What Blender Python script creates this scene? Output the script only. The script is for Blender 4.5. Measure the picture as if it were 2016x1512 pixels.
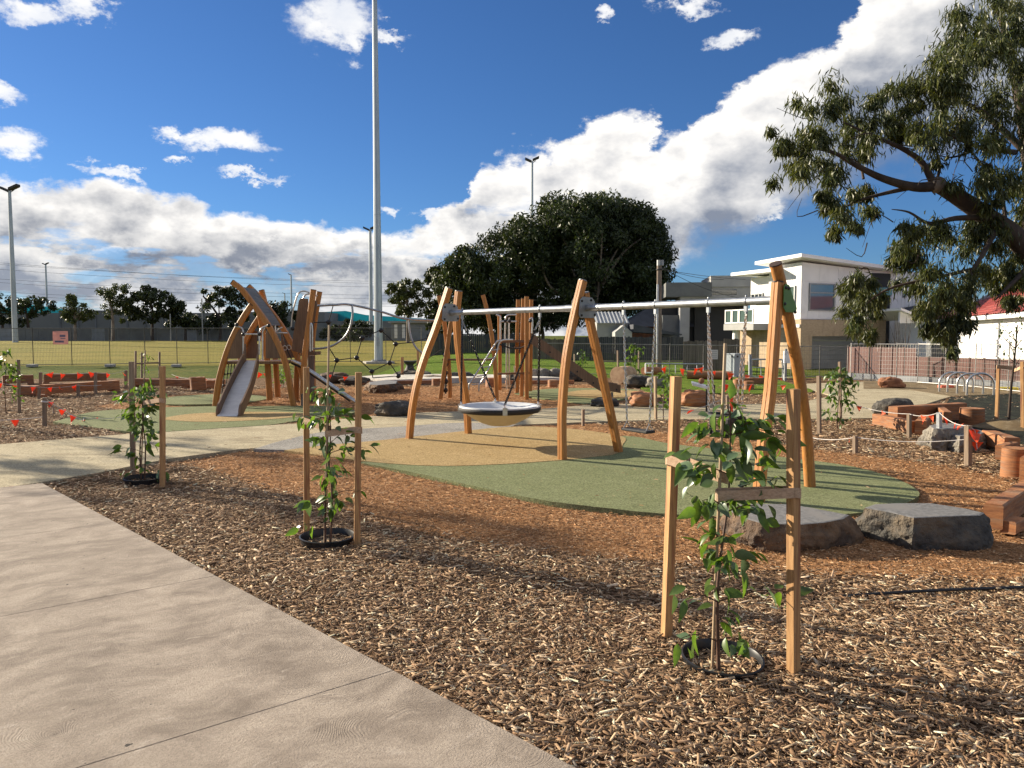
import bpy, math, random
import numpy as np
from mathutils import Vector, Matrix

# ---------------------------------------------------------------- clearing
for o in list(bpy.data.objects):
    bpy.data.objects.remove(o)
SC = bpy.context.scene
COL = SC.collection
random.seed(7)
RNG = np.random.default_rng(11)
PI = math.pi
R = math.radians

# ---------------------------------------------------------------- camera
FOC, CX, CY, CAMZ = 1514.0, 1008.0, 756.0, 1.70
PITCH = math.atan(96.0 / FOC)
cam_d = bpy.data.cameras.new('camera')
cam = bpy.data.objects.new('camera', cam_d)
COL.objects.link(cam)
cam.location = (0, 0, CAMZ)
cam.rotation_euler = (PI / 2 - PITCH, 0, 0)
cam_d.sensor_width = 36.0
cam_d.lens = 36.0 * FOC / 2016.0
cam_d.clip_start = 0.05
cam_d.clip_end = 4000.0
SC.camera = cam

# ---------------------------------------------------------------- light and exposure
SUN_EL = R(20.0)
SUN_H = Vector((-0.865, 0.50, 0)).normalized()           # horizontal direction towards the sun
sun_d = bpy.data.lights.new('sun', 'SUN')
sun_d.energy = 5.0
sun_d.angle = R(0.55)
sun_d.color = (1.0, 0.88, 0.69)
sun = bpy.data.objects.new('sun', sun_d)
COL.objects.link(sun)
to_sun = Vector((SUN_H.x * math.cos(SUN_EL), SUN_H.y * math.cos(SUN_EL), math.sin(SUN_EL)))
sun.rotation_euler = to_sun.to_track_quat('Z', 'Y').to_euler()
sun.location = (-40, 20, 30)
SC.view_settings.view_transform = 'Standard'
SC.view_settings.look = 'None'
SC.view_settings.gamma = 1.0
SC.cycles.max_bounces = 6
SC.cycles.diffuse_bounces = 3
SC.cycles.glossy_bounces = 3
SC.cycles.transmission_bounces = 3
SC.cycles.use_denoising = True
SC.view_settings.use_curve_mapping = False
SC.view_settings.exposure = 1.2


def ray(px, py):
    xc, yc = (px - CX) / FOC, -(py - CY) / FOC
    return Vector((xc, math.cos(PITCH) + yc * math.sin(PITCH), -math.sin(PITCH) + yc * math.cos(PITCH)))


def G(px, py, z=0.0):
    """point of the horizontal plane z seen at a photograph pixel"""
    d = ray(px, py)
    t = (z - CAMZ) / d.z
    return Vector((d.x * t, d.y * t, z))


def P(px, py, Y):
    """point at distance Y in front of the camera seen at a photograph pixel"""
    d = ray(px, py)
    t = Y / d.y
    return Vector((d.x * t, Y, CAMZ + d.z * t))


# ---------------------------------------------------------------- node helpers
def nd(t, kind, **kw):
    n = t.nodes.new(kind)
    for k, v in kw.items():
        setattr(n, k, v)
    return n


def put(t, sock, val):
    if val is None:
        return
    if hasattr(val, 'links'):
        t.links.new(val, sock)
    else:
        sock.default_value = val


def mth(t, op, a, b=None, c=None, clamp=False):
    n = nd(t, 'ShaderNodeMath', operation=op)
    n.use_clamp = clamp
    put(t, n.inputs[0], a)
    put(t, n.inputs[1], b)
    put(t, n.inputs[2], c)
    return n.outputs[0]


def sstep(t, x, a, b):
    n = nd(t, 'ShaderNodeMapRange', interpolation_type='SMOOTHSTEP')
    put(t, n.inputs[0], x)
    n.inputs[1].default_value = a
    n.inputs[2].default_value = b
    return n.outputs[0]


def mixc(t, f, a, b, blend='MIX'):
    n = nd(t, 'ShaderNodeMix', data_type='RGBA', blend_type=blend)
    put(t, n.inputs[0], f)
    for s, v in ((n.inputs[6], a), (n.inputs[7], b)):
        if isinstance(v, (tuple, list)):
            v = tuple(v) + (1.0,) if len(v) == 3 else tuple(v)
        put(t, s, v)
    return n.outputs[2]


def comb(t, x, y, z=0.0):
    n = nd(t, 'ShaderNodeCombineXYZ')
    put(t, n.inputs[0], x)
    put(t, n.inputs[1], y)
    put(t, n.inputs[2], z)
    return n.outputs[0]


def noise(t, vec, scale, detail=4, rough=0.55, dist=0.0, col=False):
    n = nd(t, 'ShaderNodeTexNoise')
    put(t, n.inputs['Vector'], vec)
    n.inputs['Scale'].default_value = scale
    n.inputs['Detail'].default_value = detail
    n.inputs['Roughness'].default_value = rough
    n.inputs['Distortion'].default_value = dist
    return n.outputs['Color'] if col else n.outputs['Fac']


def curve(t, x, pts):
    n = nd(t, 'ShaderNodeFloatCurve')
    c = n.mapping.curves[0]
    while len(c.points) < len(pts):
        c.points.new(0.5, 0.5)
    for p, (a, b) in zip(c.points, pts):
        p.location = (a, b)
        p.handle_type = 'AUTO_CLAMPED'
    n.mapping.update()
    put(t, n.inputs['Value'], x)
    return n.outputs[0]


# ---------------------------------------------------------------- world: clear sky and cumulus
def sky_angle(px, py):
    d = ray(px, py)
    return math.atan2(d.x, d.y), math.asin(d.z / d.length)


world = bpy.data.worlds.new('World')
SC.world = world
world.use_nodes = True
wt = world.node_tree
wt.nodes.clear()
sky = nd(wt, 'ShaderNodeTexSky', sky_type='NISHITA')
sky.sun_disc = False
sky.sun_elevation = SUN_EL
sky.sun_rotation = math.atan2(SUN_H.x, SUN_H.y)
sky.air_density = 1.0
sky.dust_density = 0.15
sky.ozone_density = 6.0
sky.altitude = 300.0
sep = nd(wt, 'ShaderNodeSeparateXYZ')
wt.links.new(nd(wt, 'ShaderNodeTexCoord').outputs['Generated'], sep.inputs[0])
az = mth(wt, 'ARCTAN2', sep.outputs[0], sep.outputs[1])
el = mth(wt, 'ARCSINE', sep.outputs[2])
pvec = comb(wt, az, mth(wt, 'MULTIPLY', el, 1.5), 0.37)
wob = nd(wt, 'ShaderNodeSeparateXYZ')
wt.links.new(noise(wt, pvec, 7.0, 9, 0.56, 0.0, True), wob.inputs[0])
wob2 = nd(wt, 'ShaderNodeSeparateXYZ')
wt.links.new(noise(wt, pvec, 25.0, 7, 0.66, 0.0, True), wob2.inputs[0])


def wobble(base, ch, a1, a2):
    s = mth(wt, 'MULTIPLY_ADD', mth(wt, 'SUBTRACT', wob.outputs[ch], 0.5), a1, base)
    return mth(wt, 'MULTIPLY_ADD', mth(wt, 'SUBTRACT', wob2.outputs[ch], 0.5), a2, s)


cu, cv = wobble(az, 0, 0.16, 0.06), wobble(el, 1, 0.12, 0.055)
top_px = [(-60, 330), (0, 345), (60, 352), (150, 366), (260, 372), (340, 398), (450, 402), (560, 402), (640, 420), (760, 440),
          (850, 425), (925, 385), (955, 325), (1060, 312), (1110, 278), (1160, 232), (1225, 205), (1285, 232), (1320, 285),
          (1370, 240), (1410, 190), (1500, 120), (1585, 92), (1625, 45), (1680, -60), (1800, -160), (2016, -260)]
bot_px = [(1000, 760), (1180, 700), (1290, 540), (1335, 482), (1430, 462), (1510, 418), (1580, 378), (1700, 340), (1860, 300), (2016, 270)]


def prof(pix, lo, hi):
    pts = [(0.0, lo)] + [((sky_angle(*p)[0] + 1.2) / 2.4, min(1.0, max(0.0, sky_angle(*p)[1] + 0.2))) for p in pix] + [(1.0, hi)]
    return pts


cx01 = mth(wt, 'DIVIDE', mth(wt, 'ADD', cu, 1.2), 2.4)
ctop = mth(wt, 'SUBTRACT', curve(wt, cx01, prof(top_px, 0.36, 0.40)), 0.2)
cbot = mth(wt, 'SUBTRACT', curve(wt, cx01, prof(bot_px, 0.0, 0.30)), 0.2)
below_top = mth(wt, 'SUBTRACT', ctop, cv)
above_bot = mth(wt, 'SUBTRACT', cv, cbot)
main_mask = mth(wt, 'MULTIPLY', sstep(wt, below_top, -0.004, 0.014), sstep(wt, above_bot, -0.02, 0.035))
# thin gaps of blue inside the low bank
gap = noise(wt, comb(wt, mth(wt, 'MULTIPLY', az, 5.0), mth(wt, 'MULTIPLY', el, 17.0), 2.2), 1.0, 6, 0.6)
left_bank = sstep(wt, az, 0.12, -0.10)
gapm = mth(wt, 'MULTIPLY', sstep(wt, gap, 0.47, 0.40), mth(wt, 'MULTIPLY', left_bank, sstep(wt, below_top, 0.02, 0.07)))
main_mask = mth(wt, 'MULTIPLY', main_mask, mth(wt, 'SUBTRACT', 1.0, mth(wt, 'MULTIPLY', gapm, 0.8)))
# small separate puffs
puffs = [(668, 55, 92, 48), (705, 92, 40, 30), (785, 66, 55, 14), (360, 262, 46, 16), (440, 280, 80, 24), (345, 315, 32, 12), (505, 345, 62, 10),
         (222, 340, 42, 12), (20, 200, 52, 22), (50, 8, 60, 22), (140, 5, 36, 20), (1340, 12, 40, 16), (1202, 40, 22, 15), (1440, 85, 45, 20),
         (788, 420, 24, 14), (860, 432, 26, 10), (50, 312, 52, 30), (1520, 408, 40, 14), (1035, -190, 160, 60), (300, -260, 200, 60)]
pu, pv = wobble(az, 1, 0.13, 0.085), wobble(el, 2, 0.085, 0.055)
acc = None
for (px, py, w, h) in puffs:
    a0, e0 = sky_angle(px, py)
    a = mth(wt, 'MULTIPLY', mth(wt, 'SUBTRACT', pu, a0), FOC / w)
    b = mth(wt, 'MULTIPLY', mth(wt, 'SUBTRACT', pv, e0), FOC / h)
    q = mth(wt, 'SUBTRACT', 1.0, mth(wt, 'ADD', mth(wt, 'MULTIPLY', a, a), mth(wt, 'MULTIPLY', b, b)))
    acc = q if acc is None else mth(wt, 'MAXIMUM', acc, q)
puff_mask = mth(wt, 'MULTIPLY', sstep(wt, acc, -0.5, 1.0), sstep(wt, mth(wt, 'MULTIPLY_ADD', acc, 0.30, wob2.outputs[0]), 0.38, 0.72))
# lit tops and grey bellies: relief of the cloud field seen along the light
lvec = comb(wt, mth(wt, 'ADD', az, -0.020), mth(wt, 'MULTIPLY', mth(wt, 'ADD', el, 0.016), 1.5), 0.37)
relief = mth(wt, 'SUBTRACT', noise(wt, pvec, 10.0, 6, 0.52), noise(wt, lvec, 10.0, 6, 0.52))
right_side = sstep(wt, az, -0.16, 0.02)
depth_k = mth(wt, 'MULTIPLY_ADD', right_side, -9.5, 16.0)
lit = mth(wt, 'SUBTRACT', 1.15, mth(wt, 'MULTIPLY', below_top, depth_k))
lit = mth(wt, 'MULTIPLY_ADD', relief, 2.4, lit)
lit = mth(wt, 'ADD', lit, 0.0, clamp=True)
rows = noise(wt, comb(wt, mth(wt, 'MULTIPLY', cu, 4.5), mth(wt, 'MULTIPLY', cv, 15.0), 5.1), 1.0, 8, 0.6)
rowlit = mth(wt, 'MULTIPLY', sstep(wt, rows, 0.47, 0.66), mth(wt, 'SUBTRACT', 1.0, mth(wt, 'MULTIPLY', right_side, 0.75)))
low_glow = mth(wt, 'MULTIPLY', sstep(wt, el, 0.09, 0.02), mth(wt, 'MULTIPLY', sstep(wt, rows, 0.35, 0.6), 0.6))
lit = mth(wt, 'MAXIMUM', lit, mth(wt, 'MAXIMUM', mth(wt, 'MULTIPLY', rowlit, 0.9), low_glow))
grey = mixc(wt, right_side, (1.7, 1.95, 2.5), (2.0, 2.3, 2.95))
cloud_col = mixc(wt, lit, grey, (8.7, 8.45, 8.1))
puff_col = mixc(wt, mth(wt, 'MULTIPLY_ADD', relief, 2.5, 0.8, True), (6.0, 6.4, 7.2), (8.6, 8.5, 8.3))
skyc = mixc(wt, mth(wt, 'MULTIPLY', puff_mask, 0.93), mixc(wt, 1.0, sky.outputs[0], (0.55, 0.69, 0.85), 'MULTIPLY'), puff_col)
# unseen scattered cumulus added overhead and behind to whiten the fill light
outside = mth(wt, 'MAXIMUM', sstep(wt, el, 0.50, 0.64), sstep(wt, mth(wt, 'ABSOLUTE', az), 0.75, 0.95))
scat = nd(wt, 'ShaderNodeTexCoord').outputs['Generated']
scat_m = mth(wt, 'MULTIPLY', mth(wt, 'MULTIPLY', sstep(wt, noise(wt, scat, 3.4, 6, 0.58), 0.48, 0.58), outside), sstep(wt, el, 0.0, 0.1))
skyc = mixc(wt, scat_m, skyc, puff_col)
skyc = mixc(wt, main_mask, skyc, cloud_col)
# lower banks of the same cloud field in front, each with its own lit crest and grey belly
for k, (pix, lo_, belly) in enumerate((([(-60, 425), (0, 432), (90, 448), (170, 428), (260, 452), (330, 436), (420, 462), (500, 440), (590, 466), (660, 448), (760, 500), (860, 560), (1000, 640)], 0.30, (1.9, 2.15, 2.7)),
                                       ([(-60, 500), (0, 505), (120, 490), (230, 518), (340, 500), (470, 528), (600, 506), (700, 535), (800, 560), (900, 590), (1050, 640)], 0.26, (2.5, 2.8, 3.4)),
                                       ([(-60, 560), (100, 572), (260, 560), (420, 580), (600, 566), (760, 590), (900, 610), (1100, 650)], 0.22, (5.2, 5.5, 6.0)))):
    lu = wobble(mth(wt, 'ADD', az, 0.013 * (k + 1)), (2, 0, 1)[k], 0.14, 0.06)
    lv = wobble(el, (0, 2, 0)[k], 0.105, 0.05)
    lt = mth(wt, 'SUBTRACT', curve(wt, mth(wt, 'DIVIDE', mth(wt, 'ADD', lu, 1.2), 2.4), prof(pix, lo_, 0.16)), 0.2)
    bt_ = mth(wt, 'SUBTRACT', lt, lv)
    msk = mth(wt, 'MULTIPLY', sstep(wt, bt_, -0.003, 0.02), sstep(wt, bt_, 0.085, 0.045))
    crest = mth(wt, 'MULTIPLY_ADD', relief, 1.6, mth(wt, 'SUBTRACT', 1.1, mth(wt, 'MULTIPLY', bt_, 30.0)), True)
    hole = mth(wt, 'SUBTRACT', 1.0, mth(wt, 'MULTIPLY', sstep(wt, gap, 0.50 - 0.02 * k, 0.41), 0.85))
    skyc = mixc(wt, mth(wt, 'MULTIPLY', mth(wt, 'MULTIPLY', msk, hole), 0.9), skyc, mixc(wt, crest, belly, (8.6, 8.35, 7.95)))
bg = nd(wt, 'ShaderNodeBackground')
bg.inputs['Strength'].default_value = 0.056
wt.links.new(skyc, bg.inputs['Color'])
wt.links.new(bg.outputs[0], nd(wt, 'ShaderNodeOutputWorld').inputs['Surface'])
world.cycles.sampling_method = 'MANUAL'
world.cycles.sample_map_resolution = 512

# ---------------------------------------------------------------- materials
MATS = {}


def mat(name, base, var=None, rough=0.65, scale=6.0, detail=5, stretch=(1, 1, 1), bump=0.0, bscale=None, metal=0.0,
        spec=0.4, ramp=(0.35, 0.65), vcol=False, trans=0.0, coords='Object', var2=None, scale2=1.0, brand=0.0, tcol=(1.3, 1.35, 0.55), bdist=0.02):
    """a procedural material: two colours through noise, fine relief, per-object variation"""
    m = bpy.data.materials.new(name)
    m.use_nodes = True
    t = m.node_tree
    bs = t.nodes['Principled BSDF']
    tc = nd(t, 'ShaderNodeTexCoord')
    oi = nd(t, 'ShaderNodeObjectInfo')
    src = tc.outputs[coords]
    off = comb(t, mth(t, 'MULTIPLY', oi.outputs['Random'], 37.0), mth(t, 'MULTIPLY', oi.outputs['Random'], 17.0), mth(t, 'MULTIPLY', oi.outputs['Random'], 23.0))
    va = nd(t, 'ShaderNodeVectorMath', operation='MULTIPLY')
    t.links.new(src, va.inputs[0])
    va.inputs[1].default_value = stretch
    vb = nd(t, 'ShaderNodeVectorMath', operation='ADD')
    t.links.new(va.outputs[0], vb.inputs[0])
    t.links.new(off, vb.inputs[1])
    v = vb.outputs[0]
    f = noise(t, v, scale, detail, 0.6)
    if var is None:
        var = tuple(c * 0.72 for c in base)
    c = mixc(t, sstep(t, f, ramp[0], ramp[1]), base, var)
    if var2 is not None:
        c = mixc(t, sstep(t, noise(t, v, scale2, 4, 0.6), 0.48, 0.66), c, var2)
    if vcol:
        a = nd(t, 'ShaderNodeAttribute', attribute_name='Col')
        c = mixc(t, 1.0, c, a.outputs['Color'], 'MULTIPLY')
    if brand:
        k = mth(t, 'MULTIPLY_ADD', oi.outputs['Random'], brand, 1.0 - brand / 2)
        c = mixc(t, 1.0, c, comb(t, k, k, k), 'MULTIPLY')
    t.links.new(c, bs.inputs['Base Color'])
    bs.inputs['Roughness'].default_value = rough
    bs.inputs['Metallic'].default_value = metal
    bs.inputs['Specular IOR Level'].default_value = spec
    if bump:
        b = nd(t, 'ShaderNodeBump')
        b.inputs['Strength'].default_value = bump
        b.inputs['Distance'].default_value = bdist
        t.links.new(noise(t, v, bscale or scale * 4, 5, 0.65), b.inputs['Height'])
        t.links.new(b.outputs[0], bs.inputs['Normal'])
    if trans:
        tr = nd(t, 'ShaderNodeBsdfTranslucent')
        t.links.new(mixc(t, 1.0, c, tcol, 'MULTIPLY'), tr.inputs['Color'])
        mx = nd(t, 'ShaderNodeMixShader')
        mx.inputs[0].default_value = trans
        t.links.new(bs.outputs[0], mx.inputs[1])
        t.links.new(tr.outputs[0], mx.inputs[2])
        t.links.new(mx.outputs[0], t.nodes['Material Output'].inputs['Surface'])
    MATS[name] = m
    return m


mat('glulam', (0.52, 0.225, 0.052), (0.39, 0.15, 0.033), 0.5, 5.0, 6, (9, 9, 0.55), 0.45, 12.0, brand=0.22, bdist=0.005, var2=(0.40, 0.19, 0.065), scale2=2.2)
mat('glulam_cap', (0.05, 0.03, 0.02), rough=0.6)
mat('galvanised', (0.42, 0.44, 0.46), (0.30, 0.32, 0.34), 0.42, 14.0, 5, metal=0.85, bump=0.05)
mat('dark_galvanised', (0.26, 0.27, 0.28), (0.18, 0.19, 0.2), 0.55, 14.0, 5, metal=0.7)
mat('pole_zinc', (0.44, 0.48, 0.50), (0.35, 0.39, 0.42), 0.5, 1.4, 5, (1, 1, 0.35), metal=0.45)
mat('steel_tube', (0.62, 0.61, 0.58), (0.50, 0.49, 0.47), 0.28, 18.0, 3, metal=0.95)
mat('slide_steel', (0.52, 0.52, 0.53), (0.44, 0.44, 0.46), 0.48, 3.0, 4, (1, 1, 6), metal=0.55)
mat('plastic_black', (0.012, 0.012, 0.013), (0.02, 0.02, 0.022), 0.42, 8.0)
mat('rubber_black', (0.02, 0.02, 0.022), (0.032, 0.031, 0.03), 0.75, 30.0, bump=0.2)
mat('rope_black', (0.014, 0.014, 0.016), (0.03, 0.03, 0.032), 0.85, 60.0, bump=0.4, bdist=0.005)
mat('hpl_brown', (0.20, 0.118, 0.064), (0.14, 0.08, 0.045), 0.55, 3.0, 6, (12, 12, 0.8), 0.1, 9.0)
mat('plate_green', (0.085, 0.20, 0.035), (0.07, 0.165, 0.03), 0.5, 8.0)
mat('plate_grey', (0.30, 0.31, 0.31), (0.24, 0.25, 0.25), 0.5, 9.0, metal=0.55)
mat('basket_white', (0.60, 0.61, 0.62), (0.54, 0.55, 0.56), 0.38, 5.0)
mat('basket_cream', (0.56, 0.50, 0.36), (0.50, 0.44, 0.31), 0.5, 5.0)
mat('stake_wood', (0.47, 0.27, 0.115), (0.33, 0.175, 0.07), 0.75, 5.0, 7, (14, 14, 0.9), 0.35, 10.0, var2=(0.24, 0.10, 0.05), scale2=1.6, brand=0.3, bdist=0.004)
mat('stake_grey', (0.27, 0.20, 0.14), (0.19, 0.135, 0.09), 0.8, 5.0, 6, (14, 14, 0.9), 0.35, 10.0, brand=0.35, bdist=0.004)
mat('bamboo', (0.42, 0.31, 0.19), (0.33, 0.23, 0.14), 0.6, 8.0, 3, (4, 4, 1))
mat('hessian', (0.50, 0.35, 0.235), (0.38, 0.25, 0.16), 0.95, 60.0, 3, (1, 1, 2.5), 0.5, 120.0, bdist=0.004)
mat('stem', (0.075, 0.035, 0.022), (0.12, 0.065, 0.04), 0.7, 20.0)
mat('leaf_young', (0.105, 0.175, 0.030), (0.07, 0.128, 0.026), 0.40, 22.0, 3, vcol=False, trans=0.46, brand=0.55, spec=0.5)
mat('leaf_blue', (0.115, 0.175, 0.090), (0.09, 0.15, 0.072), 0.36, 22.0, 3, trans=0.26, brand=0.45, spec=0.5)
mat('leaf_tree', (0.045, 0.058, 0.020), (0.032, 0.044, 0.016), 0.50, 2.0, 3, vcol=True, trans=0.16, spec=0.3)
mat('leaf_euc', (0.072, 0.082, 0.032), (0.05, 0.062, 0.025), 0.42, 2.0, 3, vcol=True, trans=0.24, spec=0.28)
mat('bark_dark', (0.075, 0.052, 0.038), (0.04, 0.028, 0.022), 0.9, 6.0, 6, (1, 1, 0.35), 0.8, 12.0)
mat('bark_pale', (0.26, 0.21, 0.165), (0.13, 0.095, 0.075), 0.85, 3.0, 6, (1, 1, 0.4), 0.5, 9.0)
mat('redgum', (0.37, 0.155, 0.058), (0.21, 0.082, 0.034), 0.75, 3.0, 7, (1.6, 1.6, 13), 0.35, 14.0, var2=(0.27, 0.15, 0.085), scale2=2.0, brand=0.4, bdist=0.01)
mat('redgum_end', (0.36, 0.17, 0.07), (0.26, 0.10, 0.04), 0.75, 9.0, 5, bump=0.3)
mat('log_pale', (0.48, 0.33, 0.20), (0.36, 0.22, 0.125), 0.8, 5.0, 5, bump=0.4)
mat('basalt', (0.092, 0.084, 0.072), (0.042, 0.039, 0.035), 0.85, 5.0, 8, bump=1.0, bscale=13.0, var2=(0.15, 0.115, 0.078), scale2=2.6, bdist=0.06)
mat('basalt_brown', (0.19, 0.115, 0.062), (0.075, 0.047, 0.03), 0.85, 4.0, 8, bump=1.0, bscale=12.0, var2=(0.06, 0.048, 0.04), scale2=2.2, bdist=0.06)
mat('basalt_sawn', (0.20, 0.195, 0.19), (0.12, 0.118, 0.117), 0.7, 26.0, 7, bump=0.5, bscale=70.0, var2=(0.19, 0.18, 0.17), scale2=3.0, bdist=0.006)
mat('sandstone', (0.30, 0.13, 0.062), (0.19, 0.075, 0.04), 0.85, 4.0, 7, bump=0.9, bscale=12.0, bdist=0.03)
mat('limestone', (0.33, 0.27, 0.20), (0.22, 0.175, 0.13), 0.85, 4.0, 7, bump=0.9, bscale=10.0, bdist=0.03)
mat('rock_grey', (0.24, 0.215, 0.175), (0.14, 0.125, 0.105), 0.85, 6.0, 7, bump=0.9, bscale=14.0, bdist=0.03)
mat('flag_orange', (0.92, 0.155, 0.05), (0.86, 0.12, 0.04), 0.5, 6.0, trans=0.4, tcol=(1, 1, 1))
mat('string_white', (0.62, 0.58, 0.55), rough=0.8)
mat('flag_white', (0.7, 0.62, 0.58), rough=0.7)
mat('concrete_block', (0.42, 0.39, 0.34), (0.30, 0.28, 0.25), 0.9, 7.0, bump=0.3)
mat('fence_wire', (0.17, 0.165, 0.15), (0.12, 0.115, 0.105), 0.6, 9.0, metal=0.6)
mat('fence_tube', (0.30, 0.29, 0.27), (0.22, 0.215, 0.20), 0.5, 9.0, metal=0.7)
mat('fence_tube_light', (0.55, 0.53, 0.50), (0.42, 0.41, 0.39), 0.5, 9.0, metal=0.5)
mat('board_pink', (0.72, 0.46, 0.42), (0.64, 0.40, 0.37), 0.6, 3.0, trans=0.5, tcol=(1, 1, 1))
mat('board_white', (0.55, 0.53, 0.52), (0.46, 0.44, 0.44), 0.6, 3.0)
mat('print_blue', (0.20, 0.18, 0.26), rough=0.7)
mat('render_white', (0.82, 0.805, 0.775), (0.76, 0.745, 0.72), 0.75, 0.7, 6, var2=(0.72, 0.705, 0.68), scale2=0.9, brand=0.05)
mat('paint_white', (0.83, 0.82, 0.80), (0.79, 0.78, 0.76), 0.6, 1.2)
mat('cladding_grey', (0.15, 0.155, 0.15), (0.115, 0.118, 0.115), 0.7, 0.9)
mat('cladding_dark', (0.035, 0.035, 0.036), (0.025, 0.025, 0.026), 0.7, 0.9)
mat('render_grey', (0.36, 0.355, 0.34), (0.30, 0.296, 0.285), 0.75, 0.9)
mat('garage_grey', (0.20, 0.21, 0.22), (0.175, 0.183, 0.19), 0.55, 0.9)
mat('timber_dark', (0.06, 0.035, 0.022), (0.04, 0.024, 0.016), 0.7, 2.0)
mat('roof_navy', (0.022, 0.026, 0.045), (0.03, 0.034, 0.055), 0.6, 2.0)
mat('roof_iron', (0.42, 0.44, 0.46), (0.34, 0.36, 0.38), 0.45, 1.5, metal=0.3)
mat('roof_slate', (0.05, 0.055, 0.07), (0.035, 0.04, 0.05), 0.7, 2.0)
mat('tile_red', (0.24, 0.038, 0.028), (0.15, 0.024, 0.02), 0.6, 3.0, brand=0.4)
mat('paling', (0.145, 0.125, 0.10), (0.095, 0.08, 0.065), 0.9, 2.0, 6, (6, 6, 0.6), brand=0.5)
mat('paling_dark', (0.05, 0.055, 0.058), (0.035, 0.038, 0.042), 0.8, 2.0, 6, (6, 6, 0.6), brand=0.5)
mat('fence_brown', (0.135, 0.058, 0.045), (0.105, 0.045, 0.036), 0.6, 0.8, brand=0.25)
mat('plinth', (0.24, 0.255, 0.27), (0.19, 0.2, 0.21), 0.85, 1.5)
mat('kiosk_grey', (0.36, 0.40, 0.43), (0.31, 0.35, 0.375), 0.55, 2.0)
mat('utility_pole', (0.22, 0.175, 0.14), (0.14, 0.11, 0.09), 0.9, 3.0, 6, (8, 8, 0.6), 0.4, 8.0)
mat('wire_dark', (0.03, 0.03, 0.032), rough=0.7)
mat('wall_shed', (0.20, 0.20, 0.19), (0.165, 0.166, 0.16), 0.85, 0.25)
mat('shed_rib', (0.17, 0.175, 0.18), (0.14, 0.145, 0.15), 0.8, 0.5)
mat('roof_teal', (0.07, 0.42, 0.47), (0.06, 0.37, 0.43), 0.5, 0.3, trans=0.6, tcol=(1, 1, 1))
mat('hoop_steel', (0.55, 0.54, 0.52), (0.44, 0.43, 0.42), 0.3, 10.0, metal=0.95)
mat('yellow_rubber', (0.62, 0.50, 0.04), rough=0.7)
mat('orange_plastic', (0.62, 0.13, 0.07), rough=0.6)
mat('compost', (0.055, 0.04, 0.026), (0.09, 0.066, 0.042), 0.95, 14.0, 6, bump=1.0, bscale=40.0)
mat('panel_white', (0.74, 0.75, 0.78), rough=0.4)
mat('pedestal_dark', (0.035, 0.034, 0.034), (0.055, 0.052, 0.05), 0.7, 6.0)
mat('pot_black', (0.012, 0.012, 0.013), (0.02, 0.02, 0.022), 0.35, 8.0)


def glass(name, tint, rough=0.05):
    m = bpy.data.materials.new(name)
    m.use_nodes = True
    bs = m.node_tree.nodes['Principled BSDF']
    t = m.node_tree
    f = noise(t, nd(t, 'ShaderNodeTexCoord').outputs['Object'], 0.8, 3)
    t.links.new(mixc(t, f, tint, tuple(c * 0.6 for c in tint)), bs.inputs['Base Color'])
    bs.inputs['Roughness'].default_value = rough
    bs.inputs['Specular IOR Level'].default_value = 0.9
    bs.inputs['Metallic'].default_value = 0.25
    MATS[name] = m


glass('glass_blue', (0.13, 0.18, 0.22))
glass('glass_dark', (0.03, 0.04, 0.045))
glass('glass_green', (0.10, 0.16, 0.13))


# ---------------------------------------------------------------- mesh building
def link(name, mesh, m=None, parent=None, loc=(0, 0, 0)):
    o = bpy.data.objects.new(name, mesh)
    COL.objects.link(o)
    o.location = loc
    if parent is not None:
        o.parent = parent
    if m is not None and len(mesh.materials) == 0:
        mesh.materials.append(MATS[m] if isinstance(m, str) else m)
    return o


def tag(o, label=None, cat=None, group=None, kind=None):
    if label:
        o['label'] = label
    if cat:
        o['category'] = cat
    if group:
        o['group'] = group
    if kind:
        o['kind'] = kind
    return o


def thing(name, label, cat, loc=(0, 0, 0), group=None):
    e = bpy.data.objects.new(name, None)
    COL.objects.link(e)
    e.location = loc
    e.empty_display_size = 0.2
    return tag(e, label, cat, group)


def wloc(o):
    v = Vector(o.location)
    while o.parent is not None:
        o = o.parent
        v = v + Vector(o.location)
    return v


def numesh(name, V, F, cols=None, smooth=False):
    """mesh from numpy arrays; F is (n,4) or (n,3)"""
    me = bpy.data.meshes.new(name)
    V = np.ascontiguousarray(V, dtype=np.float32)
    F = np.ascontiguousarray(F, dtype=np.int32)
    k = F.shape[1]
    me.vertices.add(len(V))
    me.vertices.foreach_set('co', V.ravel())
    me.loops.add(F.size)
    me.loops.foreach_set('vertex_index', F.ravel())
    me.polygons.add(len(F))
    me.polygons.foreach_set('loop_start', np.arange(0, F.size, k, dtype=np.int32))
    me.polygons.foreach_set('loop_total', np.full(len(F), k, dtype=np.int32))
    if smooth:
        me.polygons.foreach_set('use_smooth', np.ones(len(F), dtype=bool))
    me.update(calc_edges=True)
    if cols is not None:
        a = me.color_attributes.new('Col', 'FLOAT_COLOR', 'POINT')
        c4 = np.ones((len(V), 4), dtype=np.float32)
        c4[:, :3] = cols
        a.data.foreach_set('color', c4.ravel())
    return me


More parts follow.
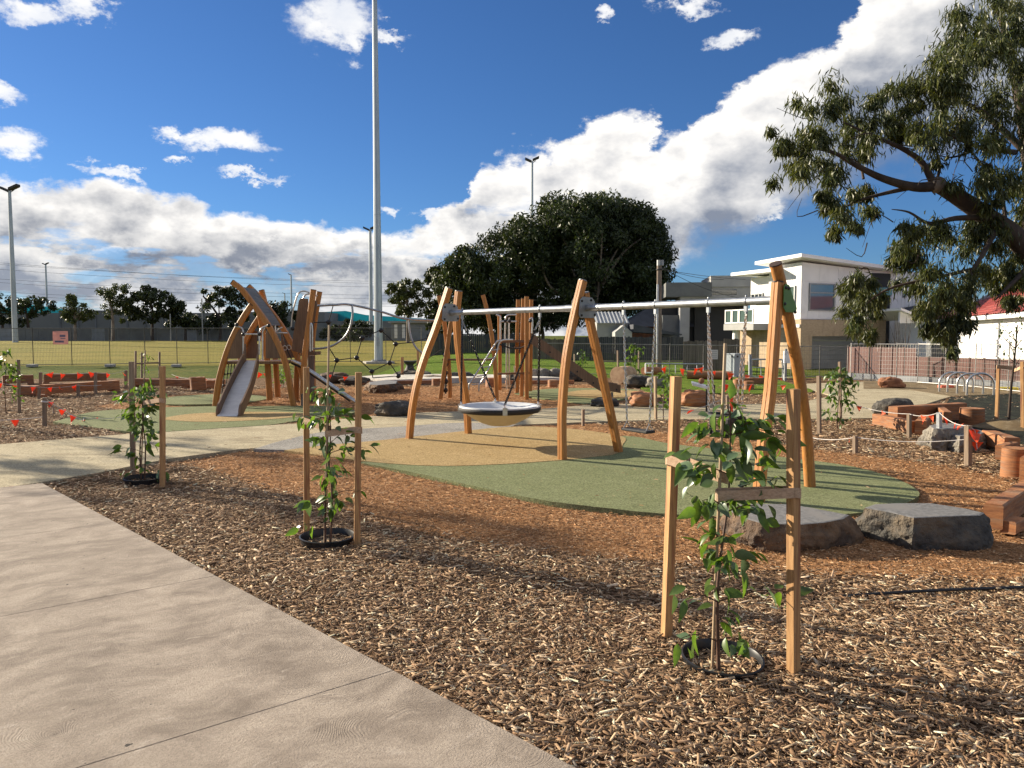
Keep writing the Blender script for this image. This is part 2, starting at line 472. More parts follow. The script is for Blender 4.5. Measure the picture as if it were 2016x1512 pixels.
class MB:
    def __init__(self):
        self.v, self.f = [], []

    def add(self, verts, faces):
        b = len(self.v)
        self.v += [Vector(p) for p in verts]
        self.f += [tuple(b + i for i in f) for f in faces]
        return self

    def obox(self, o, ex, ey, ez):
        """box with corner o and edge vectors"""
        o, ex, ey, ez = Vector(o), Vector(ex), Vector(ey), Vector(ez)
        vs = [o, o + ex, o + ex + ey, o + ey, o + ez, o + ex + ez, o + ex + ey + ez, o + ey + ez]
        fs = [(0, 3, 2, 1), (4, 5, 6, 7), (0, 1, 5, 4), (1, 2, 6, 5), (2, 3, 7, 6), (3, 0, 4, 7)]
        if ex.cross(ey).dot(ez) < 0:
            fs = [tuple(reversed(f)) for f in fs]
        return self.add(vs, fs)

    def box(self, c, s, rz=0.0):
        c = Vector(c)
        e = Vector((math.cos(rz), math.sin(rz), 0))
        n = Vector((-math.sin(rz), math.cos(rz), 0))
        return self.obox(c - e * s[0] / 2 - n * s[1] / 2 - Vector((0, 0, s[2] / 2)), e * s[0], n * s[1], (0, 0, s[2]))

    def prism(self, poly, ext):
        """polygon (list of points) extruded by vector ext"""
        poly = [Vector(p) for p in poly]
        ext = Vector(ext)
        n = len(poly)
        nr = Vector((0, 0, 0))
        for i in range(n):
            nr += (poly[i] - poly[0]).cross(poly[(i + 1) % n] - poly[0])
        vs = poly + [p + ext for p in poly]
        fs = [tuple(range(n - 1, -1, -1)), tuple(range(n, 2 * n))]
        fs += [(i, (i + 1) % n, n + (i + 1) % n, n + i) for i in range(n)]
        if nr.dot(ext) < 0:
            fs = [tuple(reversed(f)) for f in fs]
        return self.add(vs, fs)

    def section_sweep(self, pts, side, sec, caps=True):
        """sweep a closed 2D section (list of (a,b)): a along side, b perpendicular to path and side"""
        pts = [Vector(p) for p in pts]
        n, k = len(pts), len(sec)
        b0 = len(self.v)
        for i, p in enumerate(pts):
            tg = (pts[min(i + 1, n - 1)] - pts[max(i - 1, 0)]).normalized()
            s = Vector(side)
            s = (s - tg * s.dot(tg)).normalized()
            w = tg.cross(s)
            for (a, b) in sec:
                self.v.append(p + s * a + w * b)
        for i in range(n - 1):
            for j in range(k):
                self.f.append((b0 + i * k + j, b0 + i * k + (j + 1) % k, b0 + (i + 1) * k + (j + 1) % k, b0 + (i + 1) * k + j))
        if caps:
            self.f.append(tuple(b0 + j for j in range(k - 1, -1, -1)))
            self.f.append(tuple(b0 + (n - 1) * k + j for j in range(k)))
        return self

    def beam(self, pts, side, w, d, ch=None):
        ch = ch if ch is not None else min(w, d) * 0.12
        a, b = w / 2, d / 2
        sec = [(-a + ch, -b), (a - ch, -b), (a, -b + ch), (a, b - ch), (a - ch, b), (-a + ch, b), (-a, b - ch), (-a, -b + ch)]
        return self.section_sweep(pts, side, sec)

    def tube(self, pts, r, n=8, caps=True):
        pts = [Vector(p) for p in pts]
        m = len(pts)
        rs = r if isinstance(r, (list, tuple)) else [r] * m
        tg0 = (pts[1] - pts[0]).normalized()
        s = Vector((0, 0, 1)) if abs(tg0.z) < 0.9 else Vector((1, 0, 0))
        b0 = len(self.v)
        for i, p in enumerate(pts):
            tg = (pts[min(i + 1, m - 1)] - pts[max(i - 1, 0)])
            if tg.length < 1e-9:
                tg = tg0.copy()
            tg.normalize()
            s = (s - tg * s.dot(tg))
            if s.length < 1e-6:
                s = tg.orthogonal()
            s.normalize()
            w = tg.cross(s)
            for j in range(n):
                an = 2 * PI * j / n
                self.v.append(p + (s * math.cos(an) + w * math.sin(an)) * rs[i])
        for i in range(m - 1):
            for j in range(n):
                self.f.append((b0 + i * n + j, b0 + i * n + (j + 1) % n, b0 + (i + 1) * n + (j + 1) % n, b0 + (i + 1) * n + j))
        if caps:
            self.f.append(tuple(b0 + j for j in range(n - 1, -1, -1)))
            self.f.append(tuple(b0 + (m - 1) * n + j for j in range(n)))
        return self

    def lathe(self, prof, c, n=24, closed=False):
        """profile (radius, z) turned round the vertical through c"""
        c = Vector(c)
        b0, k = len(self.v), len(prof)
        for j in range(n):
            an = 2 * PI * j / n
            for (r, z) in prof:
                self.v.append(c + Vector((r * math.cos(an), r * math.sin(an), z)))
        for j in range(n):
            j2 = (j + 1) % n
            for i in range(k if closed else k - 1):
                i2 = (i + 1) % k
                self.f.append((b0 + j * k + i, b0 + j2 * k + i, b0 + j2 * k + i2, b0 + j * k + i2))
        return self

    def ball(self, c, r, n=8, m=5):
        return self.lathe([(max(1e-4, r * math.sin(PI * i / m)), -r * math.cos(PI * i / m)) for i in range(m + 1)], c, n)

    def torus(self, c, ax, R_, r, n=12, m=6):
        ax = Vector(ax).normalized()
        s = ax.orthogonal().normalized()
        w = ax.cross(s)
        pts = [Vector(c) + (s * math.cos(2 * PI * i / n) + w * math.sin(2 * PI * i / n)) * R_ for i in range(n)]
        b0 = len(self.v)
        for i in range(n):
            rad = (pts[i] - Vector(c)).normalized()
            for j in range(m):
                an = 2 * PI * j / m
                self.v.append(pts[i] + (rad * math.cos(an) + ax * math.sin(an)) * r)
        for i in range(n):
            for j in range(m):
                self.f.append((b0 + i * m + j, b0 + i * m + (j + 1) % m, b0 + ((i + 1) % n) * m + (j + 1) % m, b0 + ((i + 1) % n) * m + j))
        return self

    def build(self, name, m, parent=None, smooth=None, bevel=0.0, loc=None, flip=False):
        if parent is not None:
            org = wloc(parent)
        elif loc is not None:
            org = Vector(loc)
        else:
            xs = [p.x for p in self.v]
            ys = [p.y for p in self.v]
            org = Vector(((min(xs) + max(xs)) / 2, (min(ys) + max(ys)) / 2, min(p.z for p in self.v)))
        me = bpy.data.meshes.new(name)
        me.from_pydata([tuple(p - org) for p in self.v], [], self.f)
        if smooth is not None:
            me.polygons.foreach_set('use_smooth', [True] * len(me.polygons))
            me.set_sharp_from_angle(angle=R(smooth))
        me.update()
        o = link(name, me, m, parent, (0, 0, 0) if parent is not None else org)
        if bevel:
            b = o.modifiers.new('bevel', 'BEVEL')
            b.width = bevel
            b.segments = 2
            b.limit_method = 'ANGLE'
            b.angle_limit = R(40)
        return o


def smooth_path(pts, n=6):
    """Catmull-Rom through pts"""
    pts = [Vector(p) for p in pts]
    out = []
    for i in range(len(pts) - 1):
        p0, p1, p2, p3 = pts[max(i - 1, 0)], pts[i], pts[i + 1], pts[min(i + 2, len(pts) - 1)]
        for k in range(n):
            t = k / n
            out.append(0.5 * ((2 * p1) + (-p0 + p2) * t + (2 * p0 - 5 * p1 + 4 * p2 - p3) * t * t + (-p0 + 3 * p1 - 3 * p2 + p3) * t ** 3))
    out.append(pts[-1])
    return out


def link_chain(mb, a, b, ring=0.017, wire=0.0048, pitch=0.036):
    """chain of interlocked oval links from a to b"""
    a, b = Vector(a), Vector(b)
    tg = (b - a).normalized()
    s = tg.orthogonal().normalized()
    w = tg.cross(s)
    n = max(2, int((b - a).length / pitch))
    for i in range(n):
        c = a.lerp(b, (i + 0.5) / n)
        u = s if i % 2 else w
        axn = w if i % 2 else s
        loop = []
        L = pitch * 0.78
        for k in range(8):
            an = 2 * PI * k / 8
            loop.append(c + tg * (L * math.cos(an)) + u * (ring * 0.62 * math.sin(an)))
        b0 = len(mb.v)
        for k in range(8):
            rad = (loop[k] - c).normalized()
            for j in range(4):
                an = PI / 2 * j
                mb.v.append(loop[k] + (rad * math.cos(an) + axn * math.sin(an)) * wire)
        for k in range(8):
            for j in range(4):
                mb.f.append((b0 + k * 4 + j, b0 + k * 4 + (j + 1) % 4, b0 + ((k + 1) % 8) * 4 + (j + 1) % 4, b0 + ((k + 1) % 8) * 4 + j))
    return mb


def text_obj(name, txt, loc, size, rot, m, parent, thick=0.002):
    """lettering as a thin solid"""
    cu_ = bpy.data.curves.new(name, 'FONT')
    cu_.body = txt
    cu_.size = size
    cu_.extrude = thick
    cu_.align_x = 'CENTER'
    cu_.align_y = 'CENTER'
    o = bpy.data.objects.new(name + '_tmp', cu_)
    me = bpy.data.meshes.new_from_object(o)
    bpy.data.objects.remove(o)
    q = link(name, me, m, parent, Vector(loc) - wloc(parent))
    q.rotation_euler = rot
    return q

# ---------------------------------------------------------------- ground materials
def ground_mat(name, cols, scales, rough=1.0, spec=0.06, bump=0.3, bscale=60.0, bdist=0.01, stretch=(1, 1, 1), speck=None):
    """layered noise colours: cols[0] base, cols[1:] patches at their own scale"""
    m = bpy.data.materials.new(name)
    m.use_nodes = True
    t = m.node_tree
    bs = t.nodes['Principled BSDF']
    va = nd(t, 'ShaderNodeVectorMath', operation='MULTIPLY')
    t.links.new(nd(t, 'ShaderNodeTexCoord').outputs['Object'], va.inputs[0])
    va.inputs[1].default_value = stretch
    v = va.outputs[0]
    c = cols[0]
    for cc, s in zip(cols[1:], scales):
        c = mixc(t, sstep(t, noise(t, v, s, 6, 0.62), 0.42, 0.62), c, cc)
    if speck:
        vo = nd(t, 'ShaderNodeTexVoronoi')
        t.links.new(v, vo.inputs['Vector'])
        vo.inputs['Scale'].default_value = speck
        hs = nd(t, 'ShaderNodeSeparateXYZ')
        t.links.new(vo.outputs['Color'], hs.inputs[0])
        k = mth(t, 'MULTIPLY_ADD', hs.outputs[0], 0.75, 0.62)
        c = mixc(t, 1.0, c, comb(t, k, k, k), 'MULTIPLY')
    t.links.new(c, bs.inputs['Base Color'])
    bs.inputs['Roughness'].default_value = rough
    bs.inputs['Specular IOR Level'].default_value = spec
    b = nd(t, 'ShaderNodeBump')
    b.inputs['Strength'].default_value = bump
    b.inputs['Distance'].default_value = bdist
    t.links.new(noise(t, v, bscale, 5, 0.7), b.inputs['Height'])
    t.links.new(b.outputs[0], bs.inputs['Normal'])
    MATS[name] = m
    return m


ground_mat('grass_ground', [(0.095, 0.115, 0.020), (0.13, 0.125, 0.026), (0.06, 0.085, 0.016)], [0.35, 2.6], bump=1.0, bscale=22.0, bdist=0.06)
ground_mat('grass_field', [(0.22, 0.19, 0.040), (0.175, 0.165, 0.032), (0.25, 0.205, 0.05)], [0.09, 0.6], bump=0.8, bscale=14.0, bdist=0.05, stretch=(0.35, 1, 1))
ground_mat('grass_lawn', [(0.105, 0.175, 0.020), (0.075, 0.13, 0.016), (0.14, 0.185, 0.03)], [0.7, 3.1], bump=1.0, bscale=26.0, bdist=0.06)
ground_mat('mulch_base', [(0.17, 0.105, 0.06), (0.25, 0.16, 0.09), (0.11, 0.066, 0.038)], [18.0, 47.0], bump=1.0, bscale=40.0, bdist=0.04, speck=24.0)
ground_mat('softfall_base', [(0.36, 0.19, 0.085), (0.44, 0.245, 0.12), (0.22, 0.11, 0.05)], [16.0, 43.0], bump=1.0, bscale=40.0, bdist=0.03, speck=30.0)
ground_mat('rubber_green', [(0.188, 0.204, 0.104), (0.165, 0.182, 0.092), (0.205, 0.22, 0.118), (0.155, 0.172, 0.088)], [0.8, 3.0, 38.0], bump=0.8, bscale=110.0, bdist=0.008, speck=85.0)
ground_mat('rubber_tan', [(0.375, 0.270, 0.130), (0.33, 0.236, 0.113), (0.405, 0.295, 0.15), (0.31, 0.22, 0.105)], [0.8, 3.0, 38.0], bump=0.8, bscale=110.0, bdist=0.008, speck=85.0)
ground_mat('path_tan', [(0.37, 0.318, 0.215), (0.30, 0.255, 0.172), (0.41, 0.355, 0.245)], [0.9, 3.4], bump=0.45, bscale=120.0, bdist=0.006, stretch=(0.6, 1.4, 1), speck=95.0)
ground_mat('path_aggregate', [(0.285, 0.27, 0.245), (0.23, 0.218, 0.20)], [1.2], bump=0.6, bscale=150.0, bdist=0.008, speck=70.0)
ground_mat('bare_earth', [(0.20, 0.15, 0.09), (0.15, 0.112, 0.068), (0.235, 0.185, 0.12)], [0.8, 4.0], bump=0.9, bscale=30.0, bdist=0.04)
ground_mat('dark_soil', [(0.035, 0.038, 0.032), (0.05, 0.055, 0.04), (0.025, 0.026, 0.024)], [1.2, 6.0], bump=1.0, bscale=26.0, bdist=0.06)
ground_mat('sand_white', [(0.60, 0.56, 0.50), (0.48, 0.45, 0.40)], [2.0], bump=0.6, bscale=20.0, bdist=0.03)


def concrete_mat():
    m = bpy.data.materials.new('concrete_swirl')
    m.use_nodes = True
    t = m.node_tree
    bs = t.nodes['Principled BSDF']
    ob = nd(t, 'ShaderNodeTexCoord').outputs['Object']
    rot = nd(t, 'ShaderNodeVectorRotate', rotation_type='Z_AXIS')
    t.links.new(ob, rot.inputs['Vector'])
    rot.inputs['Angle'].default_value = R(-35)
    v = rot.outputs[0]
    wv = nd(t, 'ShaderNodeVectorMath', operation='MULTIPLY_ADD')
    t.links.new(noise(t, v, 1.6, 3, 0.5, 0.0, True), wv.inputs[0])
    wv.inputs[1].default_value = (0.55, 0.55, 0.0)
    t.links.new(v, wv.inputs[2])
    st = nd(t, 'ShaderNodeVectorMath', operation='MULTIPLY')
    t.links.new(wv.outputs[0], st.inputs[0])
    st.inputs[1].default_value = (1.0, 1.55, 1.0)
    sweep = noise(t, st.outputs[0], 2.3, 9, 0.70)
    scr = nd(t, 'ShaderNodeVectorMath', operation='MULTIPLY')
    t.links.new(wv.outputs[0], scr.inputs[0])
    scr.inputs[1].default_value = (3.0, 8.0, 1.0)
    scrape = noise(t, scr.outputs[0], 2.2, 6, 0.7)
    brm = nd(t, 'ShaderNodeVectorMath', operation='MULTIPLY')
    t.links.new(wv.outputs[0], brm.inputs[0])
    brm.inputs[1].default_value = (9.0, 130.0, 1.0)
    broom = noise(t, brm.outputs[0], 1.0, 3, 0.6)
    # trowel arcs: fine rings about scattered centres, only where the float pressed
    vo = nd(t, 'ShaderNodeTexVoronoi')
    t.links.new(wv.outputs[0], vo.inputs['Vector'])
    vo.inputs['Scale'].default_value = 1.5
    ring = mth(t, 'SINE', mth(t, 'MULTIPLY', vo.outputs['Distance'], 330.0))
    press = sstep(t, noise(t, v, 2.1, 4, 0.6), 0.50, 0.64)
    arcs = mth(t, 'MULTIPLY', ring, press)
    c = mixc(t, sstep(t, sweep, 0.30, 0.70), (0.20, 0.162, 0.130), (0.44, 0.37, 0.30))
    c = mixc(t, mth(t, 'MULTIPLY', sstep(t, noise(t, v, 0.45, 5, 0.6), 0.42, 0.66), 0.40), c, (0.33, 0.275, 0.222))
    c = mixc(t, mth(t, 'MULTIPLY', sstep(t, scrape, 0.56, 0.70), 0.6), c, (0.47, 0.405, 0.34))
    c = mixc(t, mth(t, 'MULTIPLY', sstep(t, scrape, 0.37, 0.27), 0.75), c, (0.13, 0.108, 0.095))
    c = mixc(t, mth(t, 'MULTIPLY', sstep(t, noise(t, v, 70.0, 5, 0.75), 0.44, 0.62), 0.42), c, (0.185, 0.152, 0.126))
    c = mixc(t, sstep(t, noise(t, v, 17.0, 2, 0.5), 0.755, 0.775), c, (0.07, 0.06, 0.055))
    t.links.new(c, bs.inputs['Base Color'])
    bs.inputs['Roughness'].default_value = 0.9
    bs.inputs['Specular IOR Level'].default_value = 0.15
    prev = None
    for h, s_, d_ in ((arcs, 0.34, 0.0025), (scrape, 0.10, 0.004), (broom, 0.28, 0.003), (noise(t, v, 110.0, 5, 0.75), 0.9, 0.007)):
        b = nd(t, 'ShaderNodeBump')
        b.inputs['Strength'].default_value = s_
        b.inputs['Distance'].default_value = d_
        t.links.new(h, b.inputs['Height'])
        if prev is not None:
            t.links.new(prev, b.inputs['Normal'])
        prev = b.outputs[0]
    t.links.new(prev, bs.inputs['Normal'])
    MATS['concrete_swirl'] = m


concrete_mat()


# ---------------------------------------------------------------- terrain
def terrain(x, y):
    s = np.clip((np.asarray(y, dtype=float) - 34.0) / 48.0, 0, 1)
    return 1.05 * s * (0.55 + 0.45 * s)


def T(x, y):
    return float(terrain(x, y))


def und(x, y):
    """gentle unevenness of the mulch beds"""
    return 0.012 * np.sin(x * 1.7 + 0.6 * y) + 0.010 * np.sin(y * 2.3 - x * 0.8 + 1.0) + 0.006 * np.sin(x * 5.1 + y * 4.3)


def GT(px, py):
    """pixel to the sloping terrain"""
    d = ray(px, py)
    lo, hi = 1.0, 400.0
    for _ in range(60):
        md = (lo + hi) / 2
        t_ = md / d.y
        if CAMZ + d.z * t_ > T(0, md):
            lo = md
        else:
            hi = md
    t_ = lo / d.y
    return Vector((d.x * t_, lo, T(0, lo)))


def grid_sheet(name, xs, ys, zf, m, kind='structure', label=None, cat=None):
    X, Y = np.meshgrid(np.array(xs), np.array(ys))
    V = np.stack([X.ravel(), Y.ravel(), zf(X, Y).ravel()], 1)
    nx, ny = len(xs), len(ys)
    i = np.arange(nx - 1)[None, :] + nx * np.arange(ny - 1)[:, None]
    i = i.ravel()
    F = np.stack([i, i + 1, i + nx + 1, i + nx], 1)
    o = link(name, numesh(name, V, F, smooth=True), m)
    return tag(o, label, cat, kind=kind)


def spread(a, b, n, k=2.2):
    u = np.linspace(-1, 1, n)
    return (a + b) / 2 + (b - a) / 2 * np.sign(u) * np.abs(u) ** k


ys_far = np.concatenate([np.linspace(-40, 100, 60), np.geomspace(104, 900, 22)])
grid_sheet('ground', spread(-700, 700, 61), ys_far, lambda X, Y: terrain(X, Y) - 0.03 - 0.12 * ((Y < 29.5) & (np.abs(X) < 25)), 'grass_ground')
grid_sheet('sports_field', np.linspace(-150, -2, 40), np.linspace(41.2, 92, 40), lambda X, Y: terrain(X, Y) - 0.022, 'grass_field')


def poly_world(pix, z=0.0, closed=True, n=5, smooth=True):
    pts = [G(*p) for p in pix]
    if smooth:
        pts = smooth_path(pts + [pts[0]], n)[:-1]
    return [Vector((p.x, p.y, z)) for p in pts]


def inside(px, py, poly):
    """vectorised point in polygon"""
    res = np.zeros(px.shape, dtype=bool)
    n = len(poly)
    for i in range(n):
        x1, y1 = poly[i].x, poly[i].y
        x2, y2 = poly[(i + 1) % n].x, poly[(i + 1) % n].y
        c = ((y1 > py) != (y2 > py)) & (px < (x2 - x1) * (py - y1) / ((y2 - y1) if y2 != y1 else 1e-9) + x1)
        res ^= c
    return res


def sheet(name, poly, m, thick=0.05, bevel=0.0, parent=None):
    mb = MB().prism(poly, (0, 0, -thick))
    o = mb.build(name, m, parent, bevel=bevel)
    if parent is None:
        tag(o, kind='structure')
    return o


# beds -----------------------------------------------------------------------
xs_b = np.linspace(-26, 22, 240)
ys_b = np.concatenate([np.linspace(1.0, 12, 150), np.linspace(12.2, 31.0, 90)])
grid_sheet('mulch_bed', xs_b, ys_b, lambda X, Y: und(X, Y) - 0.028, 'mulch_base')

SOFT1 = poly_world([(330, 906), (470, 884), (600, 850), (900, 820), (1180, 832), (1330, 850), (1560, 876), (1690, 893), (1800, 908), (1985, 940),
                    (2060, 1010), (2060, 1128), (1850, 1135), (1700, 1128), (1500, 1122), (1300, 1104), (1100, 1086), (900, 1060), (700, 1012), (560, 972), (430, 930)], 0.0)
SOFT2 = poly_world([(180, 800), (330, 778), (470, 768), (600, 762), (800, 760), (1000, 757), (1180, 757), (1215, 770), (1160, 800), (1000, 812), (760, 826), (600, 836), (420, 815), (250, 806)], 0.0)


def soft_sheet(name, poly):
    xs_ = [p.x for p in poly]
    ys_ = [p.y for p in poly]
    nx, ny = 150, 110
    X, Y = np.meshgrid(np.linspace(min(xs_), max(xs_), nx), np.linspace(min(ys_), max(ys_), ny))
    ok = inside(X, Y, poly)
    V = np.stack([X.ravel(), Y.ravel(), (und(X, Y) - 0.022).ravel()], 1)
    i = (np.arange(nx - 1)[None, :] + nx * np.arange(ny - 1)[:, None]).ravel()
    F = np.stack([i, i + 1, i + nx + 1, i + nx], 1)
    F = F[ok.ravel()[F].all(axis=1)]
    o = link(name, numesh(name, V, F, smooth=True), 'softfall_base')
    return tag(o, kind='structure')


soft_sheet('softfall_bed', SOFT1)
soft_sheet('softfall_bed', SOFT2)

# paths ----------------------------------------------------------------------
PATH2 = poly_world([(-420, 1010), (-60, 972), (82, 951), (180, 935), (330, 905), (470, 886), (600, 876), (830, 850), (1010, 838), (1150, 832), (1320, 827), (1480, 825), (1640, 826), (1722, 824),
                    (1760, 812), (1810, 800), (1872, 781), (2000, 776), (2120, 770), (2100, 756), (1900, 757), (1700, 752), (1560, 757), (1640, 780), (1560, 796), (1420, 797), (1300, 795), (1158, 798),
                    (1065, 806), (900, 811), (780, 815), (690, 824), (600, 834), (283, 853), (0, 876), (-420, 905)], 0.012, smooth=False)
sheet('footpath', PATH2, 'path_tan', 0.06)
AGG = poly_world([(500, 886), (560, 868), (650, 850), (780, 842), (900, 834), (1013, 838), (930, 853), (800, 864), (700, 874), (600, 887)], 0.016)
sheet('aggregate_path', AGG, 'path_aggregate', 0.05)
EARTH = poly_world([(1560, 758), (1700, 752), (1900, 757), (2120, 764), (2200, 790), (2100, 776), (1990, 775), (1872, 780), (1750, 764), (1640, 764)], 0.017, smooth=False)
sheet('bare_earth_strip', poly_world([(1700, 766), (1790, 768), (1872, 781), (2000, 776), (2300, 800), (2300, 752), (1900, 748), (1700, 746)], 0.017, smooth=False), 'bare_earth', 0.05)
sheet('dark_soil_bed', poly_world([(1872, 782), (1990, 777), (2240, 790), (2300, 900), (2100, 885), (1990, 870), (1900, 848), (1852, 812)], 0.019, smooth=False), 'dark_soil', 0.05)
grid_sheet('lawn', np.linspace(-6, 12, 30), np.linspace(31.0, 60, 30), lambda X, Y: terrain(X, Y) - 0.014 + 0.25 * np.clip((Y - 32) / 14, 0, 1) * np.clip((X + 6) / 3, 0, 1), 'grass_lawn')
sheet('lawn_patch', poly_world([(1262, 748), (1330, 735), (1420, 742), (1520, 748), (1560, 757), (1600, 772), (1500, 776), (1400, 775), (1300, 778), (1262, 765)], 0.021), 'grass_lawn', 0.05)

# concrete slabs of the near path: each slab is a piece with its own edges
cpath = tag(bpy.data.objects.new('concrete_path', None), kind='structure')
COL.objects.link(cpath)
ZS = 0.030
E0, E1 = G(83, 951, ZS), G(1135, 1512, ZS)
E0.z = E1.z = 0.0
ED = (E1 - E0).normalized()
JD = Vector((-0.78, -0.62, 0)).normalized()
joints = [0.0]
for jp in ((240, 1026), (453, 1127), (798, 1311)):
    q = G(jp[0], jp[1], ZS)
    joints.append((Vector((q.x, q.y, 0)) - E0).dot(ED))
joints += [joints[-1] + 2.15, joints[-1] + 4.3]
zt = Vector((0, 0, ZS))
for k in range(len(joints) - 1):
    a, b = E0 + ED * (joints[k] + 0.002), E0 + ED * (joints[k + 1] - 0.002)
    MB().prism([a + zt, b + zt, b + JD * 5.2 + zt, a + JD * 5.2 + zt], (0, 0, -0.10)).build('slab', 'concrete_swirl', cpath, bevel=0.002)
zf_ = Vector((0, 0, 0.025))
MB().prism([E0 + ED * 0.01 + zf_, E0 + ED * joints[-1] + zf_, E0 + ED * joints[-1] + JD * 5.1 + zf_, E0 + ED * 0.01 + JD * 5.1 + zf_], (0, 0, -0.08)).build('joint_filler', 'bare_earth', cpath)
CONC = [E0 - ED * 0.02, E0 + ED * 11.3, E0 + ED * 11.3 + JD * 5.2, E0 - ED * 0.02 + JD * 5.2]

# rubber surfaces ------------------------------------------------------------
GREEN1 = poly_world([(700, 912), (760, 922), (830, 936), (940, 961), (1060, 986), (1200, 1004), (1330, 1016), (1500, 1021), (1640, 1017), (1740, 1006), (1795, 988), (1808, 970), (1760, 943), (1680, 921),
                     (1600, 909), (1500, 897), (1400, 885), (1312, 874), (1228, 860), (1100, 880), (900, 900)], 0.016)
sheet('rubber_surface', GREEN1, 'rubber_green', 0.06)
TAN1 = poly_world([(560, 889), (640, 879), (760, 868), (850, 858), (920, 850), (990, 843), (1060, 842), (1150, 849), (1226, 862), (1226, 878), (1214, 895), (1160, 903), (1100, 909), (980, 917), (860, 920), (740, 913), (640, 900)], 0.021)
sheet('rubber_surface', TAN1, 'rubber_tan', 0.06)
GREEN2 = poly_world([(104, 832), (183, 812), (260, 806), (328, 803), (418, 801), (500, 801), (573, 800), (660, 801), (700, 812), (640, 822), (590, 829), (529, 838), (440, 844), (380, 848), (283, 853), (200, 845)], 0.017)
sheet('rubber_surface', GREEN2, 'rubber_green', 0.06)
TAN2 = poly_world([(312, 827), (370, 817), (460, 813), (560, 813), (605, 817), (560, 825), (460, 831), (380, 832)], 0.022)
sheet('rubber_surface', TAN2, 'rubber_tan', 0.06)
GREEN3 = poly_world([(300, 790), (340, 782), (420, 777), (500, 779), (528, 785), (480, 794), (400, 797), (330, 797)], 0.017)
sheet('rubber_surface', GREEN3, 'rubber_green', 0.06)
GREEN4 = poly_world([(1012, 776), (1045, 770), (1089, 766), (1164, 765), (1250, 768), (1260, 778), (1220, 788), (1160, 796), (1110, 791), (1055, 784)], 0.017)
sheet('rubber_surface', GREEN4, 'rubber_green', 0.06)
TAN3 = poly_world([(1110, 775), (1150, 769), (1220, 769), (1280, 774), (1300, 784), (1240, 786), (1170, 785), (1125, 781)], 0.022)
sheet('rubber_surface', TAN3, 'rubber_tan', 0.06)
HARD = [PATH2, AGG, CONC, GREEN1, TAN1, GREEN2, GREEN3, GREEN4, TAN3]


# wood chips -----------------------------------------------------------------
def chips(name, label, zones, soft, palette, lens, seed, box=True):
    rg = np.random.default_rng(seed)
    PX, PY, SZ, OH = [], [], [], []
    for (y0, y1, dens, sc) in zones:
        w = 0.70 * y1 + 0.5
        n = int((y1 - y0) * 2 * w * dens)
        x = rg.uniform(-w, w, n)
        y = rg.uniform(y0, y1, n)
        keep = np.abs(x) < 0.69 * y + 0.35
        s1 = inside(x, y, SOFT1) | inside(x, y, SOFT2)
        edge = inside(x + rg.normal(0, 0.12, n), y + rg.normal(0, 0.12, n), SOFT1) | (inside(x, y, SOFT2) & (y > 14))
        keep &= edge if soft else ~edge
        stray = (rg.random(n) < 0.005) & ~inside(x, y, CONC)
        for h in HARD:
            keep &= ~inside(x, y, h) | stray
        on_hard = np.zeros(n, dtype=bool)
        for h in HARD:
            on_hard |= inside(x, y, h)
        OH.append(on_hard[keep])
        x, y = x[keep], y[keep]
        PX.append(x)
        PY.append(y)
        SZ.append(np.full(len(x), sc))
    x, y, sc = np.concatenate(PX), np.concatenate(PY), np.concatenate(SZ)
    oh = np.concatenate(OH)
    n = len(x)
    L = np.clip(lens[0] * np.exp(rg.normal(0, lens[1], n)), 0.007, 0.10) * sc
    W = np.minimum(L * rg.uniform(0.10, 0.34, n), 0.016 * sc)
    H = np.minimum(W * rg.uniform(0.15, 0.38, n), 0.0045)
    an = rg.uniform(0, 2 * PI, n)
    ti = rg.normal(0, 0.13, n)
    ro = rg.normal(0, 0.24, n)
    z = und(x, y) - 0.022 + np.abs(rg.normal(0, 0.009, n)) * np.minimum(1.3, sc) + np.abs(np.sin(ti)) * L * 0.35
    z = np.where(oh, 0.034 + np.abs(np.sin(ti)) * L * 0.4, z)
    ex = np.stack([np.cos(an) * np.cos(ti), np.sin(an) * np.cos(ti), np.sin(ti)], 1)
    ey0 = np.stack([-np.sin(an), np.cos(an), np.zeros(n)], 1)
    ez0 = np.cross(ex, ey0)
    ey = ey0 * np.cos(ro)[:, None] + ez0 * np.sin(ro)[:, None]
    ez = np.cross(ex, ey)
    C = np.stack([x, y, z], 1)
    pal = np.array(palette)
    col = np.minimum(pal[rg.integers(0, len(pal), n)] * rg.uniform(0.68, 1.25, (n, 1)), 0.78)
    ta = np.where(rg.random(n) < 0.45, rg.uniform(0.05, 0.4, n), rg.uniform(0.5, 1.0, n))[:, None]
    hx, hy, hz = ex * (L / 2)[:, None], ey * (W / 2)[:, None], ez * H[:, None]
    if box:
        Vs = [C - hx - hy * ta, C + hx - hy, C + hx + hy * ta, C - hx + hy,
              C - hx * .94 - hy * ta * .8 + hz, C + hx * .96 - hy * .8 + hz, C + hx * .92 + hy * ta * .8 + hz, C - hx + hy * .75 + hz]
        k = 8
        fs = [(4, 5, 6, 7), (0, 1, 5, 4), (1, 2, 6, 5), (2, 3, 7, 6), (3, 0, 4, 7)]
    else:
        Vs = [C - hx - hy * ta, C + hx * .9 - hy, C - hx * .9 + hz * 1.2, C + hx * ta + hz * 1.2, C - hx * .95 + hy, C + hx + hy * ta]
        k = 6
        fs = [(0, 1, 3, 2), (2, 3, 5, 4)]
    V = np.stack(Vs, 1).reshape(-1, 3)
    base = (np.arange(n) * k)[:, None]
    F = np.concatenate([base + np.array(f)[None, :] for f in fs], 0)
    me = numesh(name, V, F, np.repeat(col, k, 0))
    o = link(name, me, 'chip_wood')
    return tag(o, label, 'wood chips', kind='stuff')


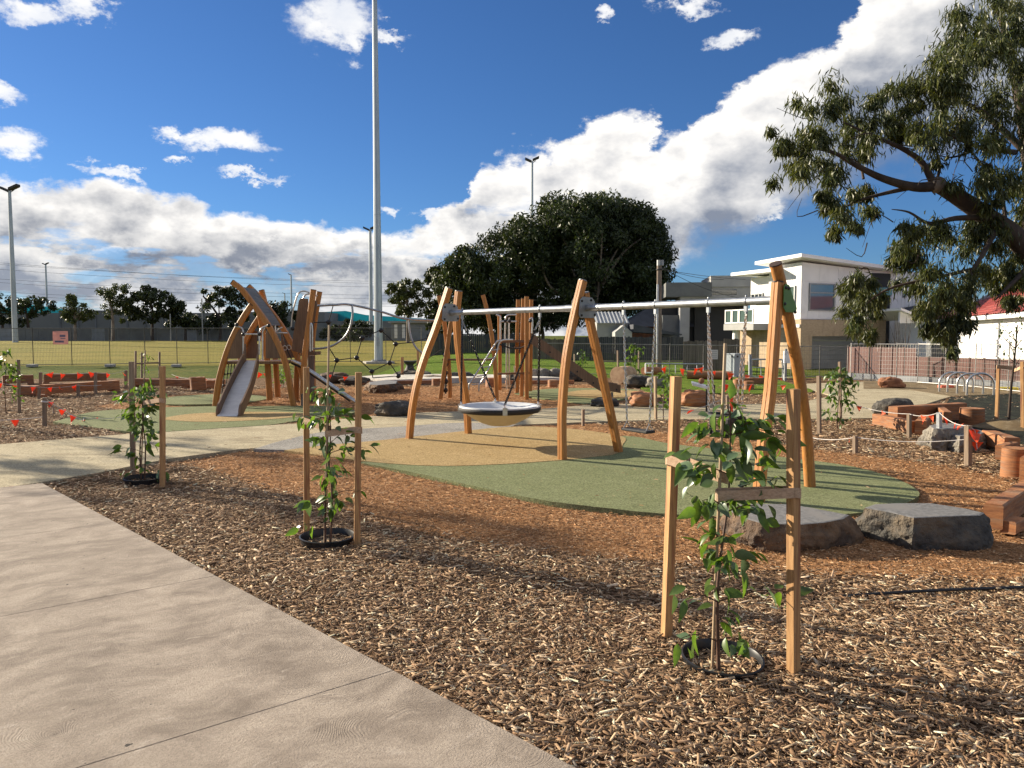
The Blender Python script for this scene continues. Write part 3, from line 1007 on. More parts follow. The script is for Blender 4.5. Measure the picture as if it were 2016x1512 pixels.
mat('chip_wood', (1.0, 1.0, 1.0), (0.70, 0.66, 0.62), 0.85, 60.0, 3, vcol=True, spec=0.15)
COARSE = [(0.54, 0.38, 0.24), (0.42, 0.28, 0.165), (0.28, 0.175, 0.10), (0.18, 0.11, 0.064), (0.36, 0.24, 0.14), (0.76, 0.60, 0.42), (0.31, 0.195, 0.115), (0.24, 0.155, 0.098), (0.15, 0.09, 0.053), (0.62, 0.47, 0.31), (0.38, 0.25, 0.15), (0.23, 0.135, 0.078)]
FINE = [(0.56, 0.31, 0.155), (0.48, 0.255, 0.12), (0.38, 0.19, 0.085), (0.60, 0.37, 0.20), (0.25, 0.115, 0.05), (0.66, 0.45, 0.27), (0.46, 0.25, 0.12), (0.30, 0.14, 0.06)]
chips('wood_chips', 'long coarse brown and tan wood splinters lying on the garden beds', [(2.6, 5.0, 2500, 1.0), (5.0, 8.6, 1500, 1.1), (8.6, 16.5, 480, 1.5), (16.5, 26, 150, 2.2)], False, COARSE, (0.037, 0.45), 3)
chips('wood_fines', 'small brown wood fragments between the coarse splinters of the beds', [(2.6, 5.0, 5200, 1.0), (5.0, 8.6, 2600, 1.2), (8.6, 13, 500, 1.6)], False, [tuple(min(0.8, c * 1.15) for c in k) for k in COARSE], (0.017, 0.45), 4, box=False)
chips('softfall_chips', 'fine orange softfall wood chips around the play equipment', [(4.8, 8.6, 3800, 1.0), (8.6, 13.5, 1900, 1.25), (13.5, 27, 420, 2.0)], True, FINE, (0.021, 0.40), 5, box=False)

# ================================================================ SWING SET
def glulam_sec(w=0.10, d=0.10, ch=0.010, g=0.0045):
    a, b = w / 2, d / 2
    s = []
    for (sx, sy, hx, hy) in ((0, -1, 1, 0), (1, 0, 0, 1), (0, 1, -1, 0), (-1, 0, 0, -1)):
        cx_, cy_ = sx * a, sy * b
        half = (a if hx else b) - ch
        s += [(cx_ - hx * half, cy_ - hy * half), (cx_ - hx * g, cy_ - hy * g), (cx_ * 1 - sx * g * 1.3, cy_ - sy * g * 1.3), (cx_ + hx * g, cy_ + hy * g), (cx_ + hx * half, cy_ + hy * half)]
    return s


SEC = glulam_sec()
L0, M0, R0 = Vector((-1.215, 12.80, 0)), Vector((1.10, 10.70, 0)), Vector((2.92, 8.12, 0))
uL, uM, uR = Vector((0.82, 0.57, 0)).normalized(), Vector((0.78, 0.63, 0)).normalized(), Vector((0.73, 0.68, 0)).normalized()
vL, vR = Vector((0.69, -0.72, 0)), Vector((-0.57, 0.82, 0))


def leg_pts(c, u, prof, lean=Vector((0, 0, 0))):
    return smooth_path([c + u * a + lean * (z / 2.07) + Vector((0, 0, z)) for (z, a) in prof], 5)


BL = L0 + vL * 0.25 + Vector((0, 0, 2.065))
BM = M0 - uM * 0.144 + Vector((0, 0, 2.075))
BR = R0 - uR * 0.136 + Vector((0, 0, 2.065))
BU = 0.02
swing = thing('swing_set', 'long swing frame of curved orange timber posts with galvanised top beam', 'swing frame', M0)
legs = [
    (L0, uL, [(-0.05, -0.565), (0.5, -0.545), (0.95, -0.48), (1.36, -0.37), (1.72, -0.24), (2.07, -0.13), (2.46, -0.02)], vL * 0.25, vL),
    (L0, uL, [(-0.05, 0.575), (0.6, 0.47), (1.2, 0.31), (1.72, 0.20), (2.07, 0.16), (2.42, 0.17)], vL * 0.25, vL),
    (M0, uM, [(-0.05, -0.534), (0.4, -0.545), (0.776, -0.537), (1.32, -0.48), (1.69, -0.40), (2.07, -0.29), (2.44, -0.17)], Vector((0, 0, 0)), vL),
    (M0, uM, [(-0.05, 0.59), (0.63, 0.385), (1.30, 0.165), (1.87, -0.02), (2.28, -0.13)], Vector((0, 0, 0)), vL),
    (R0, uR, [(-0.05, -0.575), (0.6, -0.485), (1.13, -0.375), (1.7, -0.315), (2.24, -0.265)], Vector((0, 0, 0)), vR),
    (R0, uR, [(-0.05, 0.57), (0.6, 0.45), (1.1, 0.30), (1.6, 0.10), (2.07, -0.12), (2.42, -0.315)], Vector((0, 0, 0)), vR),
]
for k, (c, u, prof, lean, side) in enumerate(legs):
    pts = leg_pts(c, u, prof, lean)
    if k == 5:
        mb = MB().tube(pts, 0.062, 14)
    else:
        mb = MB().section_sweep(pts, side, SEC)
    lg = mb.build('leg', 'glulam', swing, smooth=35)
    tg = (pts[-1] - pts[-2]).normalized()
    MB().tube([pts[-1] - tg * 0.002, pts[-1] + tg * 0.012], 0.064 if k == 5 else 0.058, 14).build('end_cap', 'glulam_cap' if k > 3 else 'dark_galvanised', lg, smooth=40)
for nm, (a, b) in (('beam', (BL, BM)), ('beam', (BM, BR))):
    d = (b - a).normalized()
    bm = MB().tube([a - d * 0.02, a + d * 0.35, b - d * 0.35, b + d * 0.03], 0.043, 18).build(nm, 'galvanised', swing, smooth=40)
    for e, s in ((a, 1), (b, -1)):
        MB().tube([e + d * s * 0.03, e + d * s * 0.33], 0.0475, 18).build('sleeve', 'galvanised', bm, smooth=40)
# bolted plates on each frame
for (c, u, v, mt, off) in ((BL, uL, vL, 'plate_grey', 0.065), (BM, uM, vL, 'plate_grey', 0.065), (BM, uM, -vL, 'plate_grey', 0.065), (BR, uR, vR, 'plate_grey', 0.065), (BR, uR, -vR, 'plate_green', 0.07)):
    v = v.normalized()
    cc = c + v * off
    if c is BL:
        cc = cc - u * 0.0
    sh = [(-0.15, 0.10), (-0.10, 0.15), (0.08, 0.14), (0.13, 0.09), (0.16, -0.10), (0.12, -0.14), (-0.14, -0.14), (-0.17, -0.10)]
    if mt == 'plate_green':
        cc = cc + u * 0.06
        sh = [(-0.17, 0.13), (-0.13, 0.16), (-0.06, 0.15), (0.11, -0.08), (0.10, -0.13), (-0.12, -0.13), (-0.17, -0.08)]
        sh = [(a - 0.02, b) for a, b in sh]
    pl = MB().prism([cc + u * a + Vector((0, 0, b)) for a, b in sh], v * 0.008).build('bracket_plate', mt, swing, bevel=0.002)
    for a, b in ((sh[0][0] + 0.035, sh[0][1] - 0.01), (sh[2][0] - 0.02, sh[2][1] - 0.035), (sh[4][0] - 0.03, sh[4][1] + 0.005), (sh[6][0] + 0.02, sh[6][1] + 0.035)):
        q = cc + u * a + Vector((0, 0, b)) + v * 0.008
        MB().lathe([(0.0, 0.016), (0.010, 0.015), (0.017, 0.009), (0.019, 0.0)], (0, 0, 0), 10)
        mbb = MB().tube([q, q + v * 0.010, q + v * 0.016], [0.019, 0.016, 0.008], 10)
        mbb.build('bolt', 'plastic_black', pl, smooth=50)


def hanger(p, d, parent, name='hanger'):
    """clamp round the top beam with a swivel below"""
    mb = MB()
    mb.tube([p - d * 0.018, p + d * 0.018], 0.049, 16)
    mb.box(p - Vector((0, 0, 0.075)), (0.036, 0.03, 0.07), math.atan2(d.y, d.x))
    mb.tube([p - Vector((0, 0, 0.10)), p - Vector((0, 0, 0.135))], 0.011, 8)
    mb.ball(p + Vector((0, 0, 0.058)), 0.014)
    return mb.build(name, 'galvanised', parent, smooth=40)


def on_beam(a, b, t):
    return a.lerp(b, t)


# ---- basket swing
dLM = (BM - BL).normalized()
h1, h2 = on_beam(BL, BM, 0.121), on_beam(BL, BM, 0.712)
bc = Vector((-0.19, 11.79, 0.60))
basket = thing('basket_swing', 'round dish swing with white rim and cream bowl hung from chains', 'swing', Vector((bc.x, bc.y, 0)))
RB = 0.575
MB().lathe([(RB + 0.045, -0.055), (RB + 0.062, -0.03), (RB + 0.055, 0.0), (RB + 0.02, 0.012), (RB - 0.02, 0.0), (RB - 0.03, -0.04), (RB, -0.075), (RB + 0.03, -0.075)], bc, 64, closed=True).build('tyre_rim', 'rubber_black', basket, smooth=60)
MB().lathe([(RB + 0.05, 0.004), (RB + 0.045, 0.022), (RB + 0.015, 0.028), (RB - 0.03, 0.016), (RB - 0.14, -0.045), (RB - 0.3, -0.11), (0.18, -0.15), (0.001, -0.16)], bc, 64).build('rim_liner', 'basket_white', basket, smooth=60)
MB().lathe([(RB + 0.005, -0.075), (RB - 0.05, -0.10), (RB - 0.16, -0.175), (RB - 0.30, -0.245), (0.16, -0.282), (0.001, -0.29)], bc, 64).build('bowl', 'basket_cream', basket, smooth=60)
for hp, angs in ((h1, (178, 98)), (h2, (2, -82))):
    hanger(hp, dLM, basket)
    top = hp - Vector((0, 0, 0.135))
    for an in angs:
        q = bc + Vector((math.cos(R(an)) * (RB + 0.02), math.sin(R(an)) * (RB + 0.02), 0.03))
        rad = Vector((math.cos(R(an)), math.sin(R(an)), 0))
        tn = Vector((-rad.y, rad.x, 0))
        lug = MB()
        lug.obox(q - tn * 0.035 + rad * 0.035 - Vector((0, 0, 0.10)), tn * 0.07, rad * 0.012, (0, 0, 0.11))
        lug.obox(q - tn * 0.02 - rad * 0.03, tn * 0.04, rad * 0.06, (0, 0, 0.015))
        lug.tube([q + Vector((0, 0, 0.01)), q + Vector((0, 0, 0.055))], [0.018, 0.010], 8)
        lug.build('lug', 'steel_tube', basket, smooth=40)
        link_chain(MB(), top, top.lerp(q + Vector((0, 0, 0.05)), 0.13), 0.02, 0.006, 0.036).build('chain', 'galvanised', basket, smooth=60)
        link_chain(MB(), top.lerp(q + Vector((0, 0, 0.05)), 0.13), q + Vector((0, 0, 0.05)), 0.024, 0.0095, 0.044).build('coated_chain', 'plastic_black', basket, smooth=60)

# ---- flat seat swing
dMR = (BR - BM).normalized()
g1, g2 = on_beam(BM, BR, 0.247), on_beam(BM, BR, 0.4255)
seat_c = (g1 + g2) / 2
seat_c.z = 0.49
fs = thing('seat_swing', 'flat black rubber swing seat on two steel chains', 'swing', Vector((seat_c.x, seat_c.y, 0)))
rz = math.atan2(dMR.y, dMR.x)
MB().box(seat_c, (0.46, 0.16, 0.035), rz).build('seat', 'rubber_black', fs, bevel=0.012)
for g, s in ((g1, -1), (g2, 1)):
    hanger(g, dMR, fs)
    e = seat_c + dMR * s * 0.20 + Vector((0, 0, 0.10))
    sh = MB()
    for k in (-1, 1):
        nrm = Vector((-dMR.y, dMR.x, 0))
        sh.tube([e, seat_c + dMR * s * 0.20 + nrm * k * 0.06 + Vector((0, 0, 0.015))], 0.006, 6)
    sh.build('shackle', 'steel_tube', fs, smooth=60)
    link_chain(MB(), g - Vector((0, 0, 0.135)), e, 0.020, 0.0062, 0.036).build('chain', 'steel_tube', fs, smooth=60)

# ---- toddler bucket swing
t1, t2 = on_beam(BM, BR, 0.687), on_beam(BM, BR, 0.8516)
tcn = (t1 + t2) / 2
tcn.z = 0.60
ts = thing('toddler_swing', 'black bucket swing seat with leg holes behind the nearest sapling', 'swing', Vector((tcn.x, tcn.y, 0)))
nrm = Vector((-dMR.y, dMR.x, 0))
mb = MB()
ring = [tcn + dMR * (0.20 * math.cos(2 * PI * k / 20)) + nrm * (0.15 * math.sin(2 * PI * k / 20)) + Vector((0, 0, 0.20)) for k in range(21)]
mb.tube(ring, 0.021, 8, caps=False)
for an in (20, 65, 115, 160, 245, 295):
    p_ = tcn + dMR * (0.20 * math.cos(R(an))) + nrm * (0.15 * math.sin(R(an)))
    mb.tube([p_ + Vector((0, 0, 0.20)), p_ * 1.0 + Vector((0, 0, 0.0)), tcn + (p_ - tcn) * 0.5 + Vector((0, 0, -0.02))], 0.018, 8)
mb.build('guard_ring', 'rubber_black', ts, smooth=60)
MB().lathe([(0.001, -0.05), (0.12, -0.045), (0.16, -0.01), (0.15, 0.015), (0.08, -0.01), (0.001, -0.012)], tcn, 20).build('seat', 'rubber_black', ts, smooth=60)
MB().obox(tcn + dMR * 0.06 - nrm * 0.15, dMR * 0.13, nrm * 0.30, (0, 0, 0.20)).build('back_panel', 'rubber_black', ts, bevel=0.03)
for g, s in ((t1, -1), (t2, 1)):
    hanger(g, dMR, ts)
    for k in (-1, 1):
        e = tcn + dMR * s * 0.19 + nrm * k * 0.05 + Vector((0, 0, 0.22))
        link_chain(MB(), g - Vector((0, 0, 0.135)), e, 0.018, 0.0056, 0.034).build('chain', 'steel_tube', ts, smooth=60)


# ================================================================ PLAY TOWER WITH SLIDE (left)
def pp(lst, Y):
    """pixel path with one distance or one distance per point"""
    if isinstance(Y, (int, float)):
        Y = [Y] * len(lst)
    return [P(x, y, d) for (x, y), d in zip(lst, Y)]


def to_ground(p, z=-0.05):
    return Vector((p.x, p.y, z))


tower = thing('play_tower', 'timber climbing tower with crossed curved beams and steel slide', 'play tower', G(500, 800))
SECT = glulam_sec(0.13, 0.12, 0.012, 0.004)
XA = Vector((0, 1, 0))


def tpost(pix, Y, name='post', sec=SECT, cap=True, parent=None, side=XA):
    pts = smooth_path(pp(pix, Y), 5)
    o = MB().section_sweep(pts, side, sec).build(name, 'glulam', parent or tower, smooth=35)
    if cap:
        tg = (pts[-1] - pts[-2]).normalized()
        MB().section_sweep([pts[-1], pts[-1] + tg * 0.015], side, [(a * 1.04, b * 1.04) for a, b in sec]).build('end_cap', 'glulam_cap', o)
    return o


tpost([(424, 802), (430, 755), (440, 715), (455, 672), (475, 632), (496, 600)], 18.3, 'curved_beam')
tpost([(579, 804), (572, 765), (562, 715), (545, 672), (524, 634), (498, 598), (476, 570), (458, 556)], 18.3, 'curved_beam')
tpost([(601, 793), (598, 755), (588, 712), (573, 675), (553, 640), (528, 606), (508, 582), (490, 564)], 19.8, 'curved_beam')
tpost([(462, 790), (468, 740), (478, 690), (492, 655), (514, 620)], 19.8, 'curved_beam')
tpost([(531, 788), (528, 735), (525, 700), (512, 620), (506, 606)], 19.0, 'post', cap=False)
tpost([(547, 782), (544, 735), (540, 690), (527, 620), (515, 572)], 20.0, 'post')
# canopy roof of ribbed panels between the two long beams
ra, rb = [(474, 566), (492, 588), (513, 616), (529, 642)], [(501, 570), (517, 592), (537, 618), (552, 642)]
pa, pb = smooth_path(pp(ra, 18.25), 4), smooth_path(pp(rb, 19.8), 4)
for i in range(len(pa) - 1):
    mb = MB()
    q = [pa[i], pa[i + 1], pb[i + 1], pb[i]]
    up = (q[1] - q[0]).cross(q[3] - q[0]).normalized()
    mb.prism([q[0] * 0.985 + q[1] * 0.015, q[1], q[2], q[3] * 0.985 + q[2] * 0.015], up * 0.03)
    mb.build('canopy_slat', 'cladding_grey', tower, bevel=0.006)
# platform
f0, f1, f2, f3 = P(437, 711, 18.35), P(562, 711, 18.35), P(585, 708, 19.9), P(468, 708, 19.9)
MB().prism([f0, f1, f2, f3], (0, 0, -0.07)).build('platform', 'hpl_brown', tower, bevel=0.006)


def panel(pix, Y, name='side_panel', thick=0.03, m='hpl_brown', parent=tower):
    return MB().prism(pp(pix, Y), (0, thick, 0)).build(name, m, parent, bevel=0.005)


panel([(437, 706), (444, 685), (454, 662), (464, 645), (469, 646), (476, 655), (478, 706)], 18.25)
panel([(523, 706), (523, 657), (527, 649), (531, 648), (541, 663), (551, 683), (560, 706)], 18.25)
panel([(482, 706), (482, 655), (493, 647), (506, 652), (506, 706)], 19.9, 'rear_panel')
panel([(553, 706), (553, 655), (560, 650), (572, 680), (584, 704)], 19.85, 'rear_panel')


def tubes(paths, Y, r=0.021, name='handrail', m='steel_tube', parent=None, n=10):
    for pth in paths:
        MB().tube(smooth_path(pp(pth, Y), 5), r, n).build(name, m, parent or tower, smooth=60)


tubes([[(479, 706), (479, 670), (479, 655), (476, 646), (468, 643), (463, 643)], [(511, 698), (511, 668), (511, 657), (514, 648), (521, 643), (529, 641)], [(517, 708), (517, 670), (517, 655), (522, 645)]], 18.15)
tubes([[(478, 658), (513, 658)]], 18.12, 0.018)
tubes([[(542, 640), (543, 655)], [(545, 652), (552, 646), (556, 645)], [(545, 655), (566, 656)]], 19.0, 0.018)
for (x, y) in ((479, 658), (511, 658), (529, 641), (466, 639)):
    MB().ball(P(x, y, 18.12), 0.045, 10, 6).build('clamp', 'plastic_black', tower, smooth=60)
# main slide: bed, two side walls, run-out lip
bedL = [P(486, 710, 18.0), P(480, 716, 17.9), P(466, 742, 17.4), P(451, 772, 16.9), P(440, 796, 16.4), P(434, 811, 16.05), P(429, 817, 15.9)]
bedR = [P(506, 710, 18.0), P(505, 716, 17.9), P(499, 742, 17.4), P(490, 772, 16.9), P(480, 796, 16.4), P(473, 811, 16.05), P(468, 817, 15.9)]
bedL, bedR = smooth_path(bedL, 4), smooth_path(bedR, 4)
slide = thing('tmp', 'x', 'x')
bpy.data.objects.remove(slide)
mb = MB()
n = len(bedL)
mb.add(bedL + bedR + [p - Vector((0, 0, 0.02)) for p in bedL] + [p - Vector((0, 0, 0.02)) for p in bedR],
       [(i, i + 1, n + i + 1, n + i) for i in range(n - 1)] + [(2 * n + i, 3 * n + i, 3 * n + i + 1, 2 * n + i + 1) for i in range(n - 1)])
slide_o = mb.build('slide_bed', 'slide_steel', tower, smooth=60)
lip = bedR[-1] - bedL[-1]
MB().tube([bedL[-1] - Vector((0, -0.02, 0.05)), bedR[-1] - Vector((0, -0.02, 0.05))], 0.065, 14).build('run_out_lip', 'slide_steel', slide_o, smooth=40)
for bed, s in ((bedL, -1), (bedR, 1)):
    outer = []
    for i, p in enumerate(bed):
        k = i / (n - 1)
        hgt = 0.20 if k > 0.12 else 0.20 + (0.12 - k) * 1.6
        if k > 0.9:
            hgt = 0.20 - (k - 0.9) * 1.3
        outer.append(p + Vector((s * 0.01, 0, hgt)))
    low = [p + Vector((s * 0.01, 0, -0.09)) for p in bed]
    mbs = MB()
    ww = Vector((s * 0.035, 0, 0))
    vs = outer + low + [p + ww for p in outer] + [p + ww for p in low]
    fsx = []
    for i in range(n - 1):
        fsx += [(i, n + i, n + i + 1, i + 1), (2 * n + i, 2 * n + i + 1, 3 * n + i + 1, 3 * n + i), (i, i + 1, 2 * n + i + 1, 2 * n + i), (n + i, 3 * n + i, 3 * n + i + 1, n + i + 1)]
    fsx += [(0, 2 * n, 3 * n, n), (n - 1, 2 * n - 1, 4 * n - 1, 3 * n - 1)]
    mbs.add(vs, fsx).build('slide_wall', 'hpl_brown', slide_o, smooth=35)
# rope net under the platform on the left
for px0, px1 in ((444, 436), (450, 443), (456, 449), (462, 455)):
    MB().tube(pp([(px0, 714), (px1, 782)], 18.6), 0.012, 6).build('net_rope', 'rope_black', tower, smooth=60)
for yy, sh in ((716, 0), (736, -2), (758, -4), (782, -7)):
    MB().tube(pp([(441 + sh, yy + 1), (464 + sh, yy - 1)], 18.6), 0.012, 6).build('net_rope', 'rope_black', tower, smooth=60)
    for k in range(4):
        MB().ball(P(444 + sh + k * 6.2, yy + 0.5 - k * 0.5, 18.58), 0.026, 8, 5).build('net_knot', 'plastic_black', tower, smooth=60)
MB().tube(pp([(424, 787), (466, 784)], 18.6), 0.02, 8).build('net_bar', 'plastic_black', tower, smooth=60)
# ladder rings on the right of the tower
for (x, y) in ((561, 685), (569, 684)):
    MB().torus(P(x, y, 19.0), (0.3, 1, 0.1), 0.055, 0.010, 16, 6).build('hand_ring', 'steel_tube', tower, smooth=60)
MB().tube(pp([(556, 655), (566, 690), (576, 712)], 19.0), 0.012, 6).build('net_rope', 'rope_black', tower, smooth=60)
MB().tube(pp([(546, 672), (556, 700)], 19.0), 0.012, 6).build('net_rope', 'rope_black', tower, smooth=60)
# narrow rail slide leaving to the right
for off in (0.0, 0.16):
    MB().tube([P(573, 710, 18.9) + Vector((0, off, 0)), P(590, 717, 18.9) + Vector((0, off, 0)), P(688, 784, 18.6) + Vector((0, off, 0)), P(704, 794, 18.6) + Vector((0, off, 0))], 0.032, 8).build('rail', 'steel_tube', tower, smooth=60)
MB().prism([P(573, 713, 18.92), P(590, 720, 18.92), P(688, 787, 18.62), P(688, 787, 18.62) + Vector((0, 0.14, 0)), P(590, 720, 18.92) + Vector((0, 0.14, 0)), P(573, 713, 18.92) + Vector((0, 0.14, 0))], (0, 0, -0.05)).build('rail_bed', 'plastic_black', tower)

# ================================================================ LOOKOUT (tall leaning panels) and ROPE BRIDGE
look = thing('lookout_post', 'tall leaning brown panels between timber posts beside the slide tower', 'play tower', G(590, 795))
for pix, Y in (([(597, 803), (597, 760), (600, 700), (608, 640), (617, 571)], 18.9), ([(583, 788), (584, 740), (588, 690), (600, 640), (606, 610)], 19.9), ([(617, 785), (616, 740), (614, 690), (620, 630), (629, 575)], 20.3)):
    tpost(pix, Y, 'post', parent=look, cap=Y != 19.9)
panel([(574, 690), (577, 660), (583, 625), (588, 592), (592, 587), (606, 588), (607, 600), (600, 650), (594, 696)], 19.4, 'tall_panel', 0.04, parent=look)
panel([(600, 696), (606, 650), (613, 600), (622, 590), (624, 600), (617, 650), (616, 692)], 19.9, 'tall_panel', 0.04, parent=look)
panel([(597, 690), (615, 690), (616, 655), (604, 640)], 19.5, 'tall_panel', 0.04, parent=look)
panel([(592, 694), (622, 692), (622, 699), (592, 701)], 19.2, 'floor_edge', 0.5, parent=look)
tubes([[(573, 644), (575, 620), (582, 592), (588, 577), (598, 573), (610, 577), (612, 582)], [(596, 588), (602, 580), (612, 579), (625, 583)]], 19.2, 0.02, 'handrail', parent=look)
tubes([[(611, 692), (611, 645), (613, 637), (615, 650), (615, 690)]], 18.7, 0.018, 'handrail', parent=look)
for (x, y) in ((576, 647), (611, 650), (613, 640)):
    MB().ball(P(x, y, 19.0), 0.05, 10, 6).build('clamp', 'plastic_black', look, smooth=60)
MB().tube([P(612, 700, 19.9), to_ground(P(612, 785, 19.9))], 0.09, 10).build('stub_post', 'utility_pole', look, smooth=60)

bridge = thing('rope_bridge', 'black rope climbing net hung on bent galvanised pipe and hoops', 'climbing net', G(740, 770))
YB = [19.6, 19.6, 20.0, 20.4, 20.8, 21.2]
tubes([[(625, 602), (660, 600), (690, 600), (748, 613), (800, 628), (868, 631)]], YB, 0.03, 'top_pipe', 'galvanised', bridge, 12)
tubes([[(693, 601), (694, 620), (689, 645), (678, 664), (660, 678), (640, 685), (617, 687)]], 20.0, 0.028, 'hoop', 'galvanised', bridge, 12)
tubes([[(805, 628), (806, 650), (812, 672), (822, 688), (836, 697)]], 20.9, 0.028, 'hoop', 'galvanised', bridge, 12)
NODES = {'a': (647, 634), 'b': (713, 665), 'c': (750, 650), 'd': (779, 677), 'e': (663, 709), 'f': (702, 704), 'g': (767, 714), 'h': (732, 731), 'i': (784, 740), 'j': (652, 745), 'k': (734, 744),
         'p': (656, 601), 'q': (683, 646), 'r': (751, 615), 's': (811, 674), 't': (648, 685), 'u': (617, 635), 'w': (868, 690), 'x': (850, 663)}
for a, b in (('p', 'a'), ('a', 'u'), ('q', 'b'), ('b', 'c'), ('c', 'r'), ('c', 'd'), ('d', 's'), ('b', 'f'), ('f', 'e'), ('e', 't'), ('e', 'j'), ('f', 'h'), ('h', 'g'), ('g', 'd'), ('g', 'i'), ('h', 'k'), ('k', 'i'), ('s', 'x'), ('i', 'w')):
    ya, yb = 20.0 + (NODES[a][0] - 690) * 0.006, 20.0 + (NODES[b][0] - 690) * 0.006
    MB().tube([P(*NODES[a], ya), P(*NODES[b], yb)], 0.013, 7).build('rope', 'rope_black', bridge, smooth=60)
for k in 'abcdefghi':
    yk = 20.0 + (NODES[k][0] - 690) * 0.006
    c = P(*NODES[k], yk)
    MB().lathe([(0.001, -0.075), (0.035, -0.06), (0.075, -0.01), (0.06, 0.025), (0.02, 0.06), (0.001, 0.065)], c, 10).build('rope_knuckle', 'plastic_black', bridge, smooth=60)

# ================================================================ SECOND PLAY UNIT (behind the swing)
unit = thing('climbing_frame', 'timber post climbing frame with steel ladders and brown slide behind the swings', 'climbing frame', G(1000, 785))
S2 = glulam_sec(0.12, 0.11, 0.012, 0.004)
for pix, Y in (([(867, 785), (873, 740), (880, 690), (889, 630), (905, 577)], 20.3), ([(886, 783), (885, 740), (881, 690), (874, 630), (864, 582)], 20.6), ([(978, 787), (976, 740), (972, 690), (963, 630), (951, 581)], 20.3),
               ([(984, 768), (984, 690), (983, 620)], 22.5), ([(1018, 773), (1018, 690), (1020, 590)], 22.0), ([(1027, 780), (1028, 690), (1030, 588)], 21.2), ([(1037, 786), (1037, 690), (1037, 584)], 20.5), ([(1044, 770), (1045, 690), (1046, 590)], 22.6)):
    tpost(pix, Y, 'post', S2, parent=unit)
for pth, Y in (([(871, 708), (976, 708)], 20.5), ([(980, 736), (1042, 734)], 21.2), ([(1012, 684), (1026, 684)], 21.0)):
    MB().beam(pp(pth, Y), (0, 1, 0), 0.16, 0.05).build('rung_board', 'hpl_brown', unit)
MB().prism([P(976, 670, 21.0), P(1046, 669, 20.8), P(1046, 669, 22.8), P(984, 669, 22.8)], (0, 0, -0.07)).build('platform', 'hpl_brown', unit)
tubes([[(923, 768), (924, 757), (930, 748), (972, 682), (978, 673), (986, 670)], [(943, 770), (944, 758), (950, 748), (976, 700), (982, 678), (990, 670), (1010, 669)]], 20.2, 0.024, 'ladder_rail', parent=unit)
for k in range(5):
    y0 = 758 - k * 17
    tubes([[(929 + k * 9.6, y0), (950 + k * 8.4, y0 - 3)]], 20.2, 0.015, 'ladder_rung', parent=unit)
tubes([[(985, 668), (985, 628), (983, 622), (976, 620)], [(994, 668), (995, 632), (997, 623), (1003, 620), (1017, 620)], [(985, 633), (1017, 633)], [(1003, 760), (1002, 700), (1002, 625)], [(998, 766), (997, 720), (998, 672)], [(1014, 764), (1013, 720)],
       [(1040, 632), (1047, 626), (1048, 640), (1047, 656)]], 21.6, 0.024, 'handrail', parent=unit)
for (x, y) in ((995, 632), (1003, 632), (1044, 632)):
    MB().ball(P(x, y, 21.55), 0.05, 8, 5).build('clamp', 'plastic_black', unit, smooth=60)
MB().tube(smooth_path(pp([(980, 676), (1000, 684), (1020, 686), (1032, 682), (1040, 674)], 20.6), 4), 0.018, 6).build('net_rope', 'rope_black', unit, smooth=60)
for k in range(5):
    MB().ball(P(877 + 0.8 * (k % 2), 700 + k * 17, 20.4), 0.07, 8, 5).build('climbing_hold', 'plastic_black', unit, smooth=60)
MB().tube(pp([(878, 690), (877, 775)], 20.4), 0.02, 6).build('net_rope', 'rope_black', unit, smooth=60)
# its slide
sl = [(1046, 664), (1060, 672), (1110, 706), (1160, 742), (1185, 757), (1203, 762), (1222, 765)]
ya = 20.4
lo = smooth_path(pp([(x, y + (14 if k < 5 else 9)) for k, (x, y) in enumerate(sl)], ya), 4)
hi = smooth_path(pp([(x, y - (8 if k < 5 else 7)) for k, (x, y) in enumerate(sl)], ya), 4)
for off in (0.0, 0.62):
    mb = MB()
    n = len(lo)
    A = [p + Vector((0, off, 0)) for p in lo]
    B = [p + Vector((0, off, 0)) for p in hi]
    A2, B2 = [p + Vector((0, 0.04, 0)) for p in A], [p + Vector((0, 0.04, 0)) for p in B]
    mb.add(A + B + A2 + B2, sum([[(i, i + 1, n + i + 1, n + i), (2 * n + i, 3 * n + i, 3 * n + i + 1, 2 * n + i + 1), (n + i, n + i + 1, 3 * n + i + 1, 3 * n + i), (i, 2 * n + i, 2 * n + i + 1, i + 1)] for i in range(n - 1)], []) + [(0, n, 3 * n, 2 * n), (n - 1, 3 * n - 1, 4 * n - 1, 2 * n - 1)])
    wl = mb.build('slide_wall', 'hpl_brown', unit, smooth=35)
    if off == 0.0:
        for k in (6, 10, 13, 16, 19, 22):
            if k < n:
                MB().tube([lo[k].lerp(hi[k], 0.35) - Vector((0, 0.012, 0)), lo[k].lerp(hi[k], 0.35)], 0.025, 8).build('bolt', 'plastic_black', wl, smooth=50)
mid = [l.lerp(h, 0.35) for l, h in zip(lo, hi)]
MB().add([p + Vector((0, 0.02, 0)) for p in mid] + [p + Vector((0, 0.64, 0)) for p in mid], [(i, i + 1, n + i + 1, n + i) for i in range(n - 1)]).build('slide_bed', 'slide_steel', unit, smooth=60)
MB().tube([P(1205, 772, 20.7), to_ground(P(1205, 785, 20.7))], 0.03, 8).build('foot', 'dark_galvanised', unit)

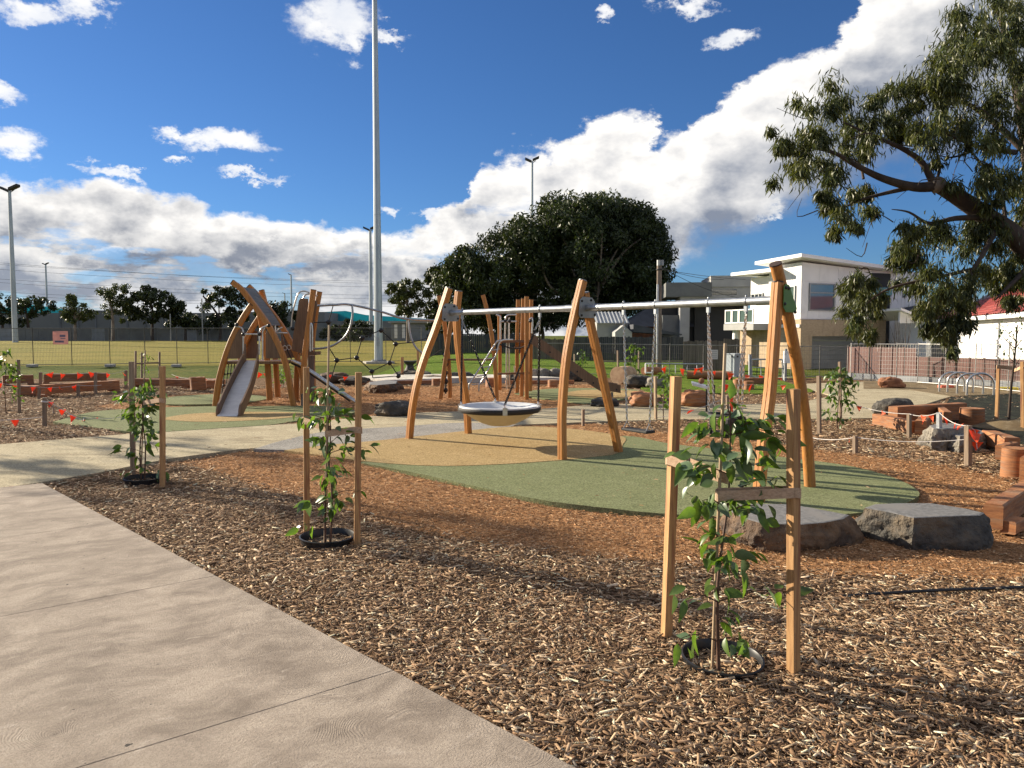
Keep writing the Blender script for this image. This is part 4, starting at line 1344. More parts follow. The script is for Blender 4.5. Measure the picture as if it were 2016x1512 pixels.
# ================================================================ SAPLINGS, STAKES, COLLARS
def leaf_mesh(name, L, W, bend, fold):
    """broad pointed leaf folded along its midrib, root at origin, pointing along +X"""
    V, F = [], []
    prof = [(0.0, 0.04), (0.18, 0.72), (0.38, 1.0), (0.60, 0.86), (0.82, 0.45), (1.0, 0.0)]
    for (u, w) in prof:
        x = u * L
        z = -bend * L * u * u
        V += [(x, -w * W / 2, z + fold * w * W / 2), (x, 0, z), (x, w * W / 2, z + fold * w * W / 2)]
    for i in range(len(prof) - 1):
        a = i * 3
        F += [(a, a + 3, a + 4, a + 1), (a + 1, a + 4, a + 5, a + 2)]
    me = bpy.data.meshes.new(name)
    me.from_pydata(V, [], F)
    me.polygons.foreach_set('use_smooth', [True] * len(me.polygons))
    me.update()
    return me


LEAVES = []
for k, (L_, W_, b_, f_) in enumerate(((0.088, 0.052, 0.18, 0.30), (0.102, 0.050, 0.32, 0.38), (0.074, 0.046, 0.08, 0.22), (0.110, 0.044, 0.45, 0.30))):
    for m_ in ('leaf_young', 'leaf_blue'):
        me = leaf_mesh('leaf', L_, W_, b_, f_)
        me.materials.append(MATS[m_])
        LEAVES.append(me)


def stake(base_px, top_px, Y, w, label, m='stake_wood', name='tree_stake', group='timber stakes holding the saplings', rot=0.6):
    b = P(base_px[0], base_px[1], Y)
    t_ = P(top_px[0], top_px[1], Y)
    root = thing(name, label, 'stake', Vector((b.x, b.y, 0)), group)
    side = Vector((math.cos(rot), math.sin(rot), 0))
    o = MB().beam([Vector((b.x, b.y, -0.04)), b.lerp(t_, 0.5), t_], side, w, w, w * 0.04).build('shaft', m, root)
    return root, Vector((b.x, b.y, 0)), t_


def tie(parent, ps, pt, z, hw, rs=0.034, rt=0.022):
    """flat hessian strap looped round a stake and a stem"""
    ps, pt = Vector((ps.x, ps.y, z[0])), Vector((pt.x, pt.y, z[1]))
    d = (pt - ps)
    d.z = 0
    d.normalize()
    nrm_ = Vector((-d.y, d.x, 0))
    loop = []
    for k in range(7):
        an = R(90 + 180 * k / 6)
        loop.append(ps + d * (math.cos(an) * rs) + nrm_ * (math.sin(an) * rs))
    for k in range(7):
        an = R(-90 + 180 * k / 6)
        loop.append(pt + d * (math.cos(an) * rt) + nrm_ * (math.sin(an) * rt))
    loop.append(loop[0])
    mb = MB()
    n = len(loop)
    for i, p in enumerate(loop):
        q = (loop[(i + 1) % n] - loop[i - 1])
        q.z = 0
        q = q.normalized() if q.length > 1e-6 else d
        o_ = Vector((q.y, -q.x, 0)) * 0.004
        sag = -0.012 * math.sin(PI * i / n * 2) ** 2
        zz = Vector((0, 0, hw / 2))
        s_ = Vector((0, 0, sag))
        mb.v += [p + zz + s_, p - zz + s_, p - zz + o_ + s_, p + zz + o_ + s_]
    for i in range(n - 1):
        for j in range(4):
            mb.f.append((4 * i + j, 4 * i + (j + 1) % 4, 4 * i + 4 + (j + 1) % 4, 4 * i + 4 + j))
    return mb.build('hessian_tie', 'hessian', parent)


def collar(c, r, label, tilt=0.0):
    mb = MB().lathe([(r - 0.012, -0.03), (r - 0.004, 0.045), (r + 0.004, 0.062), (r + 0.014, 0.058), (r + 0.012, 0.045), (r + 0.002, 0.040), (r - 0.004, -0.03)], c, 40)
    o = mb.build('planting_collar', 'pot_black', None, smooth=50, loc=c)
    o.rotation_euler = (tilt, tilt * 0.6, 0)
    MB().lathe([(0.001, 0.012), (r * 0.5, 0.006), (r - 0.008, -0.004)], c, 24).build('soil', 'compost', o)
    return tag(o, label, 'planting ring', 'black rings round the saplings')


def sapling(base, label, clusters, stem_top, seed, bamboo=None, stems=1, lsize=1.0, group='young leafy saplings between stakes', single=True, dens=1.0):
    """clusters: (x offset, y offset, z, spread, leaf count)"""
    rg = random.Random(seed)
    root = thing('sapling', label, 'sapling', base, group)
    paths = []
    for s in range(stems):
        dx = (s - (stems - 1) / 2) * 0.04
        pth = smooth_path([base + Vector((dx, 0, -0.02)), base + Vector((dx + rg.uniform(-.02, .03), 0, stem_top.z * 0.33)), base.lerp(stem_top, 0.66) + Vector((rg.uniform(-.03, .03), 0, 0)), stem_top + Vector((dx * 0.4, 0, 0))], 5)
        k = len(pth)
        MB().tube(pth, [0.011 - 0.0085 * i / (k - 1) for i in range(k)], 6).build('stem', 'stem', root, smooth=60)
        paths.append(pth)
    if bamboo is not None:
        MB().tube([base + Vector((-0.03, 0.015, -0.05)), bamboo], 0.0085, 7).build('bamboo_cane', 'bamboo', root, smooth=60)
    mass = []
    for (ox, oy, z, spr, cnt) in clusters:
        pth = paths[rg.randrange(len(paths))]
        a = min(pth, key=lambda p: abs(p.z - max(0.03, z - spr * 0.5)))
        c = Vector((a.x + ox, a.y + oy, z))
        tw = smooth_path([a, a.lerp(c, 0.55) + Vector((0, 0, 0.03)), c], 3)
        MB().tube(tw, [0.004 - 0.0024 * i / (len(tw) - 1) for i in range(len(tw))], 5).build('twig', 'stem', root, smooth=60)
        for q in range(int(cnt * (dens if z > 0.5 else 1.0))):
            u = rg.random() ** 0.7
            p0 = tw[min(len(tw) - 1, int(u * len(tw)))]
            p = p0.lerp(c, 0.4) + Vector((rg.gauss(0, spr * 0.42), rg.gauss(0, spr * 0.42), rg.gauss(0, spr * 0.36)))
            if p.z < 0.06:
                p.z = 0.06 + rg.random() * 0.05
            out = (p - a)
            out.z *= 0.3
            if out.length < 0.01:
                out = Vector((rg.uniform(-1, 1), rg.uniform(-1, 1), 0))
            yaw = math.atan2(out.y, out.x) + rg.gauss(0, 0.9)
            pitch = rg.gauss(0.45, 0.55)
            roll = rg.gauss(0, 0.8)
            mw = Matrix.Translation(p - base) @ Matrix.Rotation(yaw, 4, 'Z') @ Matrix.Rotation(pitch, 4, 'Y') @ Matrix.Rotation(roll, 4, 'X') @ Matrix.Scale(lsize * rg.uniform(0.6, 1.15), 4)
            me = LEAVES[rg.randrange(4) * 2 + (1 if rg.random() < 0.38 else 0)]
            if single:
                o = bpy.data.objects.new('leaf', me)
                COL.objects.link(o)
                o.parent = root
                o.matrix_local = mw
            else:
                mass.append((me, mw))
    if mass:
        mb = MB()
        for me, mw in mass:
            mb.add([mw @ v.co + base for v in me.vertices], [tuple(p.vertices) for p in me.polygons])
        mb.build('foliage', 'leaf_young', root, smooth=60)
    return root


# nearest sapling (right)
bA = G(1415, 1312)
sA1, a1b, a1t = stake((1312, 1252), (1331, 741), 4.36, 0.050, 'left timber stake of the nearest sapling, stained red near the middle', rot=0.35)
sA2, a2b, a2t = stake((1562, 1330), (1562, 766), 3.85, 0.050, 'right timber stake of the nearest sapling, closest stake to the camera', rot=0.5)
zt = 1.70 - (965 - 660) / 1514 * 3.96
tie(sA1, P(1323, 900, 4.36), P(1424, 930, 4.02), (P(1323, 902, 4.36).z, P(1424, 938, 4.02).z), 0.056)
tie(sA2, P(1562, 965, 3.85), P(1418, 975, 3.92), (P(1562, 967, 3.85).z, P(1418, 972, 3.92).z), 0.052)
sapling(bA, 'nearest leafy sapling in the right foreground between two tall stakes',
        [(-0.03, 0, 1.33, 0.07, 5), (0.02, 0, 1.27, 0.11, 13), (-0.12, 0.05, 1.22, 0.10, 10), (0.16, 0.02, 1.24, 0.11, 13), (0.27, 0.0, 1.18, 0.07, 7), (-0.02, -0.05, 1.10, 0.13, 15), (-0.20, 0.02, 1.00, 0.10, 13), (0.14, 0.05, 1.02, 0.10, 9),
         (0.24, -0.04, 0.96, 0.07, 7), (-0.14, -0.05, 0.86, 0.10, 11), (0.04, 0.05, 0.84, 0.11, 10), (0.19, 0.0, 0.80, 0.08, 7), (-0.05, 0.0, 0.68, 0.11, 11), (0.02, -0.03, 0.60, 0.08, 8), (0.17, 0.03, 0.55, 0.07, 5),
         (0.02, 0.0, 0.42, 0.08, 7), (-0.17, -0.02, 0.36, 0.07, 6), (0.42, 0.10, 0.36, 0.06, 8), (0.03, -0.06, 0.27, 0.07, 6), (-0.20, -0.05, 0.17, 0.06, 5), (0.10, -0.08, 0.15, 0.07, 8)],
        P(1438, 800, 3.98), 21, bamboo=P(1428, 676, 4.02), lsize=1.08, dens=1.7)
collar(G(1421, 1296) + Vector((0, 0, -0.045)), 0.20, 'black plastic ring half buried in chips round the nearest sapling', 0.05)

# middle sapling
bB = G(645, 1072)
sB1, _, _ = stake((604, 1053), (603, 723), 6.57, 0.050, 'left timber stake of the sapling beside the concrete path', rot=0.3)
sB2, _, _ = stake((703, 1078), (706, 733), 6.18, 0.050, 'right timber stake of the sapling beside the concrete path', rot=0.25)
tie(sB1, P(604, 835, 6.57), P(646, 845, 6.3), (P(604, 826, 6.57).z, P(646, 842, 6.3).z), 0.055)
tie(sB2, P(704, 846, 6.18), P(646, 852, 6.25), (P(704, 845, 6.18).z, P(646, 852, 6.25).z), 0.05)
sapling(bB, 'thin sapling with a tall bamboo cane beside the concrete path',
        [(0.02, 0, 1.24, 0.07, 6), (-0.12, 0.0, 1.20, 0.10, 9), (0.06, 0, 1.10, 0.10, 9), (-0.06, 0, 1.04, 0.10, 8), (-0.30, 0.05, 1.02, 0.06, 6), (0.27, 0.0, 1.02, 0.07, 5), (0.16, 0, 0.90, 0.09, 9), (0.30, 0, 0.78, 0.08, 10),
         (-0.12, 0, 0.86, 0.07, 5), (0.04, 0, 0.76, 0.08, 6), (0.10, 0, 0.62, 0.10, 11), (-0.05, 0, 0.56, 0.06, 5), (0.02, 0, 0.40, 0.11, 17), (-0.01, 0, 0.30, 0.09, 12), (-0.22, 0, 0.36, 0.05, 4), (-0.18, -0.05, 0.17, 0.05, 5), (0.24, 0, 0.42, 0.05, 4)],
        P(650, 770, 6.28), 33, bamboo=P(648, 640, 6.3), stems=2, lsize=1.08, dens=1.6)
collar(G(645, 1065) + Vector((0, 0, -0.01)), 0.215, 'black plastic ring standing proud round the sapling beside the concrete path', 0.02)

# left sapling
bC = G(281, 942)
sC1, _, _ = stake((262, 934), (259, 712), 9.45, 0.055, 'left timber stake of the bushy sapling by the path corner', 'stake_grey', rot=0.2)
sC2, _, _ = stake((320, 955), (320, 721), 8.75, 0.055, 'right timber stake of the bushy sapling by the path corner', 'stake_wood', rot=0.2)
tie(sC2, P(320, 790, 8.75), P(286, 790, 9.1), (P(320, 787, 8.75).z, P(286, 792, 9.1).z), 0.05)
sapling(bC, 'bushy sapling at the path corner near the left edge of the chip bed',
        [(0.02, 0, 1.10, 0.10, 9), (-0.12, 0, 1.04, 0.12, 12), (0.14, 0, 1.02, 0.12, 14), (-0.30, 0, 0.96, 0.10, 10), (-0.05, 0, 0.90, 0.12, 14), (0.16, 0, 0.86, 0.10, 10), (-0.16, 0, 0.76, 0.12, 14), (0.03, 0, 0.70, 0.10, 9),
         (-0.10, 0, 0.60, 0.10, 9), (0.15, 0, 0.52, 0.11, 11), (0.10, 0, 0.40, 0.09, 8), (-0.34, 0, 0.36, 0.08, 8), (-0.10, 0, 0.28, 0.10, 10), (-0.02, 0, 0.16, 0.07, 7), (-0.2, -0.1, 0.10, 0.05, 4), (0.26, -0.1, 0.08, 0.05, 4)],
        P(284, 745, 9.2), 44, bamboo=P(286, 690, 9.25), stems=2, lsize=1.15, dens=1.6)
collar(G(283, 944) + Vector((0, 0, -0.03)), 0.21, 'black plastic ring round the bushy sapling by the path corner', 0.02)

# sapling at the far left edge
bD = G(12, 812)
stake((38, 808), (36, 708), 17.3, 0.07, 'timber stake of the sapling at the left edge of the picture', 'stake_grey')
sapling(bD, 'dark leafy sapling at the left edge of the picture', [(0, 0, 1.3, 0.12, 14), (-0.1, 0, 1.15, 0.16, 20), (0.15, 0, 1.05, 0.16, 18), (0.1, 0, 0.9, 0.16, 18), (0.25, 0, 0.75, 0.12, 12), (0.2, 0, 0.5, 0.12, 12), (0.3, 0, 0.35, 0.1, 8)],
        P(12, 684, 16.9), 51, lsize=1.25, single=False)

# sapling right of the swing
bE = G(1650, 842)
stake((1613, 852), (1612, 740), 13.4, 0.06, 'timber stake of the leafy sapling to the right of the swing', 'stake_grey')
stake((1655, 826), (1653, 712), 15.5, 0.045, 'thin stake behind the leafy sapling to the right of the swing', 'stake_grey')
sapling(bE, 'dense leafy sapling standing right of the swing frame beside the bunting',
        [(0.0, 0, 1.02, 0.12, 14), (-0.14, 0, 0.98, 0.12, 14), (0.16, 0, 0.96, 0.14, 18), (0.30, 0, 0.80, 0.10, 10), (-0.15, 0, 0.80, 0.13, 14), (0.06, 0, 0.78, 0.13, 16), (0.2, 0, 0.62, 0.14, 16), (-0.12, 0, 0.58, 0.12, 14), (0.02, 0, 0.45, 0.12, 14),
         (0.2, 0, 0.36, 0.12, 12), (-0.3, 0, 0.28, 0.1, 12), (-0.1, 0, 0.22, 0.1, 10), (0.1, 0, 0.15, 0.1, 10)],
        G(1650, 842) + Vector((0, 0, 1.05)), 61, stems=2, lsize=1.2, dens=1.5)

# saplings behind the swing
bF = G(1306, 826)
stake((1291, 830), (1290, 741), 15.4, 0.05, 'thin pale stake behind the flat swing seat', 'bamboo')
sapling(bF, 'small leafy sapling behind the left stake of the nearest sapling', [(0.0, 0, 0.95, 0.12, 12), (0.05, 0, 0.8, 0.15, 20), (0.15, 0, 0.7, 0.14, 16), (0.0, 0, 0.6, 0.14, 16), (0.1, 0, 0.45, 0.12, 12), (0.05, 0, 0.3, 0.08, 8), (-0.15, 0, 0.25, 0.08, 8)],
        bF + Vector((0, 0, 1.0)), 71, lsize=1.2, single=False)
bI = G(1242, 741)
stake((1217, 744), (1216, 690), 31.0, 0.06, 'left stake of the small tree on the lawn by the dark fence', 'stake_grey')
stake((1257, 738), (1258, 690), 33.0, 0.06, 'right stake of the small tree on the lawn by the dark fence', 'stake_grey')
sapling(bI, 'small leafy tree on the lawn in front of the dark paling fence', [(0, 0, 1.25, 0.2, 16), (0.2, 0, 1.15, 0.25, 22), (0.35, 0, 1.1, 0.2, 16), (0.1, 0, 0.8, 0.25, 20), (-0.1, 0, 0.5, 0.2, 14), (0.1, 0, 0.3, 0.2, 14)],
        bI + Vector((0, 0, 1.4)), 81, lsize=2.0, single=False)
bJ = G(1147, 728)
stake((1131, 730), (1131, 697), 36.0, 0.06, 'left stake of the shrub on the lawn left of the swing post', 'stake_grey')
sapling(bJ, 'sparse shrub on the lawn behind the brown slide', [(0, 0, 0.8, 0.25, 22), (0.1, 0, 0.6, 0.25, 20), (-0.1, 0, 0.35, 0.2, 16)], bJ + Vector((0, 0, 0.95)), 82, lsize=2.0, single=False)
bH = G(285, 742)
for x, tp in ((267, 691), (279, 694), (314, 693)):
    stake((x, 746), (x, tp), 31.0, 0.07, {267: 'left', 279: 'middle', 314: 'right'}[x] + ' stake of the small planting frame in front of the field fence', 'stake_grey')
MB().beam([P(267, 716, 31.0), P(314, 714, 31.0)], (0, 1, 0), 0.03, 0.06).build('cross_rail', 'stake_grey')
o = bpy.data.objects['cross_rail']
tag(o, 'thin timber cross rail nailed between the stakes of the small planting frame', 'rail')
sapling(bH, 'wispy small plant inside the planting frame in front of the field fence', [(0, 0, 0.9, 0.2, 14), (0.1, 0, 0.7, 0.22, 16), (-0.05, 0, 0.5, 0.2, 14), (0.05, 0, 0.3, 0.15, 10)], bH + Vector((0, 0, 1.0)), 83, lsize=1.6, single=False)
bK = G(557, 764)
sapling(bK, 'small grey bush in a black ring behind the slide tower', [(0, 0, 0.55, 0.2, 22), (0.1, 0, 0.4, 0.2, 24), (-0.1, 0, 0.25, 0.2, 22)], bK + Vector((0, 0, 0.65)), 84, lsize=1.5, single=False)

# bare young tree at the right edge with its frame
gb = G(1985, 842)
yt = thing('young_tree', 'nearly bare young tree staked at the right edge', 'tree', gb)
tr = smooth_path([gb, P(1990, 770, gb.y), P(1998, 700, gb.y), P(2003, 640, gb.y)], 5)
MB().tube(tr, [0.028 - 0.018 * i / (len(tr) - 1) for i in range(len(tr))], 8).build('trunk', 'bark_dark', yt, smooth=60)
rg = random.Random(5)
mb = MB()
lm = MB()
for (x, y) in ((1968, 655), (1975, 662), (1990, 648), (1985, 668), (2000, 642), (2012, 630), (2006, 660), (1995, 684), (2020, 650), (1978, 690), (2015, 690), (1972, 640)):
    e = P(x, y, gb.y + rg.uniform(-.25, .25))
    a = min(tr, key=lambda p: abs(p.z - (e.z - 0.28)))
    pth = smooth_path([a, a.lerp(e, 0.5) + Vector((0, 0, -0.02)), e], 3)
    mb.tube(pth, [0.009, 0.008, 0.007, 0.006, 0.005, 0.004, 0.003][:len(pth)], 5)
    for q in range(11):
        me = LEAVES[rg.randrange(8)]
        mw = Matrix.Translation(e + Vector((rg.gauss(0, .07), rg.gauss(0, .07), rg.gauss(0, .06)))) @ Matrix.Rotation(rg.uniform(0, 6.3), 4, 'Z') @ Matrix.Rotation(rg.uniform(-1, 1), 4, 'Y') @ Matrix.Scale(rg.uniform(0.5, 0.8), 4)
        lm.add([mw @ v.co for v in me.vertices], [tuple(p.vertices) for p in me.polygons])
mb.build('branches', 'bark_dark', yt, smooth=60)
lm.build('leaves', 'leaf_young', yt, smooth=60)
s1, _, t1_ = stake((1962, 834), (1966, 721), 14.8, 0.055, 'left stake of the bare young tree at the right edge', 'stake_wood')
s2, _, t2_ = stake((2014, 856), (2013, 712), 13.6, 0.055, 'right stake of the bare young tree at the right edge', 'stake_wood')
MB().beam([P(1962, 722, 14.75), P(1996, 725, 14.7)], (0, 1, 0), 0.02, 0.07).build('cross_slat', 'log_pale', s1)
MB().beam([P(2016, 722, 13.55), P(1994, 731, 14.4)], (0, 1, 0), 0.02, 0.07).build('cross_slat', 'log_pale', s2)
c = G(1988, 842)
MB().lathe([(0.001, 0.16), (0.25, 0.14), (0.5, 0.07), (0.75, 0.0), (0.85, -0.05)], c, 24).build('planting_mound', 'bare_earth', None, smooth=60, loc=c)
tag(bpy.data.objects['planting_mound'], 'low mound of loose earth at the foot of the bare young tree', 'earth mound')


# ================================================================ ROCKS AND TIMBERS
def nz(v, k=1.0):
    from mathutils import noise as mn
    return mn.fractal(Vector(v) * k, 0.9, 2.1, 5)


def slab_rock(top_pix, bot_pix, ztop, label, m='basalt', amp=0.03, seed=0.0, sawn=True, sub=18):
    """quarried boulder with a sawn top face; outlines given on the photograph at top and ground level"""
    top = [G(x, y, ztop) for x, y in top_pix]
    def res(pts, n):
        pts = pts + [pts[0]]
        ln = [0]
        for a, b in zip(pts, pts[1:]):
            ln.append(ln[-1] + (b - a).length)
        out = []
        for i in range(n):
            s = ln[-1] * i / n
            k = max(j for j in range(len(ln)) if ln[j] <= s)
            k = min(k, len(pts) - 2)
            out.append(pts[k].lerp(pts[k + 1], (s - ln[k]) / max(1e-6, ln[k + 1] - ln[k])))
        return out
    n = 150
    T_ = res(top, n)
    ct = sum(T_, Vector()) / n
    # ground outline: given in front, mirrored bulge elsewhere
    B_ = []
    bot = [G(x, y, 0) for x, y in bot_pix] if bot_pix else None
    for p in T_:
        d = (p - ct)
        d.z = 0
        q = ct + d * 1.06
        q.z = -0.06
        if bot:
            dd = d.normalized()
            best = max(bot, key=lambda b_: ((b_ - ct).x * dd.x + (b_ - ct).y * dd.y))
            w_ = max(0.0, ((best - ct).x * dd.x + (best - ct).y * dd.y) - d.length)
            q = ct + dd * (d.length + min(w_, 0.22))
            q.z = -0.06
        B_.append(q)
    rows_ = []
    for r in range(sub + 1):
        k = r / sub
        row = []
        for p, q in zip(T_, B_):
            s = p.lerp(q, k)
            d = (s - ct)
            d.z = 0
            d.normalize()
            bul = amp * 1.2 * math.sin(PI * k) + (nz(s + Vector((seed, 0, 0)), 5.0) * amp * 1.0 + nz(s + Vector((seed, 4, 0)), 14.0) * amp * 0.7 + nz(s + Vector((seed, 9, 0)), 38.0) * amp * 0.35) * min(1.0, k * 5)
            row.append(s + d * bul + Vector((0, 0, -0.012 * (k > 0) * abs(nz(s, 20.0)))))
        rows_.append(row)
    root = thing('boulder', label, 'boulder', Vector((ct.x, ct.y, 0)))
    mb = MB()
    mb.v = [p for row in rows_ for p in row]
    for r in range(sub):
        for j in range(n):
            mb.f.append((r * n + j, (r + 1) * n + j, (r + 1) * n + (j + 1) % n, r * n + (j + 1) % n))
    mb.build('rough_side', m, root, smooth=55)
    rim = [p for p in rows_[0]]
    inn = [ct + (p - ct) * 0.96 + Vector((0, 0, 0.004)) for p in rim]
    mt = MB()
    mt.v = rim + inn
    mt.f = [(j, (j + 1) % n, n + (j + 1) % n, n + j) for j in range(n)] + [tuple(range(n, 2 * n))]
    mt.build('sawn_top', 'basalt_sawn' if sawn else m, root)
    return root


def rock(c, rad, seed, m, label, sq=2.6, amp=0.16, rz=0.0, cat='boulder', name='boulder', group=None):
    """irregular boulder from a displaced superellipsoid"""
    mb = MB()
    n, k = 36, 18
    for i in range(k + 1):
        th = PI * i / k - PI / 2
        for j in range(n):
            ph = 2 * PI * j / n
            f = lambda a: math.copysign(abs(a) ** (2 / sq), a)
            v = Vector((f(math.cos(th)) * f(math.cos(ph)), f(math.cos(th)) * f(math.sin(ph)), f(math.sin(th))))
            dsp = 1 + amp * nz(v * 1.0 + Vector((seed, 0, 0)), 1.5) + amp * 0.35 * nz(v + Vector((0, seed, 0)), 5.0)
            v = Vector((v.x * rad[0], v.y * rad[1], v.z * rad[2])) * dsp
            v = Matrix.Rotation(rz, 3, 'Z') @ v
            mb.v.append(Vector(c) + v + Vector((0, 0, rad[2] * 0.78)))
    for i in range(k):
        for j in range(n):
            mb.f.append((i * n + j, i * n + (j + 1) % n, (i + 1) * n + (j + 1) % n, (i + 1) * n + j))
    o = mb.build(name, m, None, smooth=50, loc=c)
    return tag(o, label, cat, group)


slab_rock([(1430, 1002), (1457, 993), (1505, 992), (1554, 993), (1599, 1000), (1640, 1008), (1672, 1014), (1660, 1022), (1624, 1029), (1577, 1033), (1502, 1031), (1462, 1020)],
          [(1438, 1045), (1462, 1064), (1536, 1082), (1615, 1073), (1682, 1045)], 0.20, 'flat sawn brown boulder behind the nearest sapling', 'basalt_brown', 0.035, 1.0)
slab_rock([(1702, 1000), (1722, 993), (1765, 991), (1832, 991), (1899, 1001), (1938, 1010), (1930, 1015), (1865, 1017), (1799, 1020), (1752, 1009)],
          [(1693, 1027), (1740, 1044), (1807, 1068), (1899, 1072), (1945, 1064)], 0.235, 'flat sawn grey boulder at the right edge beside the timber beam', 'basalt', 0.03, 7.0)
slab_rock([(1830, 838), (1850, 833), (1880, 834), (1900, 838), (1896, 843), (1860, 845), (1838, 844)], [(1828, 860), (1850, 868)], 0.30, 'sawn grey rock left of the pair inside the bunting', 'rock_grey', 0.04, 3.0)
slab_rock([(1860, 852), (1885, 844), (1925, 846), (1942, 850), (1930, 856), (1890, 859)], [(1858, 880), (1890, 884), (1935, 880)], 0.22, 'sawn grey rock right of the pair inside the bunting', 'rock_grey', 0.04, 4.0)
slab_rock([(727, 752), (760, 748), (782, 750), (780, 755), (745, 758), (728, 757)], [(724, 766), (760, 768), (783, 764)], 0.24, 'flat topped brown boulder under the rope net', 'basalt_brown', 0.05, 5.0)


def at(px, py):
    return G(px, py)


for (px, py, rx, ry, rz_, seed, m, label) in (
        (775, 818, 0.42, 0.34, 0.17, 2.0, 'basalt', 'dark pitted boulder on the chips in front of the rope net'),
        (1190, 800, 0.34, 0.26, 0.115, 4.0, 'basalt', 'low dark boulder behind the right leg of the middle swing frame'),
        (1266, 800, 0.33, 0.30, 0.20, 6.0, 'redgum', 'split red log boulder behind the flat swing seat'),
        (1366, 800, 0.36, 0.30, 0.22, 8.0, 'redgum', 'rounded red log boulder behind the nearest sapling'),
        (1258, 762, 0.50, 0.4, 0.22, 9.0, 'basalt', 'dark rounded boulder beside the pale log end'),
        (1290, 764, 0.32, 0.3, 0.20, 10.0, 'rock_grey', 'grey boulder right of the dark boulder by the pale log'),
        (1752, 764, 0.36, 0.28, 0.20, 11.0, 'sandstone', 'red sandstone boulder standing on the path near the mesh fence'),
        (1772, 764, 0.16, 0.14, 0.10, 11.5, 'sandstone', 'small red stone beside the sandstone boulder'),
        (1760, 818, 0.42, 0.30, 0.20, 12.0, 'basalt', 'black boulder behind the lit timber sleeper'),
        (1235, 742, 0.22, 0.2, 0.14, 13.0, 'limestone', 'small pale boulder behind the round log end'),
        (1095, 748, 0.30, 0.28, 0.24, 14.0, 'rock_grey', 'grey square boulder right of the sand edging'),
        (1068, 748, 0.28, 0.28, 0.24, 15.0, 'rock_grey', 'grey boulder next to the pale stone by the frame posts'),
        (1128, 750, 0.40, 0.3, 0.26, 16.0, 'basalt', 'dark boulder under the brown slide'),
        (1048, 748, 0.24, 0.24, 0.24, 17.0, 'limestone', 'pale stone block beside the frame posts'),
        (660, 752, 0.55, 0.35, 0.20, 18.0, 'basalt_brown', 'low brown boulder left of the sand edging'),
        (905, 748, 0.50, 0.35, 0.17, 19.0, 'basalt', 'dark flat boulder between the crossed posts'),
        (810, 744, 0.70, 0.35, 0.16, 20.0, 'basalt', 'long dark boulder behind the sand edging'),
        (700, 757, 0.55, 0.3, 0.15, 21.0, 'basalt', 'dark low boulder at the left end of the sand edging'),
        (1020, 752, 0.4, 0.3, 0.18, 22.0, 'basalt', 'dark boulder at the foot of the frame posts'),
        (860, 750, 0.5, 0.3, 0.12, 23.0, 'limestone', 'flat pale stone beside the pedestal')):
    rock(at(px, py), (rx, ry, rz_), seed, m, label, 3.2 if 'square' in label else 2.5, 0.22)

# sand play area edged in pale stone
sheet('sand_pit', poly_world([(700, 750), (760, 745), (850, 744), (960, 745), (1040, 747), (1110, 752), (1000, 752), (880, 753), (760, 757)], 0.16, smooth=False), 'sand_white', 0.2)


def timber(a, b, w, h, z0, label, supports=(), m='redgum', cat='timber beam', name='timber_beam', group=None):
    a, b = Vector(a), Vector(b)
    root = thing(name, label, cat, Vector((a.x, a.y, 0)), group)
    zc = Vector((0, 0, z0 + h / 2))
    d = (b - a).normalized()
    side = Vector((-d.y, d.x, 0))
    n = 6
    MB().beam([a.lerp(b, i / n) + zc + Vector((0, 0, 0.004 * math.sin(i * 2.1))) for i in range(n + 1)], side, w, h, 0.012).build('beam', m, root)
    for s in supports:
        p = a.lerp(b, s)
        MB().beam([p - side * (w * 0.75) + Vector((0, 0, z0 * 0.5)), p + side * (w * 0.75) + Vector((0, 0, z0 * 0.5))], d, 0.20, z0 + 0.02, 0.008).build('support_block', m, root)
    return root


timber(G(1954, 1046), G(1954, 1046) + Vector((1.5, 1.55, 0)), 0.15, 0.22, 0.02, 'long red timber beam running out of the right edge beside the grey boulder')
MB().beam([G(1984, 1050) + Vector((0, 0, 0.05)), G(2004, 1040) + Vector((0, 0, 0.05))], (0, 1, 0), 0.12, 0.11, 0.01).build('timber_block', 'redgum')
tag(bpy.data.objects['timber_block'], 'short red timber block under the long beam at the right edge', 'timber block')
timber(G(1726, 836), G(1800, 853), 0.18, 0.21, 0.0, 'sunlit orange timber sleeper in front of the black boulder', (0.05,))
timber(G(1812, 856), G(1822, 842), 0.18, 0.24, 0.0, 'short timber sleeper end right of the sunlit sleeper')
timber(G(1757, 838), G(1893, 828), 0.20, 0.33, 0.03, 'long dark timber sleeper wall behind the sunlit sleeper')
timber(G(1946, 879), G(1992, 896), 0.20, 0.20, 0.05, 'sunlit timber sleeper on a block at the right edge', (0.02,))
timber(G(1968, 905), G(1995, 897), 0.12, 0.20, 0.0, 'short timber sleeper end left of the red stump at the right edge')
timber(G(2026, 952), G(2090, 915), 0.2, 0.30, 0.0, 'upright timber sleeper cut off by the right edge of the picture')
timber(G(1865, 846), G(1850, 832), 0.14, 0.2, 0.12, 'small lit timber offcut behind the sawn rocks')
timber(G(5, 757), G(66, 755), 0.22, 0.28, 0.03, 'dark timber beam behind the sapling at the left edge', (0.1, 0.9))
timber(G(86, 755), G(209, 751), 0.22, 0.27, 0.05, 'straight dark timber beam nearest the field fence', (0.03, 0.96))
timber(G(84, 780), G(231, 769), 0.22, 0.27, 0.05, 'angled dark timber beam with orange bunting along it', (0.02, 0.95))
timber(G(40, 777), G(78, 778), 0.24, 0.27, 0.0, 'short timber beam end left of the angled beam')
timber(G(262, 762), G(378, 764), 0.22, 0.22, 0.06, 'low timber beam behind the bushy sapling', (0.05, 0.93))
timber(G(376, 768), G(404, 767), 0.3, 0.40, 0.0, 'square timber block beside the slide tower', cat='timber block')
